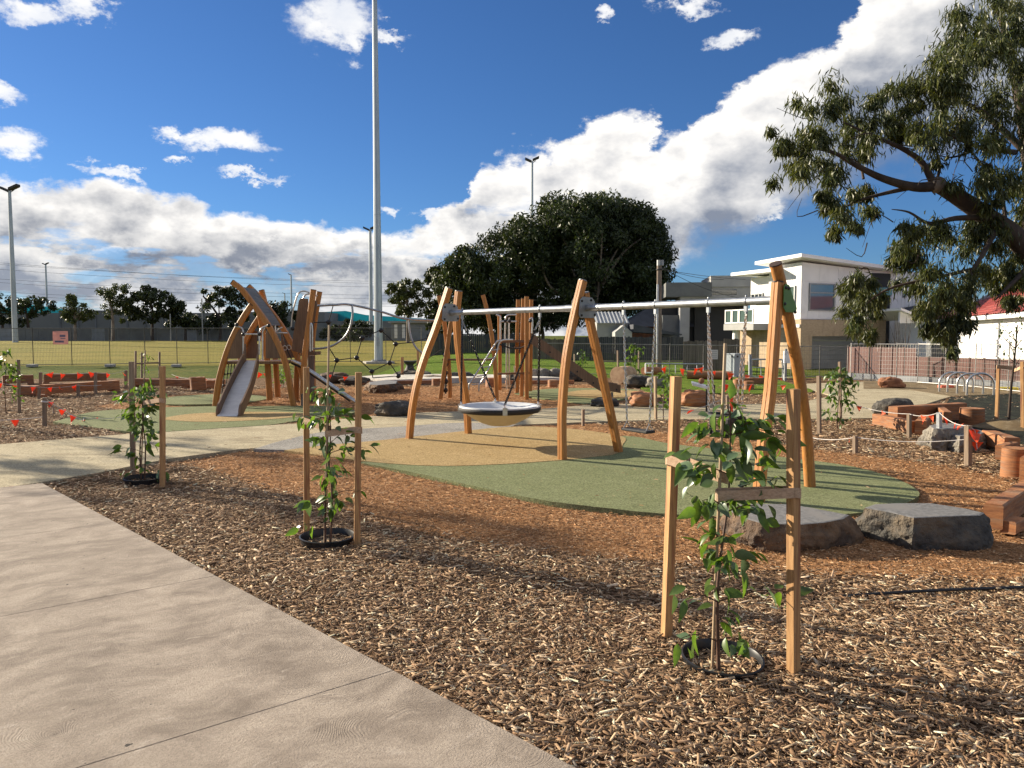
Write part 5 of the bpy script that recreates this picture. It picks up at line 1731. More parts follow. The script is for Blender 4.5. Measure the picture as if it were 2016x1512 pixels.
timber(G(402, 764), G(440, 762), 0.3, 0.25, 0.0, 'wide timber seat behind the rope net of the slide tower')
timber(G(650, 752), G(705, 750), 0.3, 0.2, 0.0, 'low timber edge left of the sand pit')
timber(G(700, 758), G(860, 755), 0.12, 0.12, 0.0, 'long low timber edge along the front of the sand pit')
timber(G(995, 757), G(1130, 756), 0.12, 0.14, 0.0, 'low timber edge along the right part of the sand pit')
timber(G(1452, 757), G(1500, 756), 0.25, 0.22, 0.0, 'timber bench block on the dark lawn by the red gate')


def stump(c, r, h, label, m='redgum', end='redgum_end', seed=1.0):
    root = thing('stump', label, 'stump', c)
    mb = MB()
    n, k = 28, 8
    for i in range(k + 1):
        for j in range(n):
            an = 2 * PI * j / n
            rr = r * (1.06 - 0.08 * i / k) * (1 + 0.035 * nz((math.cos(an) * 1.5 + seed, math.sin(an) * 1.5, i * 0.12), 1.6))
            mb.v.append(c + Vector((rr * math.cos(an), rr * math.sin(an), -0.03 + (h + 0.03) * i / k)))
    for i in range(k):
        for j in range(n):
            mb.f.append((i * n + j, i * n + (j + 1) % n, (i + 1) * n + (j + 1) % n, (i + 1) * n + j))
    topring = mb.v[-n:]
    mb.build('bark', m, root, smooth=45)
    MB().add([c + Vector((0, 0, h + 0.003))] + [p + Vector((0, 0, 0.002)) for p in topring], [(0, 1 + j, 1 + (j + 1) % n) for j in range(n)]).build('cut_top', end, root)
    return root


stump(G(1913, 838), 0.21, 0.33, 'round timber stump at the end of the dark sleeper wall', seed=2)
stump(G(1999, 935), 0.155, 0.33, 'round red stump near the right edge of the picture', seed=3)
stump(G(860, 757), 0.17, 0.20, 'short stump seat left of the crossed posts', seed=4)
stump(G(972, 762), 0.26, 0.30, 'large stump seat behind the front post of the climbing frame', seed=5)
stump(G(1088, 761), 0.16, 0.22, 'pale stump seat right of the climbing frame posts', 'redgum', 'log_pale', 6)
stump(G(1453, 766), 0.16, 0.30, 'left round stump on the dark lawn', 'redgum', 'redgum_end', 7)
stump(G(1474, 768), 0.16, 0.28, 'right round stump on the dark lawn', 'redgum', 'redgum_end', 8)


def log(a, b, r, label, m='redgum', end='log_pale', seed=1.0):
    a, b = Vector(a), Vector(b)
    root = thing('log', label, 'log', Vector((a.x, a.y, 0)))
    n = 8
    MB().tube([a.lerp(b, i / n) for i in range(n + 1)], [r * (1 + 0.05 * math.sin(i * 1.9 + seed)) for i in range(n + 1)], 18, caps=False).build('bark', m, root, smooth=50)
    d = (b - a).normalized()
    for p, s in ((a, -1), (b, 1)):
        MB().tube([p - d * 0.002, p + d * s * 0.004], [r * (1 + 0.05 * math.sin((0 if s < 0 else n) * 1.9 + seed)) * 0.995] * 2, 18).build('cut_end', end, root)
    return root


log(G(1216, 756) + Vector((0, 0, 0.30)), G(1216, 756) + Vector((0.55, 0.7, 0.30)), 0.30, 'pale sawn log end facing the camera beside the dark boulder', 'log_pale', 'log_pale', 2)
log(G(1353, 747) + Vector((0, 0, 0.17)), G(1445, 749) + Vector((0, 0.2, 0.17)), 0.17, 'long brown log lying on the dark lawn', 'redgum', 'log_pale', 3)
log(G(1268, 745) + Vector((0, 0, 0.30)), G(1300, 743) + Vector((0, 0.2, 0.25)), 0.16, 'short brown log on top of the boulders', 'redgum', 'redgum_end', 4)
log(G(596, 800) + Vector((0, 0, 0.0)), G(596, 800) + Vector((0.01, 0.01, 0.3)), 0.05, 'short round timber peg at the foot of the lookout posts', 'utility_pole', 'log_pale', 5)

# ================================================================ BUNTING
def flag_mesh(w, h):
    me = bpy.data.meshes.new('flag')
    V, F = [], []
    n = 4
    for side in (0, 1):
        for i in range(n + 1):
            k = i / n
            for s in (-1, 0, 1):
                V.append((s * w / 2 * (1 - k), 0.0025 * side + 0.018 * math.sin(k * 4 + s), -h * k))
    m3 = 3 * (n + 1)
    for side in (0, 1):
        for i in range(n):
            for j in range(2):
                a = side * m3 + i * 3 + j
                f = (a, a + 1, a + 4, a + 3)
                F.append(f if side else tuple(reversed(f)))
    me.from_pydata(V, [], F)
    me.materials.append(MATS['flag_orange'])
    me.update()
    return me


FLAGS = [flag_mesh(0.20, 0.22), flag_mesh(0.17, 0.24), flag_mesh(0.22, 0.17)]


def bunting(nodes, flags, label, seed=1, r=0.005, sc=1.0):
    """nodes: 3D points of the string; flags: positions 0..1"""
    rg_ = random.Random(seed)
    pts = []
    for a, b in zip(nodes, nodes[1:]):
        for k in range(8):
            t_ = k / 8
            pts.append(a.lerp(b, t_) - Vector((0, 0, 0.10 * 4 * t_ * (1 - t_) * min(1, (b - a).length / 3))))
    pts.append(nodes[-1])
    root = thing('bunting', label, 'bunting', Vector((nodes[0].x, nodes[0].y, 0)), 'strings of orange safety bunting')
    MB().tube(pts, r, 5).build('string', 'string_white', root, smooth=60)
    for f in flags:
        x = f * (len(pts) - 1)
        i = min(int(x), len(pts) - 2)
        p = pts[i].lerp(pts[i + 1], x - i)
        o = bpy.data.objects.new('flag', FLAGS[rg_.randrange(3)])
        COL.objects.link(o)
        o.parent = root
        o.location = p - Vector(root.location)
        d = pts[i + 1] - pts[i]
        o.rotation_euler = (rg_.gauss(0.1, 0.4), rg_.gauss(0, 0.25), math.atan2(d.y, d.x) + rg_.gauss(0, 0.45))
        s_ = sc * rg_.uniform(0.7, 1.1)
        o.scale = (s_, s_, s_)
    return root


def peg(px, base, top, w, label, m='stake_grey', Y=None):
    b = G(px, base)
    t_ = P(px, top, b.y)
    o = MB().beam([Vector((b.x, b.y, -0.03)), t_], (0.8, 0.3, 0), w, w, w * 0.06).build('string_peg', m)
    tag(o, label, 'peg', 'short pegs carrying the bunting strings')
    return t_


pA = peg(1790, 860, 815, 0.06, 'timber peg in front of the sunlit sleeper')
pB = peg(1849, 882, 812, 0.06, 'pale metal peg in front of the sawn rocks', 'galvanised')
pC = peg(1906, 916, 838, 0.07, 'tall peg with a red flag tied to it')
pD = peg(1684, 892, 858, 0.06, 'lone short peg near the right end of the green rubber')
bunting([P(1672, 793, 14.2), pA, pB, pC], [0.06, 0.20, 0.33, 0.5, 0.58, 0.74, 0.86, 0.92], 'sagging bunting string from the leafy sapling to the tall peg', 3, sc=0.55)
bunting([P(1572, 854, 13.0), pD - Vector((0, 0, 0.02)), pC - Vector((0, 0, 0.18))], [0.12, 0.45], 'low white string from the swing to the tall peg', 4, sc=0.4)
bunting([pC, pC + Vector((0.06, -0.05, -0.05)), pC + Vector((0.10, -0.05, -0.3))], [0.3, 0.55, 0.8], 'loose bunting end hanging from the tall peg', 5, sc=0.85)
q1 = peg(80, 776, 733, 0.08, 'dark peg between the timber beams on the left')
q2 = peg(188, 774, 733, 0.08, 'dark peg at the right of the straight timber beam')
q3 = peg(248, 764, 729, 0.09, 'dark peg beside the low beam behind the bushy sapling')
bunting([q1, q2, q3], [0.08, 0.2, 0.36, 0.47, 0.7, 0.93], 'bunting string along the timber beam nearest the field fence', 6, sc=1.0)
q4 = G(-40, 785) + Vector((0, 0, 0.55))
q5 = peg(77, 784, 762, 0.07, 'short peg at the left end of the angled beam')
q6 = peg(154, 778, 758, 0.08, 'short grey peg in front of the angled beam')
q7 = P(200, 758, q6.y)
bunting([q4, q5, q6, q7], [0.12, 0.2, 0.3, 0.42, 0.5, 0.63], 'bunting string hung in front of the angled timber beam', 7, sc=0.85)
q8 = peg(88, 838, 783, 0.07, 'leaning grey peg wrapped in white tape on the left bed')
MB().torus(q8 - Vector((0, 0, 0.08)), (0.1, 0.2, 1), 0.05, 0.018, 14, 6).build('tape_wrap', 'flag_white')
tag(bpy.data.objects['tape_wrap'], 'white tape wrapped round the leaning grey peg', 'tape')
bunting([q8, q8 + Vector((0.35, 0.1, -0.28)), q8 + Vector((0.7, 0.0, -0.42)), G(165, 826) + Vector((0, 0, 0.04)), G(240, 826) + Vector((0, 0, 0.05)), G(300, 824) + Vector((0, 0, 0.03))], [0.05, 0.16, 0.28, 0.52, 0.66, 0.86], 'fallen bunting string trailing over the green rubber on the left', 8, sc=0.75)
bunting([G(-60, 836) + Vector((0, 0, 0.12)), q8 - Vector((0, 0, 0.35))], [0.6], 'low string with one flag at the left edge', 9, sc=0.95)
MB().tube([q8 - Vector((0, 0, .05)), q8 + Vector((0.12, 0.05, -0.18)), q8 + Vector((0.16, 0.0, -0.30))], 0.02, 6).build('loose_strap', 'stake_grey')
tag(bpy.data.objects['loose_strap'], 'loose grey strap hanging off the leaning grey peg', 'strap')
r1 = peg(1440, 812, 775, 0.05, 'orange painted peg behind the nearest sapling', 'flag_orange')
r2 = peg(1432, 820, 780, 0.05, 'thin grey peg left of the orange peg')
r3 = peg(1148, 836, 806, 0.05, 'small peg in the chips behind the middle swing frame')
bunting([P(1272, 832, 15.4), P(1291, 822, 15.4), P(1345, 811, 15.4), r2, r1], [0.05, 0.42, 0.55, 0.9], 'bunting string behind the nearest sapling and the flat swing seat', 10, sc=0.75)
bunting([P(1300, 722, 28), P(1340, 726, 28), P(1380, 724, 28), P(1410, 731, 28), P(1450, 734, 28), P(1500, 740, 28), P(1560, 742, 27)], [0.03, 0.18, 0.3, 0.33, 0.48, 0.62, 0.74, 0.83, 0.93], 'far bunting string along the low rail by the house', 11, sc=1.25)
bunting([P(1425, 756, 22), P(1480, 757, 22), P(1545, 758, 22)], [0.06, 0.5, 0.97], 'bunting string across the dark lawn', 12, sc=1.0)
bunting([P(505, 733, 26), P(530, 736, 26), P(600, 733, 26), P(640, 735, 26), P(690, 742, 26)], [0.08, 0.2, 0.62, 0.8, 0.95], 'bunting string behind the slide tower', 13, sc=1.0)
bunting([P(540, 757, 24), P(560, 759, 24)], [0.4], 'short piece of bunting under the slide tower', 14, sc=1.0)
bunting([P(338, 737, 28), P(390, 742, 26), P(430, 745, 25)], [0.1, 0.35, 0.7, 0.9], 'bunting string left of the slide tower', 15, sc=0.9)

# buried plastic edging between the two kinds of mulch on the right
MB().tube(smooth_path([G(1660, 1170) + Vector((0, 0, -0.012)), G(1760, 1168) + Vector((0, 0, 0.004)), G(1880, 1163) + Vector((0, 0, 0.008)), G(2080, 1156) + Vector((0, 0, 0.006))], 6), 0.011, 8).build('edging_strip', 'plastic_black', smooth=60)
tag(bpy.data.objects['edging_strip'], 'thin black edging strip between the coarse and fine chips at the right edge', 'edging')

# ================================================================ FAR STRUCTURES
class Facade:
    """vertical plane through o along e (unit, horizontal); outward normal n faces away from the building"""
    def __init__(self, o, e, n):
        self.o, self.e, self.n = Vector(o), Vector(e).normalized(), Vector(n).normalized()

    def hit(self, px, py, out=0.0):
        d = ray(px, py)
        o = self.o + self.n * out
        c = Vector((0, 0, CAMZ))
        t_ = (o - c).dot(self.n) / d.dot(self.n)
        q = c + d * t_
        return (q - o).dot(self.e), q.z

    def pt(self, a, z, out=0.0):
        return Vector((self.o.x, self.o.y, 0)) + self.e * a + self.n * out + Vector((0, 0, z))

    def box(self, mb, a0, a1, z0, z1, n0, n1):
        return mb.obox(self.pt(a0, z0, n0), self.e * (a1 - a0), self.n * (n1 - n0), (0, 0, z1 - z0))


def window(fc, a0, a1, z0, z1, parent, split=None, glassm='glass_blue', fr='plate_grey', depth=0.0, bars=()):
    w = MB()
    t_ = 0.06
    for (x0, x1, y0, y1) in ((a0, a1, z0, z0 + t_), (a0, a1, z1 - t_, z1), (a0, a0 + t_, z0 + t_, z1 - t_), (a1 - t_, a1, z0 + t_, z1 - t_)):
        fc.box(w, x0, x1, y0, y1, depth - 0.02, depth + 0.045)
    if split:
        zz = z0 + (z1 - z0) * split
        fc.box(w, a0 + t_, a1 - t_, zz - 0.03, zz + 0.03, depth - 0.02, depth + 0.04)
    for b in bars:
        xx = a0 + (a1 - a0) * b
        fc.box(w, xx - 0.025, xx + 0.025, z0 + t_, z1 - t_, depth - 0.02, depth + 0.04)
    o = w.build('window', fr, parent)
    g = MB()
    fc.box(g, a0 + t_ * 0.5, a1 - t_ * 0.5, z0 + t_ * 0.5, z1 - t_ * 0.5, depth - 0.01, depth + 0.012)
    g.build('pane', glassm, o)
    return o


def panels(fc, cuts, z0, z1, parent, m='render_white', gap=0.012, n0=-0.02, n1=0.012, ztopf=None):
    """cladding sheets with open joints"""
    for a0, a1 in zip(cuts, cuts[1:]):
        A, B = a0 + gap / 2, a1 - gap / 2
        ta, tb = (z1, z1) if ztopf is None else (ztopf(A), ztopf(B))
        MB().prism([fc.pt(A, z0, n0), fc.pt(B, z0, n0), fc.pt(B, tb, n0), fc.pt(A, ta, n0)], fc.n * (n1 - n0)).build('panel', m, parent)


# ---- white two-storey house
HC = Vector((P(1576, 650, 38).x, 38.0, 0))
eR = Vector((0.93, 0.37, 0)).normalized()
eL = Vector((-0.37, 0.93, 0)).normalized()
fR = Facade(HC, eR, (0.37, -0.93, 0))
fL = Facade(HC, eL, (-0.93, -0.37, 0))
house = thing('white_house', 'white two storey house with sloping skillion roof and tan brick base', 'house', HC)
aR = lambda x: fR.hit(x, 650)[0]
aL = lambda x: fL.hit(x, 650)[0]
zR = lambda x, y: fR.hit(x, y)[1]
zL = lambda x, y: fL.hit(x, y)[1]
wR, wL = aR(1712), aL(1512)
zf = zR(1640, 629)          # underside of the upper storey
zt0, zt1 = zR(1578, 516), zR(1712, 532)
core = MB()
core.prism([HC + Vector((0, 0, zf)) + eR * 0.02 + eL * 0.02, fR.pt(aR(1812), zf, -0.03), fR.pt(aR(1812), zf, -6), fL.pt(wL, zf, -0.03) + fL.n * -3, fL.pt(wL, zf, -0.03)], (0, 0, zt1 - zf))
core.build('core', 'render_white', house)
topf = lambda a: zt0 + (zt1 - zt0) * a / wR
zm = zR(1640, 556)
panels(fR, [0, aR(1611), aR(1647), aR(1680), wR], zm + 0.006, 0, house, ztopf=topf)
panels(fR, [0, aR(1588)], zf, zm - 0.006, house)
panels(fR, [aR(1588), aR(1611), aR(1643), wR], zf, zR(1610, 613), house)
panels(fR, [aR(1643), wR], zR(1610, 613) + 0.01, zm - 0.006, house)
window(fR, aR(1591), aR(1641), zR(1610, 612), zR(1610, 558), house, 0.66)
topl = lambda a: zt0 - 0.02 * a
panels(fL, [0, aL(1558), aL(1535), wL], zf, 0, house, ztopf=topl)
window(fL, aL(1565), aL(1545), zL(1556, 606), zL(1556, 563), house, None, 'glass_green', depth=0.03, bars=(0.5,))
# roof of the tall block
ov = 0.55
rf = MB()
c0, c1 = fR.pt(-ov, 0, ov), fR.pt(aR(1765), 0, ov)
zr0, zr1 = zR(1568, 508), zR(1750, 536)
bk = eL * (aL(1494) + 0.3)
rf.add([c0 + Vector((0, 0, zr0)), c1 + Vector((0, 0, zr1)), c1 + bk + Vector((0, 0, zr1 - 0.1)), c0 + bk + Vector((0, 0, zr0 - 0.1)),
        c0 + Vector((0, 0, zr0 + 0.17)), c1 + Vector((0, 0, zr1 + 0.17)), c1 + bk + Vector((0, 0, zr1 + 0.07)), c0 + bk + Vector((0, 0, zr0 + 0.07))],
       [(0, 3, 2, 1), (4, 5, 6, 7), (0, 1, 5, 4), (1, 2, 6, 5), (2, 3, 7, 6), (3, 0, 4, 7)])
roof = rf.build('roof', 'paint_white', house)
an_ = fR.pt(aR(1672), zR(1672, 524), -2.0)
amb = MB().tube([an_ - Vector((0, 0, 0.6)), an_ + Vector((0, 0, 0.35))], 0.02, 6).tube([an_ + Vector((-0.5, 0, 0.33)), an_ + Vector((0.5, 0, 0.33))], 0.012, 5)
for k in range(6):
    amb.tube([an_ + Vector((-0.45 + k * 0.17, -0.25, 0.33)), an_ + Vector((-0.45 + k * 0.17, 0.25, 0.33))], 0.008, 4)
amb.build('aerial', 'dark_galvanised', roof)
# dark stair recess right of the panels
a2 = aR(1750)
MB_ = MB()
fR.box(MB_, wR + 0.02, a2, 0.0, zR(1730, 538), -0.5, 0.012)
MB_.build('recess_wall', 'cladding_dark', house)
g = MB()
fR.box(g, wR, a2 + 0.05, zR(1730, 581), zR(1730, 566), 0.012, 0.10)
g.build('glass_band', 'glass_green', house)
g = MB()
fR.box(g, a2, a2 + 0.75, 0.0, zR(1760, 560), -0.4, 0.05)
g.build('side_pier', 'render_white', house)
g = MB()
for k in range(int((aR(1814) - a2 - 0.8) / 0.26)):
    fR.box(g, a2 + 0.80 + k * 0.26, a2 + 1.03 + k * 0.26, zR(1790, 606), zR(1790, 560), -0.4, 0.02)
g.build('cladding_boards', 'render_white', house)
window(fR, a2 + 0.85, a2 + 1.1, zR(1790, 586), zR(1790, 573), house, None, 'glass_blue', depth=0.03)
g = MB()
fR.box(g, a2 + 0.75, aR(1824), 0.0, zR(1790, 608), -0.6, -0.1)
g.build('carport_wall', 'render_grey', house)
g = MB()
fR.box(g, aR(1787), aR(1822), 0.05, zR(1800, 638), -0.12, -0.07)
g.build('dark_opening', 'timber_dark', house)
# lower brick storey
zb = zf
brk = bpy.data.materials.new('brick_tan')
brk.use_nodes = True
bt = brk.node_tree
br = nd(bt, 'ShaderNodeTexBrick')
br.inputs['Scale'].default_value = 4.2
br.inputs['Color1'].default_value = (0.44, 0.33, 0.21, 1)
br.inputs['Color2'].default_value = (0.37, 0.27, 0.17, 1)
br.inputs['Mortar'].default_value = (0.46, 0.39, 0.30, 1)
br.inputs['Mortar Size'].default_value = 0.012
tcx = nd(bt, 'ShaderNodeTexCoord')
sp = nd(bt, 'ShaderNodeSeparateXYZ')
bt.links.new(tcx.outputs['Object'], sp.inputs[0])
bt.links.new(comb(bt, mth(bt, 'ADD', sp.outputs[0], mth(bt, 'MULTIPLY', sp.outputs[1], 0.7)), sp.outputs[2], 0.0), br.inputs['Vector'])
st_ = noise(bt, comb(bt, mth(bt, 'MULTIPLY', sp.outputs[0], 3.0), mth(bt, 'MULTIPLY', sp.outputs[2], 0.5), 0), 1.0, 4)
bt.links.new(mixc(bt, mth(bt, 'MULTIPLY', sstep(bt, st_, 0.52, 0.7), 0.6), br.outputs['Color'], (0.16, 0.12, 0.08)), bt.nodes['Principled BSDF'].inputs['Base Color'])
bt.nodes['Principled BSDF'].inputs['Roughness'].default_value = 0.9
MATS['brick_tan'] = brk
g = MB()
fR.box(g, -0.30, aR(1733), zR(1640, 662), zb - 0.02, -0.4, 0.35)
g.build('brick_parapet', brk, house)
g = MB()
fR.box(g, aR(1722), aR(1733), 0.0, zR(1640, 662) - 0.004, -0.4, 0.35)
g.build('brick_pier', brk, house)
g = MB()
fR.box(g, -0.30, -0.05, 0.0, zR(1640, 662) - 0.004, -0.4, 0.35)
g.build('brick_pier', brk, house)
for k in range(9):
    g = MB()
    z0_, z1_ = 0.02 + k * 0.235, 0.02 + (k + 1) * 0.235 - 0.01
    fR.box(g, -0.03, aR(1722) - 0.02, z0_, min(z1_, zR(1640, 662) - 0.01), -0.35, -0.05)
    g.build('garage_door_slat', 'garage_grey', house)
g = MB()
fL.box(g, -0.36, aL(1458), 0.0, zL(1500, 646), -0.4, 0.28)
g.build('brick_wall', brk, house)
g = MB()
fL.box(g, -0.3, aL(1458) + 0.1, zL(1500, 646) + 0.004, zL(1500, 640), -0.4, 0.36)
g.build('coping', 'paint_white', house)
# lower wing with balcony going back to the left
wing0 = aL(1512)
wing1 = aL(1472)
g = MB()
fL.box(g, wing0 + 0.02, wing1, zL(1490, 646), zL(1490, 545), -6, -0.15)
g.build('wing_wall', 'render_white', house)
lr = MB()
p0, p1 = fL.pt(aL(1562), 0, 0.9), fL.pt(aL(1440), 0, 0.9)
za, zb2 = zL(1540, 532), zL(1445, 548)
p0 = fL.pt(1.3, 0, 0.75)
p1 = fL.pt(wing1 + 0.55, 0, 0.75)
zq = zL(1500, 540)
lr.obox(p0 + Vector((0, 0, zq)), (p1 - p0), fL.n * -6.5, (0, 0, 0.17))
lr.build('wing_roof', 'paint_white', roof)
window(fL, aL(1497), aL(1474), zL(1490, 587), zL(1490, 577), house, None, 'glass_dark', depth=-0.13, bars=(0.33, 0.66))
bal = MB()
b0, b1 = aL(1500), aL(1413)
fL.box(bal, wing0 - 0.5, wing1 + 0.3, zL(1490, 650), zL(1490, 638), -1.0, 1.35)
bal.build('balcony_slab', 'render_grey', house)
for k in range(4):
    window(fL, wing0 - 0.45 + k * (wing1 - wing0 + 0.7) / 4, wing0 - 0.48 + (k + 1) * (wing1 - wing0 + 0.7) / 4, zL(1490, 637), zL(1490, 610), house, None, 'glass_green', 'paint_white', depth=1.3)
g = MB()
g.tube([fL.pt(wing1 - 0.2, 0, 0.9), fL.pt(wing1 - 0.2, zL(1490, 650), 0.9)], 0.2, 14)
g.build('column', 'render_white', house, smooth=60)
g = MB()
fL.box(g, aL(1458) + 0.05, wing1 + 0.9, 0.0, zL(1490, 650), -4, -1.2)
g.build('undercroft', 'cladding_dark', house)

# ---- dark modern house behind it
D0 = Vector((P(1452, 650, 52).x, 52.0, 0))
fD = Facade(D0, (-1, 0.12, 0), (-0.12, -1, 0))
dark = thing('grey_house', 'grey and black modern house with deep recesses behind the white house', 'house', D0)
aD = lambda x: fD.hit(x, 600)[0]
zD = lambda x, y: fD.hit(x, y)[1]
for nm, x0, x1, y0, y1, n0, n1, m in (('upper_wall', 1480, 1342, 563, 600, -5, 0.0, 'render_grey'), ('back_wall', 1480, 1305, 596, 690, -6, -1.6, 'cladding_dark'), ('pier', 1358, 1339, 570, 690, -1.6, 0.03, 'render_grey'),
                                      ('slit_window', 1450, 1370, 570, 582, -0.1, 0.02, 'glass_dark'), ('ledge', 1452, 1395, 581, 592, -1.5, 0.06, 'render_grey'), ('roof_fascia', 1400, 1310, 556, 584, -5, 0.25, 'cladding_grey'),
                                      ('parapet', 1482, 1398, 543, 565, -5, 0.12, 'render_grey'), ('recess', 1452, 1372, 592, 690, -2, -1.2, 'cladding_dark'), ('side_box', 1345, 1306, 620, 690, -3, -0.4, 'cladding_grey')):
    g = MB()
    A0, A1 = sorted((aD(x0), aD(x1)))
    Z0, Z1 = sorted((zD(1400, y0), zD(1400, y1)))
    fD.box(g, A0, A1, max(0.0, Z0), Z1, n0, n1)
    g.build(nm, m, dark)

# ---- small sheds left of it
shed = thing('garden_shed', 'low shed with pale corrugated iron roof behind the paling fence', 'shed', P(1200, 690, 52) * 1.0)
fS = Facade(Vector((P(1175, 660, 52).x, 52, 0)), (1, 0, 0), (0, -1, 0))
g = MB()
fS.box(g, 0, 2.1, 0.2, 2.6, -3, 0)
g.build('wall', 'render_grey', shed)
for k in range(9):
    g = MB()
    x0 = -0.1 + k * 0.25
    g.add([fS.pt(x0, 2.5, 0.4), fS.pt(x0 + 0.24, 2.5, 0.4), fS.pt(x0 + 0.24, 3.3, -1.8), fS.pt(x0, 3.3, -1.8), fS.pt(x0 + 0.12, 2.56, 0.4), fS.pt(x0 + 0.12, 3.36, -1.8)], [(0, 4, 5, 3), (4, 1, 2, 5), (0, 1, 4), (3, 5, 2)])
    g.build('roof_sheet', 'roof_iron', shed)
sh2 = thing('slate_house', 'low house with dark hipped roof and red brick wall beside the power pole', 'house', P(1270, 690, 54))
fS2 = Facade(Vector((P(1235, 660, 54).x, 54, 0)), (1, 0, 0), (0, -1, 0))
g = MB()
fS2.box(g, 0, 4.2, 0.3, 2.5, -5, 0)
g.build('wall', 'sandstone', sh2)
g = MB()
g.add([fS2.pt(-0.5, 2.3, 0.5), fS2.pt(4.6, 2.3, 0.5), fS2.pt(4.6, 2.3, -5), fS2.pt(-0.5, 2.3, -5), fS2.pt(2.4, 4.0, -2.2), fS2.pt(4.0, 4.0, -2.2)], [(0, 1, 5, 4), (1, 2, 5), (2, 3, 4, 5), (3, 0, 4), (0, 3, 2, 1)])
g.build('roof', 'roof_slate', sh2)
sh3 = thing('pale_gable_shed', 'pale gabled shed showing under the big tree canopy', 'shed', P(1220, 690, 50))
fS3 = Facade(Vector((P(1211, 660, 50).x, 50, 0)), (1, 0, 0), (0, -1, 0))
g = MB()
g.prism([fS3.pt(0, 0.2), fS3.pt(1.1, 0.2), fS3.pt(1.1, 1.9), fS3.pt(0.55, 2.35), fS3.pt(0, 1.9)], (0, 3, 0))
g.build('wall', 'render_grey', sh3)
g = MB()
g.prism([fS3.pt(1.15, 1.9, 0.2), fS3.pt(4.3, 1.7, 0.2), fS3.pt(4.3, 1.78, 0.2), fS3.pt(1.15, 2.4, 0.2)], (0, 3, 0))
g.build('lean_to_roof', 'roof_slate', sh3)

# ---- red roofed white house on the right
W0 = Vector((21.9, 40.2, 0))
fW = Facade(W0, (-0.307, -0.952, 0), (-0.952, 0.307, 0))
redh = thing('white_bungalow', 'white rendered bungalow with red tiled roof at the right edge', 'house', W0)
aW = lambda x: fW.hit(x, 650)[0]
zW = lambda x, y: fW.hit(x, y)[1]
L_ = aW(2120)
ze = zW(1960, 622)
g = MB()
fW.box(g, 0, L_, 0, ze - 0.12, -7, 0)
g.build('wall', 'paint_white', redh)
g = MB()
fW.box(g, -0.35, L_, ze - 0.13, ze + 0.02, 0.1, 0.42)
g.build('gutter', 'paint_white', redh)
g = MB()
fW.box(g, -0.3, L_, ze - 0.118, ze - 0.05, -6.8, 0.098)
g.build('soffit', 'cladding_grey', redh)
for x0, x1, y0, y1 in ((1852, 1935, 672, 702), (1952, 2040, 668, 702)):
    wd = window(fW, aW(x0), aW(x1), zW(1960, y1), zW(1960, y0), redh, None, 'paint_white', 'paint_white', depth=0.0)
    for k in range(5):
        g = MB()
        zz = zW(1960, y1) + 0.08 + k * 0.12
        fW.box(g, aW(x0) + 0.08, aW(x1) - 0.08, zz, zz + 0.09, 0.014, 0.03)
        g.build('shutter_slat', 'paint_white', wd)
# tiled roof in courses of separate tiles
rdir = (Vector((0, 1, 0)) * 1.0 + Vector((0, 0, 0.42))).normalized()
tile = MB()
for k in range(5):
    pass
tm = bpy.data.meshes.new('tile')
tv, tf = [], []
nq = 6
for yy, lift in ((0.0, 0.028), (0.36, 0.0)):
    for zoff in (0, -0.02):
        for i in range(nq + 1):
            u = i / nq
            tv.append((u * 0.295, yy, lift + 0.022 * math.sin(u * 2 * PI) + zoff))
r_ = nq + 1
for i in range(nq):
    tf += [(i, i + 1, 2 * r_ + i + 1, 2 * r_ + i), (r_ + i, i + r_ + r_ * 0 - r_ + i * 0, 0, 0)] if False else [(i, i + 1, 2 * r_ + i + 1, 2 * r_ + i), (r_ + i, r_ + i + 1, i + 1, i)]
tm.from_pydata(tv, [], tf)
tm.materials.append(MATS['tile_red'])
tm.polygons.foreach_set('use_smooth', [True] * len(tm.polygons))
tm.update()
slope = math.atan(0.42)
rowsn, colsn = 13, int(aW(2040) / 0.30) + 1
spots_t = []
for r in range(rowsn):
    for c_ in range(colsn):
        a_ = -0.3 + c_ * 0.30
        up = r * 0.31
        if a_ > up * 0.9 - 0.2:
            spots_t.append((a_, up, r, c_))
spots_t.sort(key=lambda q_: (-q_[0] if aW(2016) > q_[0] else 1e3))
far_tiles = MB()
zrot = math.atan2(fW.e.y, fW.e.x)
for i_, (a_, up, r, c_) in enumerate(spots_t):
    p = fW.pt(a_, ze + 0.05 + up * math.sin(slope), 0.40 - up * math.cos(slope))
    rot_ = (slope + 0.006 * ((r * 7 + c_) % 3 - 1), 0, zrot)
    if i_ < 300:
        o = bpy.data.objects.new('roof_tile', tm)
        COL.objects.link(o)
        o.parent = redh
        o.location = p - W0
        o.rotation_euler = rot_
    else:
        mw = Matrix.Translation(p) @ Matrix.Rotation(zrot, 4, 'Z') @ Matrix.Rotation(rot_[0], 4, 'X')
        far_tiles.add([mw @ v.co for v in tm.vertices], [tuple(q_.vertices) for q_ in tm.polygons])
tag(far_tiles.build('far_roof_tiles', 'tile_red', redh, smooth=60), kind='stuff')
g = MB()
g.add([fW.pt(-0.3, ze, 0.36), fW.pt(L_, ze, 0.36), fW.pt(L_, ze + 1.55, -3.3), fW.pt(3.0, ze + 1.55, -3.3), fW.pt(-0.3, ze, -6.9)], [(0, 1, 2, 3), (0, 3, 4)])
g.build('roof_underlay', 'timber_dark', redh)
dr = thing('dark_roof_house', 'dark navy roofed house just behind the red tiled roof', 'house', P(1960, 640, 48))
g = MB()
q = P(1950, 600, 48)
g.add([P(1890, 612, 47), P(2060, 612, 47), P(2060, 600, 55), P(1960, 571, 52), P(2000, 569, 52), P(1890, 608, 56)], [(0, 1, 4, 3), (1, 2, 4), (0, 3, 5), (2, 5, 3, 4)])
g.build('roof', 'roof_navy', dr)
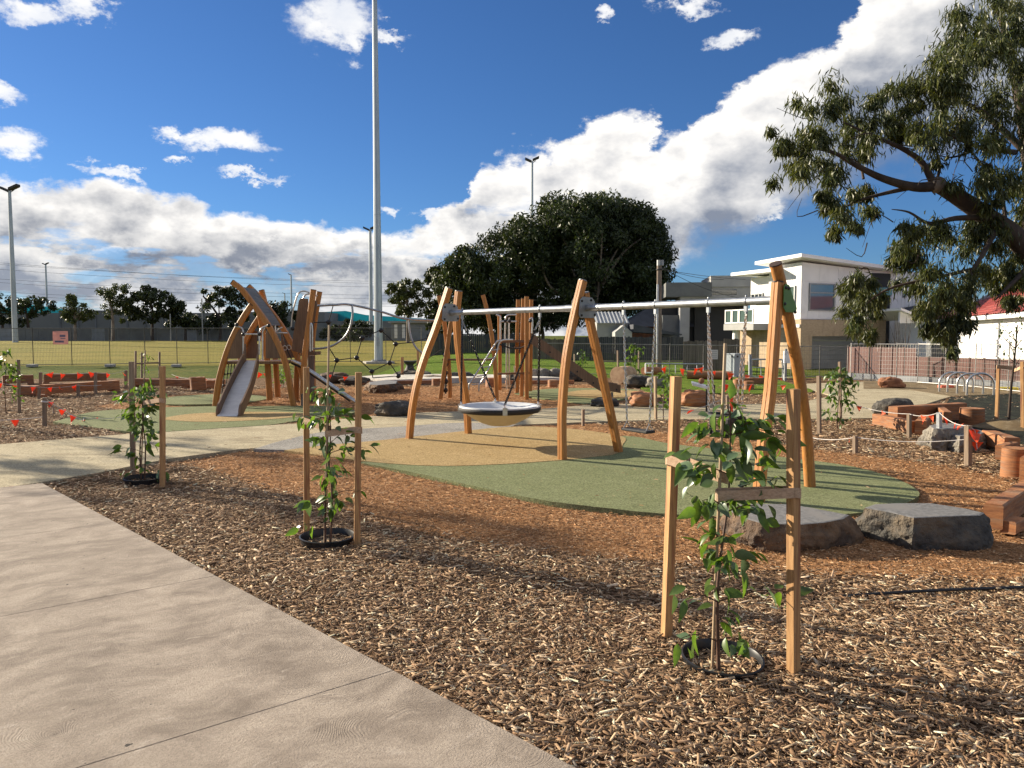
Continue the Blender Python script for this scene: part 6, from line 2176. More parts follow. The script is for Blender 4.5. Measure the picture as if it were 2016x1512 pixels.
g = MB()
g.obox(Vector((P(1890, 612, 47.5).x, 47.6, 0.3)), (5.2, 0, 0), (0, 7, 0), (0, 0, P(1890, 612, 47.5).z - 0.35))
g.build('wall', 'render_grey', dr)
g = MB()
g.tube([P(1919, 607, 50), P(1919, 565, 50)], 0.09, 8)
g.build('flue', 'dark_galvanised', dr)
nv = thing('navy_gable', 'small white gabled porch with navy roof between the houses', 'porch', P(1800, 690, 36))
g = MB()
g.prism([P(1774, 606, 36), P(1822, 624, 36), P(1822, 629, 36), P(1774, 611, 36)], (0, 4, 0))
g.build('barge_board', 'paint_white', nv)
g = MB()
g.add([P(1776, 606, 36.1), P(1824, 626, 36.1), P(1850, 612, 40), P(1826, 598, 41)], [(0, 1, 2, 3)])
g.prism([P(1776, 606, 36.1), P(1824, 626, 36.1), P(1850, 612, 40), P(1826, 598, 41)], (0, 0, -0.08))
g.build('roof', 'roof_navy', nv)
g = MB()
g.obox(Vector((P(1823, 690, 36).x, 36.0, 0)), (0.25, 0, 0), (0, 3, 0), (0, 0, P(1823, 630, 36).z))
g.build('post', 'paint_white', nv)
g = MB()
g.obox(Vector((P(1778, 690, 36).x, 36.4, P(1790, 636, 36).z)), (1.1, 0, 0), (0, 0.15, 0), (0, 0, 0.6))
g.build('gable_wall', 'render_white', nv)

# ---- bare shrub between the houses
bs_ = thing('bare_shrub', 'leafless winter shrub against the house wall', 'shrub', P(1772, 690, 34.5) * 1.0)
bs_.location.z = 0
mb = MB()
rg = random.Random(9)
o0 = Vector(bs_.location)
for k in range(26):
    e = o0 + Vector((rg.gauss(0, 0.45), rg.gauss(0, 0.3), rg.uniform(1.2, 2.6)))
    mb.tube([o0, o0.lerp(e, 0.5) + Vector((rg.gauss(0, .1), 0, 0)), e], [0.02, 0.012, 0.005], 4)
mb.build('branches', 'bark_dark', bs_)

# ---- brown panel fence, light mesh fence, bike hoops
bf = thing('brown_fence', 'red brown panel fence stepping down in front of the bungalow', 'fence', G(1760, 750))
F0, F1 = G(1668, 744), G(2060, 768)
fB = Facade(F0, (F1 - F0), Vector((-(F1 - F0).y, (F1 - F0).x, 0)) * -1)
tot = (F1 - F0).length
npan = 15
for k in range(npan):
    a0_, a1_ = tot * k / npan, tot * (k + 1) / npan
    g = MB()
    topz = 1.24 if k < 6 else 0.92
    fB.box(g, a0_ + 0.012, a1_ - 0.012, 0.22, topz, -0.03, 0.0)
    g.build('fence_panel', 'fence_brown', bf)
    g = MB()
    fB.box(g, a0_ - 0.02, a0_ + 0.02, 0.2, topz + 0.03, -0.06, 0.02)
    g.build('fence_post', 'timber_dark' if k % 5 == 2 else 'fence_brown', bf)
g = MB()
fB.box(g, 0, tot, -0.02, 0.21, -0.08, 0.06)
g.build('plinth', 'plinth', bf)


def mesh_fence(A, B, h, nvert, nhor, label, post_m, wire_m, feet=None, wr=0.006, tr=0.02, z0=0.05, npost=2, group='temporary mesh fence panels', braces=()):
    root = thing('mesh_fence_panel', label, 'fence', Vector((A.x, A.y, A.z)), group)
    up = Vector((0, 0, 1))
    A1, B1 = A + up * z0, B + up * z0
    for k in range(npost):
        p = A1.lerp(B1, k / (npost - 1))
        MB().tube([p - up * z0, p + up * (h + 0.04)], tr, 8).build('post', post_m, root, smooth=60)
    for zz in (0.0, h):
        MB().tube([A1 + up * zz, B1 + up * zz], tr * 0.85, 8).build('rail', post_m, root, smooth=60)
    mb_ = MB()
    for k in range(1, nvert):
        p = A1.lerp(B1, k / nvert)
        mb_.tube([p, p + up * h], wr, 3, False)
    for k in range(1, nhor):
        mb_.tube([A1 + up * h * k / nhor, B1 + up * h * k / nhor], wr, 3, False)
    tag(mb_.build('wire_mesh', wire_m, root), kind='stuff')
    return root


# field fence on the left
px_posts = [-150, -75, 0, 66, 142, 217, 286, 349, 410, 480, 550, 620, 690, 760, 830]
fpos = []
for x in px_posts:
    y = 720.5 - 0.0105 * x
    p = GT(x, y)
    fpos.append(p)
wordy = ['far left out of the corner', 'at the left edge', 'left of the pink sign', 'carrying the pink sign', 'right of the pink sign', 'behind the bushy sapling', 'behind the planting frame', 'left of the slide tower', 'directly behind the slide', 'behind the tower beams',
         'behind the lookout panels', 'behind the rope hoop', 'left of the tall light pole', 'right of the tall light pole']
for k in range(len(fpos) - 1):
    mesh_fence(fpos[k], fpos[k + 1], 1.92, 26, 9, 'dark mesh fence panel along the sports field ' + wordy[k], 'fence_wire', 'fence_wire', wr=0.0045, tr=0.022)
for k, x in enumerate((66, 219, 349)):
    p = GT(x, 722)
    o = MB().box(p + Vector((0, -0.1, 0.06)), (0.42, 0.5, 0.15), 0.2).build('fence_foot', 'concrete_block', bevel=0.03)
    tag(o, 'concrete fence foot ' + ['left of the three under the field fence', 'in the middle of the three under the field fence', 'right of the three under the field fence'][k], 'fence foot', 'concrete feet of the field fence')
# pink sign board on the field fence
sp_ = P(119, 665, fpos[3].y - 0.06)
sg = thing('sign_board', 'square pink notice board hung on the field fence', 'sign', Vector((sp_.x, sp_.y, fpos[3].z)))
MB().box(sp_, (0.80, 0.012, 0.70)).build('board', 'board_pink', sg)
for (dx, dz, w_, h_) in ((0.12, 0.10, 0.30, 0.12), (-0.06, -0.20, 0.48, 0.10), (0.14, -0.04, 0.26, 0.05)):
    MB().box(sp_ + Vector((dx, -0.010, dz)), (w_, 0.004, h_)).build('faded_print', 'print_blue', sg)
sp_ = P(1406, 698, 31.0)
sg = thing('sign_board', 'small white notice board hung on the mesh fence behind the toddler swing', 'sign', Vector((sp_.x, sp_.y, 0)))
MB().box(sp_, (0.30, 0.012, 0.38)).build('board', 'board_white', sg)
for k in range(4):
    MB().box(sp_ + Vector((0, -0.009, 0.12 - k * 0.075)), (0.22, 0.003, 0.018)).build('faded_print', 'plate_grey', sg)

# lower mesh fence in front of the houses
xs_f = [1042, 1112, 1182, 1250, 1318, 1384, 1450, 1490, 1557, 1613, 1668]
ps = [G(x, 737 + (x - 1042) * 0.012) for x in xs_f]
names_f = ['right of the climbing frame posts', 'behind the middle swing frame', 'right of the middle swing frame', 'by the dark paling fence', 'left of the power pole', 'left of the white notice', 'behind the grey kiosk', 'beside the brick wall', 'behind the right swing post', 'in front of the garage door']
for k in range(len(ps) - 1):
    hh = (737 - 678) / 1514 * ps[k].y
    mesh_fence(ps[k], ps[k + 1], hh, max(6, int((ps[k + 1] - ps[k]).length / 0.09)), 7, 'grey mesh fence panel ' + names_f[k], 'fence_tube', 'fence_wire', wr=0.0035, tr=0.018)
xs_r = [(1674, 750), (1715, 751), (1764, 753), (1806, 755), (1860, 759), (1919, 764), (1984, 771), (2050, 778)]
pr = [G(*p) for p in xs_r]
names_r = ['left end by the garage', 'second from the garage', 'behind the sandstone boulder', 'fourth from the garage', 'left of the bike hoops', 'behind the bike hoops', 'at the right edge behind the young tree']
for k in range(len(pr) - 1):
    hh = (xs_r[k][1] - 680) / 1514 * pr[k].y
    mesh_fence(pr[k], pr[k + 1], hh, max(6, int((pr[k + 1] - pr[k]).length / 0.09)), 9, 'light steel mesh fence panel ' + names_r[k], 'fence_tube_light', 'fence_tube_light' if k < 3 else 'fence_wire', wr=0.0045, tr=0.018, group='light mesh fence in front of the brown fence')
o = MB().box(G(1862, 764) + Vector((0, 0, 0.04)), (0.45, 0.22, 0.10), 0.1).build('fence_foot', 'orange_plastic', bevel=0.02)
tag(o, 'orange plastic fence foot beside the bike hoops', 'fence foot')
o = MB().box(G(1983, 769) + Vector((0, 0, 0.05)), (0.55, 0.22, 0.12), -0.1).build('fence_foot', 'yellow_rubber', bevel=0.02)
tag(o, 'yellow fence foot at the right edge near the young tree', 'fence foot')
for k, (xa, xb, ya, yb, yt_) in enumerate(((1849, 1898, 772, 772, 733), (1865, 1915, 773, 774, 733), (1884, 1935, 776, 777, 735), (1903, 1956, 779, 779, 735))):
    A, B = G(xa, ya), G(xb, yb)
    h = P(xa, yt_, A.y).z
    r_ = (B - A).length / 2
    pts = [A] + [A.lerp(B, 0.5 - 0.5 * math.cos(R(t_))) + Vector((0, 0, (h - r_ * 0.8) + r_ * 0.8 * math.sin(R(t_)))) for t_ in range(0, 181, 15)] + [B]
    o = MB().tube(pts, 0.03, 10).build('bike_hoop', 'hoop_steel', smooth=60)
    tag(o, ['leftmost', 'second from left', 'third from left', 'rightmost'][k] + ' of the four arched steel bike hoops', 'bike hoop', 'arched steel bike hoops')

# ---- paling fences, pole, kiosk, barrier, rail
pf = thing('paling_fence', 'weathered grey paling fence left of the tan brick wall', 'fence', P(1400, 740, 36))
pm_ = bpy.data.meshes.new('paling')
pm_.from_pydata([(0, 0, 0), (.10, 0, 0), (.10, .02, 0), (0, .02, 0), (0, 0, 1), (.10, 0, 1), (.10, .02, 1), (0, .02, 1)], [], [(0, 1, 5, 4), (1, 2, 6, 5), (2, 3, 7, 6), (3, 0, 4, 7), (4, 5, 6, 7)])
pm_.materials.append(MATS['paling'])
rg = random.Random(4)
def palings(root, x0, x1, Y, ytop, me, n):
    a, b = P(x0, 700, Y), P(x1, 700, Y)
    zt_ = P(x0, ytop, Y).z
    for k in range(n):
        o = bpy.data.objects.new('paling', me)
        COL.objects.link(o)
        o.parent = root
        o.location = Vector((a.x + (b.x - a.x) * k / n, Y + rg.uniform(-.01, .01), 0.02)) - Vector(root.location)
        o.scale = ((b.x - a.x) / n / 0.10 * 0.95, 1, zt_ + rg.uniform(-.03, .03))
pf.location.z = 0
palings(pf, 1345, 1425, 36.0, 672, pm_, 24)
palings(pf, 1425, 1456, 35.0, 668, pm_, 9)
pf2 = thing('paling_fence', 'dark stained paling fence under the big tree behind the lawn', 'fence', P(1200, 740, 42))
pf2.location.z = 0
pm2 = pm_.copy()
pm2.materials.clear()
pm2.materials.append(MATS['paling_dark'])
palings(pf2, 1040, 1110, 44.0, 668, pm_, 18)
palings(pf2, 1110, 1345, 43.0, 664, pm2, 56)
pf3 = thing('paling_fence', 'grey paling fence seen between the crossed posts', 'fence', P(920, 740, 52))
pf3.location.z = 0
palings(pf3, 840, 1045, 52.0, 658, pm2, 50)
g = MB().obox(P(1180, 722, 41.5), (5.0, 0, 0), (0, 0.25, 0), (0, 0, 0.32))
o = g.build('low_wall', 'limestone')
tag(o, 'low pale retaining wall along the dark fence behind the lawn', 'wall')

up_ = thing('power_pole', 'timber power pole rising beside the big tree', 'power pole', G(1297, 733))
q = G(1297, 733)
MB().tube([q - Vector((0, 0, 0.3)), P(1298, 515, q.y)], [0.13, 0.11], 10).build('pole', 'utility_pole', up_, smooth=60)
MB().tube([q + Vector((-0.11, -0.12, 0.6)), P(1294, 560, q.y) + Vector((0, -0.12, 0))], 0.05, 8).build('conduit', 'galvanised', up_, smooth=60)
MB().tube([P(1300, 523, q.y), P(1300, 512, q.y)], 0.16, 10).build('cap', 'dark_galvanised', up_)
MB().torus(P(1298, 531, q.y), (0, 0, 1), 0.13, 0.03, 12, 6).build('clamp_band', 'plastic_black', up_)
for k, (x1, y1, Y1, nm) in enumerate(((1700, 690, 45, 'service wire from the power pole down to the white house'), (1460, 545, 60, 'upper service wire from the power pole to the grey house'), (1560, 545, 70, 'thin wire from the power pole over the grey house'))):
    a, b = P(1300, 524 + k * 3, q.y), P(x1, y1, Y1)
    if k == 0:
        b = fL.pt(3.0, zL(1500, 590), 0.1)
    pts = [a.lerp(b, i / 12) - Vector((0, 0, 0.35 * 4 * (i / 12) * (1 - i / 12))) for i in range(13)]
    o = MB().tube(pts, 0.012, 4).build('service_wire', 'wire_dark')
    tag(o, nm, 'wire', 'service wires of the power pole')

kk = thing('service_kiosk', 'pale grey electrical kiosk in front of the brick wall', 'kiosk', G(1446, 742))
q = G(1446, 742)
MB().box(q + Vector((0, 0, 0.47)), (0.56, 0.5, 0.90), 0.55).build('cabinet', 'kiosk_grey', kk, bevel=0.02)
MB().box(q + Vector((0, 0, 0.94)), (0.60, 0.54, 0.04), 0.55).build('lid', 'kiosk_grey', kk)
for s in (-0.14, 0.1):
    MB().box(q + Vector((s - 0.07, -0.30, 0.84)), (0.06, 0.03, 0.07), 0.55).build('vent', 'plastic_black', kk)
MB().box(q + Vector((0, 0, 0.0)), (0.8, 0.7, 0.08), 0.55).build('base', 'concrete_block', kk)
gt = thing('pipe_gate', 'galvanised pipe barrier gate in front of the brick house', 'gate', G(1510, 747))
Y = 29.5
tubes([[(1480, 735), (1480, 712), (1484, 708), (1535, 708), (1540, 713), (1541, 740), (1537, 744), (1486, 743), (1480, 735)]], Y, 0.03, 'frame', 'galvanised', gt)
tubes([[(1498, 708), (1498, 743)], [(1521, 708), (1521, 743)], [(1482, 724), (1540, 725)]], Y, 0.018, 'bar', 'galvanised', gt)
MB().tube([P(1477, 698, 29.4), G(1477, 748)], 0.07, 10).build('gate_post', 'dark_galvanised', gt, smooth=60)
MB().tube([P(1545, 700, 29.4), G(1545, 748)], 0.07, 10).build('gate_post', 'dark_galvanised', gt, smooth=60)
hb = MB().box(P(1549, 703, 28.5), (0.22, 0.1, 0.45)).build('meter_panel', 'panel_white')
tag(hb, 'narrow white panel on a post behind the right swing leg', 'sign panel')
pb = MB().box(Vector((P(1549, 703, 28.5).x, 28.6, 0.6)), (0.08, 0.08, 1.2)).build('panel_post', 'dark_galvanised')
tag(pb, 'dark post carrying the narrow white panel', 'post')
lrail = thing('low_rail', 'low galvanised pipe rail behind the log on the lawn', 'rail', G(1330, 738))
tubes([[(1278, 716), (1385, 717)]], 30.5, 0.03, 'top_pipe', 'galvanised', lrail)
for x in (1278, 1305, 1330, 1353, 1372, 1385):
    MB().tube([P(x, 717, 30.5), P(x, 735, 30.5)], 0.02, 6).build('upright', 'galvanised', lrail)
fr = thing('white_goal', 'small white metal frame on the lawn right of the power pole', 'frame', G(1281, 740))
for x0, y0, x1, y1 in ((1271, 716, 1271, 734), (1285, 716, 1285, 734), (1271, 716, 1285, 716), (1271, 734, 1285, 734)):
    MB().tube([P(x0, y0, 29.5), P(x1, y1, 29.5)], 0.03, 6).build('bar', 'paint_white', fr)
lp = thing('sensory_panel', 'tilted white play panel on two dark legs behind the nearest sapling', 'play panel', G(1396, 812))
Yp = G(1396, 812).y
MB().prism([P(1361, 753, Yp), P(1393, 761, Yp), P(1393, 758, Yp + 0.5), P(1361, 750, Yp + 0.5)], (0.03, 0, -0.07)).build('panel', 'panel_white', lp, bevel=0.01)
for x, dy in ((1392, 0.1), (1406, 0.35)):
    MB().tube([P(x, 758, Yp + dy), Vector((P(x, 758, Yp + dy).x, Yp + dy, -0.02))], 0.025, 8).build('leg', 'plastic_black', lp, smooth=60)
rk = MB().ball(P(1381, 750, Yp + 0.25), 0.07, 8, 5)
rk.build('knob', 'redgum_end', lp, smooth=60)
pd = G(807, 738)
ped = thing('pedestal', 'dark waisted pedestal behind the sand pit', 'pedestal', pd)
MB().lathe([(0.42, -0.02), (0.40, 0.08), (0.22, 0.22), (0.15, 0.36), (0.16, 0.44), (0.30, 0.56), (0.31, 0.60), (0.001, 0.60)], pd, 20).build('body', 'pedestal_dark', ped, smooth=40)
for k, (x, b_, t_) in enumerate(((792, 746, 703), (823, 742, 690), (830, 738, 692))):
    p = G(x, b_)
    o = MB().beam([p, P(x, t_, p.y)], (0, 1, 0), 0.10, 0.10, 0.006).build('timber_post', 'stake_wood')
    tag(o, ['square timber post left of the pedestal', 'square timber post right of the pedestal', 'farther timber post right of the pedestal'][k], 'post', 'timber posts near the pedestal')


# ================================================================ LIGHT POLES AND LINES
def light_pole(px, top, Y, rb, rt, label, heads=2, basep=False, hs=1.0):
    x = P(px, 660, Y).x
    z0 = T(x, Y)
    zt_ = P(px, top, Y).z
    root = thing('light_pole', label, 'light pole', Vector((x, Y, z0)), 'sports field light poles')
    MB().tube([Vector((x, Y, z0 - 0.2)), Vector((x, Y, z0 + (zt_ - z0) * 0.5)), Vector((x, Y, zt_))], [rb, (rb + rt) / 2, rt], 10).build('mast', 'pole_zinc', root, smooth=25)
    if basep:
        MB().box(Vector((x, Y, z0 + 0.02)), (1.6, 1.6, 0.12), 0.3).build('footing', 'concrete_block', root, bevel=0.02)
        MB().lathe([(0.001, 0.14), (0.42, 0.14), (0.42, 0.09), (0.40, 0.085)], Vector((x, Y, z0)), 20).build('base_plate', 'dark_galvanised', root, smooth=30)
        for k in range(8):
            an = k * PI / 4
            MB().tube([Vector((x + 0.36 * math.cos(an), Y + 0.36 * math.sin(an), z0 + 0.08)), Vector((x + 0.36 * math.cos(an), Y + 0.36 * math.sin(an), z0 + 0.22))], 0.02, 6).build('anchor_bolt', 'dark_galvanised', root)
        MB().tube([Vector((x - 0.001, Y, z0 + 8.3)), Vector((x, Y, z0 + 8.36))], (rb + (rt - rb) * 0.37) * 1.06, 10).build('joint_ring', 'pole_zinc', root)
        MB().box(Vector((x + 0.02, Y - rb * 0.97, z0 + 1.2)), (0.16, 0.02, 0.5)).build('access_door', 'galvanised', root)
    for k in range(heads):
        s = -1 if k % 2 == 0 else 1
        c = Vector((x + s * 0.45 * hs, Y, zt_ + 0.1 * hs))
        MB().tube([Vector((x, Y, zt_ - 0.2 * hs)), c], 0.04 * hs, 6).build('bracket', 'dark_galvanised', root)
        hd = MB()
        ex = Vector((math.cos(0.55), 0, -s * -math.sin(0.55)))
        hd.obox(c + Vector((-0.4 * hs, -0.3 * hs, 0.12 * hs * (1 if s < 0 else -0.4))), Vector((0.8 * hs, 0, -0.35 * hs * s * -1)), (0, 0.6 * hs, 0), (0, 0, 0.22 * hs))
        h_ = hd.build('lamp_head', 'pedestal_dark', root)
    return root


light_pole(745, -230, 43.8, 0.25, 0.10, 'very tall grey light pole left of the picture centre', 2, True)
light_pole(30, 376, 80, 0.28, 0.16, 'tall light pole with two heads at the left edge', 2, hs=1.1)
light_pole(95, 521, 130, 0.20, 0.13, 'thin distant light pole right of the left edge pole', 2, hs=0.6)
light_pole(1047, 318, 95, 0.22, 0.14, 'light pole rising behind the big round tree', 2, hs=1.0)
light_pole(731, 453, 100, 0.28, 0.18, 'light pole just left of the very tall pole', 2, hs=1.0)
light_pole(575, 541, 150, 0.22, 0.15, 'distant thin light pole above the slide tower', 1, hs=0.6)
light_pole(562, 578, 190, 0.2, 0.15, 'faint farther light pole above the slide tower', 1, hs=0.6)
for x, t_, b_, Y, nm in ((336, 618, 672, 90, 'white goal post left of the pair on the field'), (399, 588, 672, 90, 'white goal post right of the pair on the field')):
    x_ = P(x, 660, Y).x
    o = MB().tube([Vector((x_, Y, T(0, Y) - 0.1)), Vector((x_, Y, P(x, t_, Y).z))], 0.07, 8).build('goal_post', 'render_grey', smooth=60)
    tag(o, nm, 'goal post', 'goal posts on the field')
for k, (y0, y1) in enumerate(((503, 556), (509, 548), (518, 560), (538, 575), (545, 582), (566, 588), (573, 592))):
    a, b = P(-260, y0 - 8, 210), P(1100, y1 + 4, 300)
    pts = [a.lerp(b, i / 16) - Vector((0, 0, 3.0 * 4 * (i / 16) * (1 - i / 16))) for i in range(17)]
    o = MB().tube(pts, 0.035, 4).build('power_line', 'wire_dark')
    tag(o, ['highest', 'second highest', 'third highest', 'fourth', 'fifth', 'second lowest', 'lowest'][k] + ' of the long power lines crossing the low clouds', 'power line', 'power lines over the field')

# ---- warehouse, shade roofs and boundary fence behind the field
wh = thing('warehouse', 'long grey ribbed warehouse wall behind the sports field', 'warehouse', Vector((-40, 104, T(0, 104))))
YW = 104.0
segs = [(-260, 118, 616), (118, 250, 611), (250, 470, 616), (470, 640, 614), (640, 860, 632)]
for x0, x1, yt_ in segs:
    a, b = P(x0, 660, YW), P(x1, 660, YW)
    MB().obox(Vector((a.x, YW, 0.5)), (b.x - a.x - 0.02, 0, 0), (0, 12, 0), (0, 0, P(x0, yt_, YW).z - 0.5)).build('wall', 'wall_shed', wh)
    nr = int((b.x - a.x) / 2.4)
    for k in range(nr):
        MB().obox(Vector((a.x + k * 2.4, YW - 0.12, 0.5)), (0.22, 0, 0), (0, 0.1, 0), (0, 0, P(x0, yt_, YW).z - 0.55)).build('rib', 'shed_rib', wh)
for nm, label, pts in (('shade_roof', 'turquoise warehouse roof rising behind the trees on the left', [(-40, 612), (60, 600), (118, 607), (150, 616), (118, 622), (-40, 622)]),
                       ('shade_roof', 'turquoise roof behind the rope bridge and tall pole', [(600, 632), (640, 614), (680, 612), (720, 620), (845, 628), (845, 655), (700, 648), (600, 640)])):
    o = MB().prism(pp(pts, 112), (0, 0.08, 0)).build(nm, 'roof_teal')
    tag(o, label, 'roof')
fy = 93.0
bfn = thing('boundary_fence', 'dark grey boundary fence along the far edge of the sports field', 'fence', Vector((-30, fy, T(0, fy))))
a, b = P(-260, 660, fy), P(880, 660, fy)
nn = 44
for k in range(nn):
    x0 = a.x + (b.x - a.x) * k / nn
    MB().obox(Vector((x0, fy, T(0, fy) - 0.1)), ((b.x - a.x) / nn - 0.06, 0, 0), (0, 0.06, 0), (0, 0, 1.55 + 0.05 * math.sin(k * 3.1))).build('fence_sheet', 'plinth' if k % 7 == 3 else 'cladding_grey', bfn)
bl = thing('field_hut', 'low grey hut with white doors at the far side of the field', 'hut', Vector((P(790, 660, 90).x, 90, T(0, 90))))
q = P(770, 672, 90)
MB().obox(Vector((q.x, 90, T(0, 90))), (5.2, 0, 0), (0, 3, 0), (0, 0, 2.1)).build('wall', 'plinth', bl)
MB().obox(Vector((q.x - 0.3, 89.7, T(0, 90) + 2.1)), (5.8, 0, 0), (0, 3.6, 0), (0, 0, 0.15)).build('roof', 'render_grey', bl)
for k in range(2):
    MB().obox(Vector((q.x + 0.4 + k * 0.9, 89.93, T(0, 90) + 0.3)), (0.35, 0, 0), (0, 0.06, 0), (0, 0, 1.6)).build('door', 'paint_white', bl)

# ================================================================ TREES
def foliage(name, clumps, per, L, W, m, parent, seed, droop=0.5, pal=None, flat=1.0, bend=0.25, soft=True):
    """leaf blades spread through clumps (centre, radius); each blade is a bent strip of two quads"""
    rg_ = np.random.default_rng(seed)
    org = np.array(wloc(parent))
    pal = np.array(pal if pal is not None else [(1.0, 1.0, 1.0), (0.7, 0.72, 0.7), (1.25, 1.2, 1.05), (0.85, 0.95, 0.8)])
    Ps, Cs, Ls = [], [], []
    for (c, r) in clumps:
        n = int(per * rg_.uniform(0.75, 1.25))
        d = rg_.normal(0, 1, (n, 3))
        d /= np.linalg.norm(d, axis=1)[:, None] + 1e-9
        rad = r * (np.minimum(np.abs(rg_.normal(0, 0.60, n)), 1.2) if soft else rg_.random(n) ** 0.45)
        p = np.array(c)[None, :] + d * rad[:, None] * np.array([1, 1, flat])[None, :]
        Ps.append(p)
        tone = rg_.uniform(0.72, 1.25)
        Cs.append(pal[rg_.integers(0, len(pal), n)] * tone * rg_.uniform(0.8, 1.2, (n, 1)))
        Ls.append(d)
    p, col, d = np.concatenate(Ps), np.concatenate(Cs), np.concatenate(Ls)
    n = len(p)
    ax = rg_.normal(0, 1, (n, 3)) * (1 - droop) + np.array([0, 0, -1.0])[None, :] * droop + d * 0.35
    ax /= np.linalg.norm(ax, axis=1)[:, None] + 1e-9
    sd = np.cross(ax, rg_.normal(0, 1, (n, 3)))
    sd /= np.linalg.norm(sd, axis=1)[:, None] + 1e-9
    nr = np.cross(ax, sd)
    ll = (L * rg_.uniform(0.6, 1.25, n))[:, None]
    ww = (W * rg_.uniform(0.7, 1.2, n))[:, None]
    b0 = p - ax * ll * 0.5
    md = p + nr * ll * bend * 0.4
    tp = p + ax * ll * 0.5
    V = np.stack([b0 - sd * ww * 0.12, b0 + sd * ww * 0.12, md - sd * ww * 0.5, md + sd * ww * 0.5, tp - sd * ww * 0.06, tp + sd * ww * 0.06], 1).reshape(-1, 3) - org[None, :]
    base = (np.arange(n) * 6)[:, None]
    F = np.concatenate([base + np.array([[0, 1, 3, 2]]), base + np.array([[2, 3, 5, 4]])], 0)
    return link(name, numesh(name, V, F, np.repeat(col, 6, 0)), m, parent)


def limb(mb, pts, r0, r1, n=8, k=5):
    s = smooth_path(pts, k)
    m_ = len(s)
    mb.tube(s, [r0 + (r1 - r0) * i / (m_ - 1) for i in range(m_)], n)
    return s


def shell_clumps(lobes, count, seed, rmin, rmax, ydepth=1.0, inner=0.25):
    """clump centres over the outer part of ellipsoid lobes (centre, (rx,ry,rz))"""
    rg_ = random.Random(seed)
    vol = [l[1][0] * l[1][2] for l in lobes]
    out = []
    while len(out) < count:
        l = rg_.choices(lobes, vol)[0]
        d = Vector((rg_.gauss(0, 1), rg_.gauss(0, 1), rg_.gauss(0.15, 1)))
        d.normalize()
        k = rg_.uniform(0.78, 1.0) if rg_.random() > inner else rg_.uniform(0.2, 0.8)
        c = Vector(l[0]) + Vector((d.x * l[1][0] * k, d.y * l[1][1] * k, d.z * l[1][2] * k))
        out.append((c, rg_.uniform(rmin, rmax)))
    return out


def tree(name, label, base, trunk, lobes, count, per, L, W, rr, seed, bark='bark_dark', leafm='leaf_tree', r0=0.3, group=None, droop=0.45, pal=None, flat=0.8, nlimb=10, inner=0.25):
    root = thing(name, label, 'tree', base, group)
    mb = MB()
    tp = limb(mb, [base - Vector((0, 0, 0.2))] + trunk, r0, r0 * 0.45, 10)
    cl = shell_clumps(lobes, count, seed, rr[0], rr[1], inner=inner)
    rg_ = random.Random(seed + 1)
    for (c, r) in rg_.sample(cl, min(nlimb, len(cl))):
        a = tp[rg_.randrange(len(tp) // 2, len(tp))]
        limb(mb, [a, a.lerp(c, 0.5) + Vector((0, 0, -0.06 * (c - a).length)), c], r0 * 0.30, r0 * 0.05, 6, 4)
    mb.build('trunk', bark, root, smooth=60)
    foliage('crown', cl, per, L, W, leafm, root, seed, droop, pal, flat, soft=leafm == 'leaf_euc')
    return root


def LB(px, py, Y, rx, ry, rd=None):
    """lobe from photograph pixels at distance Y"""
    c = P(px, py, Y)
    k = Y / FOC
    return (c, (rx * k, (rd if rd else rx * k * 0.9), ry * k))


# big round tree in the middle
YT = 64.0
b = P(1180, 700, YT)
b.z = T(0, YT)
lob = [LB(1185, 500, YT, 135, 105, 6.5), LB(1120, 470, YT, 80, 75, 4.0), LB(1240, 520, YT, 82, 85, 4.0), LB(985, 548, YT, 105, 82, 4.0), LB(1060, 500, YT, 85, 75, 4.0), LB(930, 575, YT, 50, 70, 3.0), LB(1000, 620, YT, 95, 48, 4.0),
       LB(1130, 600, YT, 130, 50, 4.5), LB(1255, 585, YT, 62, 55, 3.5), LB(1185, 455, YT, 95, 66, 4.0), LB(915, 620, YT, 45, 38, 2.5)]
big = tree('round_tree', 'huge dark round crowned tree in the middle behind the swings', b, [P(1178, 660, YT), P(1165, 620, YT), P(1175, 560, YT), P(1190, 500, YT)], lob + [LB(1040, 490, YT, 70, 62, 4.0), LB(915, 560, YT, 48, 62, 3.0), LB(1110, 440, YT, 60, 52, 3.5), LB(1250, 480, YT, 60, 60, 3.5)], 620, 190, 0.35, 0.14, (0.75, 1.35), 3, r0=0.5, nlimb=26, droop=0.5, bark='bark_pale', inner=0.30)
mb = MB()
for pts in ([P(1178, 640, YT - 1), P(1140, 560, YT - 1.6), P(1110, 500, YT - 2.2)], [P(1170, 600, YT - 1), P(1200, 520, YT - 2), P(1235, 460, YT - 2.6)], [P(1172, 620, YT - 1), P(1182, 520, YT - 2.4), P(1186, 450, YT - 2.8)], [P(1160, 610, YT - 1), P(1080, 560, YT - 2.4), P(1065, 480, YT - 3)],
            [P(1186, 560, YT - 1.6), P(1225, 500, YT - 2.8), P(1262, 470, YT - 3)]):
    limb(mb, pts, 0.14, 0.05, 7)
mb.build('inner_limbs', 'bark_pale', big, smooth=60)
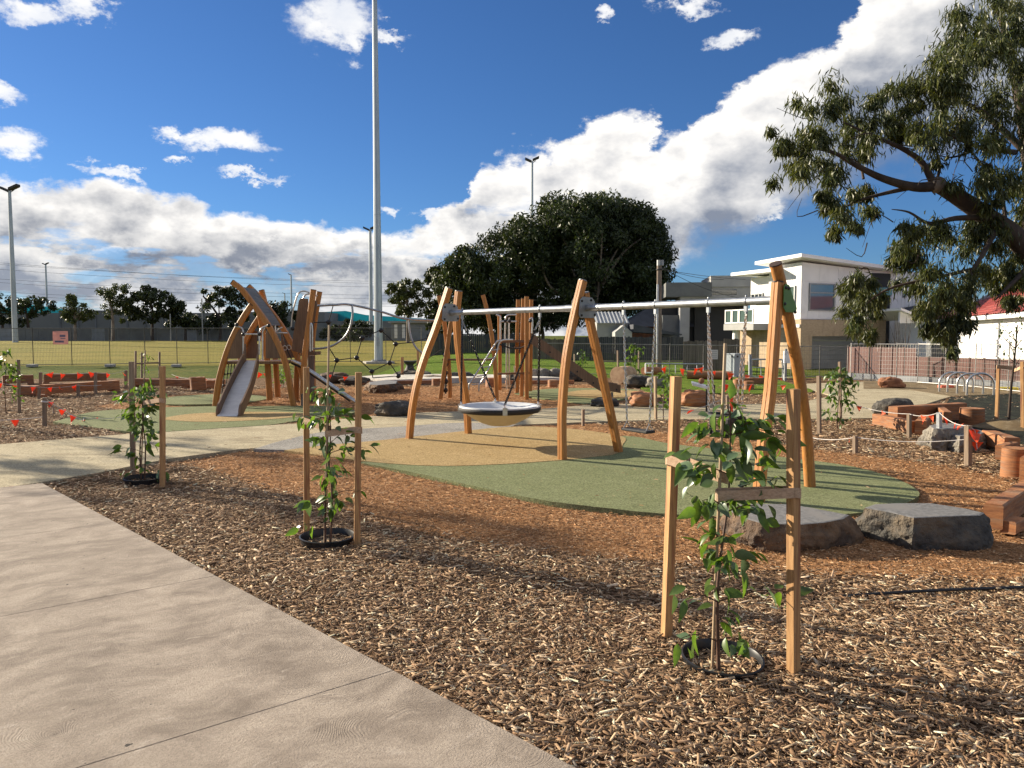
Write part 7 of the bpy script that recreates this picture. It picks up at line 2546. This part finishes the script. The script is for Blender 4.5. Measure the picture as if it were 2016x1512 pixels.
for k, (x, w_) in enumerate(((956, 0.16), (976, 0.22), (905, 0.14), (1065, 0.2), (1003, 0.12))):
    q = P(x, 700, 68 + k)
    q.z = T(0, 68 + k)
    rt_ = thing('tree', 'slender trunk ' + ['left of the middle pair', 'right of the middle pair', 'at the left end', 'at the right end', 'between the steel ladders'][k] + ' under the big round tree', 'tree', q, 'slender trees under the big crown')
    mb = MB()
    tp = limb(mb, [q - Vector((0, 0, .2)), P(x + 4, 660, 68 + k), P(x - 2, 620, 68 + k), P(x + 6, 590, 68 + k)], w_, w_ * 0.5, 8)
    mb.build('trunk', 'bark_pale' if k % 2 else 'bark_dark', rt_, smooth=60)
    foliage('crown', shell_clumps([LB(x, 622, 68 + k, 38, 22, 2.0)], 12, 40 + k, 0.5, 0.9), 130, 0.4, 0.16, 'leaf_tree', rt_, 50 + k, 0.5)

# trees along the far side of the field
far = [
    ('dark tree at the left edge behind the field', 5, 95, [(0, 608, 40, 26), (-20, 630, 40, 25), (18, 625, 20, 20)], 30, 0.30, 'bark_dark'),
    ('spreading dark tree behind the left light pole', 55, 94, [(48, 598, 30, 16), (75, 605, 30, 18), (40, 625, 24, 18), (92, 612, 10, 10)], 30, 0.30, 'bark_dark'),
    ('small olive tree in front of the grey warehouse', 148, 88, [(148, 612, 24, 24), (158, 620, 22, 16), (142, 592, 9, 9), (130, 622, 14, 12)], 30, 0.28, 'bark_pale'),
    ('tall airy gum tree left of the dense dark trees', 222, 90, [(215, 585, 24, 18), (240, 570, 20, 12), (230, 600, 26, 20), (205, 580, 14, 10), (225, 625, 18, 16), (258, 564, 8, 7)], 34, 0.26, 'bark_pale'),
    ('dense dark pine like tree left of the slide tower', 300, 92, [(300, 600, 48, 26), (295, 582, 30, 15), (262, 605, 26, 22), (335, 610, 28, 20), (300, 628, 48, 16), (320, 590, 20, 16)], 70, 0.38, 'bark_dark'),
    ('low dark tree right of the dense pine like tree', 365, 93, [(362, 622, 24, 18), (350, 635, 20, 14), (385, 640, 14, 12)], 24, 0.34, 'bark_dark'),
    ('flat topped umbrella pine behind the slide tower', 432, 92, [(400, 583, 24, 10), (437, 578, 26, 12), (452, 568, 16, 8), (425, 605, 30, 14), (470, 592, 24, 14), (450, 625, 40, 16), (410, 640, 24, 14)], 56, 0.34, 'bark_dark'),
    ('dark tree mostly hidden behind the slide tower', 545, 94, [(520, 615, 34, 22), (548, 600, 22, 14), (560, 625, 28, 18), (535, 640, 40, 14)], 44, 0.34, 'bark_dark'),
    ('gum tree with forked pale trunk right of the tall pole', 803, 78, [(800, 568, 34, 14), (780, 580, 24, 12), (826, 575, 22, 14), (800, 595, 34, 14), (820, 610, 24, 12), (785, 612, 18, 10)], 48, 0.30, 'bark_pale'),
    ('gum tree touching the left side of the big round tree', 868, 66, [(862, 545, 16, 14), (872, 590, 26, 24), (862, 615, 22, 24), (880, 640, 24, 16), (850, 640, 16, 12)], 44, 0.34, 'bark_dark'),
    ('dark evergreen shrub beside the rope hoop', 672, 86, [(668, 640, 22, 12), (680, 655, 24, 12), (650, 655, 18, 10)], 26, 0.34, 'bark_dark'),
    ('round clipped bush left of the tall pole', 712, 85, [(712, 650, 20, 13), (700, 658, 16, 9)], 20, 0.30, 'bark_dark'),
    ('small bush at the edge of the field near the rope hoop', 697, 82, [(696, 660, 12, 9)], 10, 0.26, 'bark_pale')]
for k, (label, px, Y, lobes, cnt, L_f, bark) in enumerate(far):
    q = P(px, 672, Y)
    q.z = T(0, Y) - 0.1
    top_l = lobes[0]
    tree('tree' if 'bush' not in label and 'shrub' not in label else 'bush', label, q, [P(px, (672 + top_l[1]) / 2, Y), P(top_l[0], top_l[1], Y)], [LB(x, y, Y, rx, ry) for (x, y, rx, ry) in lobes], cnt, 70, L_f * 1.25, L_f * 0.55, (0.35, 0.75), 60 + k * 3, bark,
         r0=0.20, group='trees along the far side of the field', nlimb=8, pal=[(0.75, 0.78, 0.75), (0.5, 0.52, 0.5), (0.95, 0.95, 0.85)] if bark == 'bark_dark' else [(1.5, 1.4, 1.2), (1.0, 1.0, 0.85), (1.8, 1.6, 1.4)])

# overhanging gum tree at the right
YE = 11.8
gb = Vector((P(2300, 700, YE).x, YE, 0))
gum = thing('gum_tree', 'large gum tree leaning in from the right edge with drooping leaves', 'tree', gb)
mb = MB()
Pe = lambda x, y, d=0.0: P(x, y, YE + d)
limb(mb, [gb - Vector((0, 0, .2)), Pe(2200, 720), Pe(2095, 590), Pe(2010, 478), Pe(1940, 425), Pe(1870, 378), Pe(1835, 360)], 0.22, 0.095, 12)
mb.build('trunk', 'bark_dark', gum, smooth=60)
mb = MB()
for pts, r0, r1 in (([Pe(1845, 366), Pe(1800, 368), Pe(1740, 352), Pe(1690, 328), Pe(1640, 300), Pe(1590, 290)], 0.085, 0.015), ([Pe(1838, 362), Pe(1815, 320), Pe(1775, 292), Pe(1715, 266), Pe(1660, 240)], 0.06, 0.012), ([Pe(1800, 368), Pe(1745, 380, .1), Pe(1690, 395, .2), Pe(1650, 415, .3)], 0.04, 0.008),
                    ([Pe(1945, 428), Pe(1880, 430, -.2), Pe(1830, 440, -.3), Pe(1790, 418, -.3), Pe(1755, 412, -.3)], 0.05, 0.005), ([Pe(1965, 445), Pe(1935, 500, -.3), Pe(1912, 540, -.4), Pe(1908, 585, -.4)], 0.045, 0.012), ([Pe(1915, 530, -.3), Pe(1850, 545, -.3), Pe(1760, 565, -.2), Pe(1715, 590, -.1), Pe(1690, 620)], 0.03, 0.006),
                    ([Pe(2030, 505), Pe(2030, 350, .4), Pe(2010, 210, .6), Pe(1985, 90, .8), Pe(1960, 0, .9)], 0.14, 0.03), ([Pe(2020, 300, .4), Pe(1950, 235, .6), Pe(1880, 190, .8), Pe(1830, 170, .9)], 0.06, 0.012), ([Pe(2000, 300, .4), Pe(1930, 290, .2), Pe(1860, 262, 0), Pe(1800, 240, -.2)], 0.045, 0.01),
                    ([Pe(1980, 450), Pe(1970, 380, .3), Pe(1930, 320, .4), Pe(1905, 290, .4)], 0.035, 0.008), ([Pe(1842, 362), Pe(1850, 320, .2), Pe(1830, 270, .4), Pe(1800, 220, .5)], 0.028, 0.006), ([Pe(1908, 300, .2), Pe(1870, 310, .2), Pe(1830, 300, .3)], 0.02, 0.004), ([Pe(1700, 352), Pe(1692, 322, .1), Pe(1668, 310, .1)], 0.022, 0.006),
                    ([Pe(2030, 520), Pe(1990, 560, -.3), Pe(1960, 590, -.4)], 0.05, 0.01), ([Pe(1985, 90, .8), Pe(1920, 60, 1), Pe(1890, 30, 1)], 0.04, 0.01)):
    limb(mb, pts, r0, r1, 8)
rgx = random.Random(77)
for k in range(60):
    x0, y0 = rgx.uniform(1600, 2010), rgx.uniform(200, 560)
    d_ = rgx.uniform(-.5, .8)
    a = Pe(x0, y0, d_)
    if rgx.random() < 0.55:
        limb(mb, [a, Pe(x0 - rgx.uniform(10, 45), y0 + rgx.uniform(-25, 30), d_), Pe(x0 - rgx.uniform(30, 80), y0 + rgx.uniform(-30, 50), d_)], 0.010, 0.003, 4, 3)
mb.build('branches', 'bark_dark', gum, smooth=60)
MB().ball(Pe(1846, 364), 0.125, 12, 8).build('burl', 'bark_pale', gum, smooth=60)
spots = [(1600, 262, 58), (1562, 300, 42), (1640, 228, 56), (1690, 240, 58), (1665, 290, 56), (1610, 320, 50), (1545, 285, 26), (1580, 345, 36), (1640, 345, 40), (1700, 300, 40), (1660, 205, 36), (1720, 205, 34),
         (1640, 405, 26), (1660, 430, 30), (1645, 455, 20), (1690, 390, 34), (1710, 420, 26), (1625, 385, 20),
         (1770, 185, 42), (1800, 215, 58), (1850, 240, 62), (1830, 165, 56), (1880, 180, 66), (1920, 120, 80), (1970, 90, 80), (1990, 20, 66), (1930, 40, 66), (1880, 30, 30), (1960, 190, 76), (2010, 150, 60), (1900, 250, 60), (1960, 270, 50), (1840, 290, 46), (1800, 275, 36), (2020, 260, 60), (1760, 240, 34),
         (1990, 350, 56), (1945, 360, 40), (2010, 420, 46), (1960, 400, 34), (1760, 260, 30), (2000, 60, 60), (1900, 100, 60), (1860, 130, 50), (2030, 330, 60),
         (1790, 470, 36), (1830, 460, 44), (1870, 475, 44), (1770, 510, 34), (1810, 520, 46), (1850, 540, 50), (1900, 500, 44), (1800, 570, 36), (1840, 600, 40), (1880, 590, 46), (1860, 640, 34), (1910, 560, 40), (1840, 660, 22), (1870, 670, 20), (1890, 630, 26), (1820, 625, 22),
         (1960, 490, 46), (2000, 510, 46), (1985, 560, 36), (1955, 550, 34), (1995, 600, 22), (2020, 470, 50), (2020, 560, 36), (1930, 450, 30),
         (1690, 555, 26), (1680, 585, 34), (1700, 610, 36), (1690, 640, 26), (1705, 665, 16), (1665, 570, 22), (1720, 600, 22)]
rgx = random.Random(31)
cl = []
for (x, y, r) in spots:
    k = YE / FOC
    d_ = rgx.uniform(-0.7, 0.9)
    cl.append((P(x, y, YE + d_), r * k * 0.86))
    for q in range(3):
        cl.append((P(x + rgx.gauss(0, r * 0.55), y + rgx.gauss(0, r * 0.5), YE + d_ + rgx.gauss(0, 0.3)), r * k * rgx.uniform(0.35, 0.6)))
foliage('leaves', cl, 235, 0.135, 0.021, 'leaf_euc', gum, 91, 0.74, [(1.0, 1.0, 0.9), (0.72, 0.75, 0.72), (1.35, 1.25, 0.95), (0.9, 1.0, 0.95), (1.6, 1.4, 0.9)], 0.95, bend=0.4)

# trees standing outside the left edge; their long shade falls across beds and paths
tree('shade_tree', 'slender gum tree outside the left edge shading the chip bed', Vector((-17.0, 15.9, 0)), [Vector((-17.0, 15.9, 2.5)), Vector((-16.8, 15.9, 4.5)), Vector((-17.0, 16.0, 6.5))], [(Vector((-17, 15.9, 5.4)), (0.95, 0.95, 1.1)), (Vector((-16.9, 15.9, 6.9)), (0.8, 0.8, 0.9))], 20, 95, 0.16, 0.05, (0.3, 0.5), 201,
     leafm='leaf_euc', r0=0.11, group='gum trees outside the left edge', nlimb=8)
tree('shade_tree', 'open crowned gum tree outside the left edge shading the footpath', Vector((-18.0, 19.0, 0)), [Vector((-18, 19, 2.5)), Vector((-18, 19.1, 4.5)), Vector((-17.8, 19, 6.5))], [(Vector((-18, 19, 5.5)), (1.6, 1.6, 1.2))], 14, 45, 0.16, 0.05, (0.25, 0.5), 202, leafm='leaf_euc', r0=0.10, group='gum trees outside the left edge', nlimb=8)
tree('shade_tree', 'tall open gum tree outside the left edge shading the far path', Vector((-27.5, 33.5, 0)), [Vector((-27.5, 33.5, 4)), Vector((-27, 33.5, 7)), Vector((-27.5, 33, 10))], [(Vector((-27.5, 33.5, 9.5)), (2.6, 2.6, 2.6)), (Vector((-26.5, 34.5, 12)), (1.8, 1.8, 1.5))], 34, 120, 0.18, 0.06, (0.3, 0.6), 203, leafm='leaf_euc', r0=0.2, group='gum trees outside the left edge', nlimb=12)
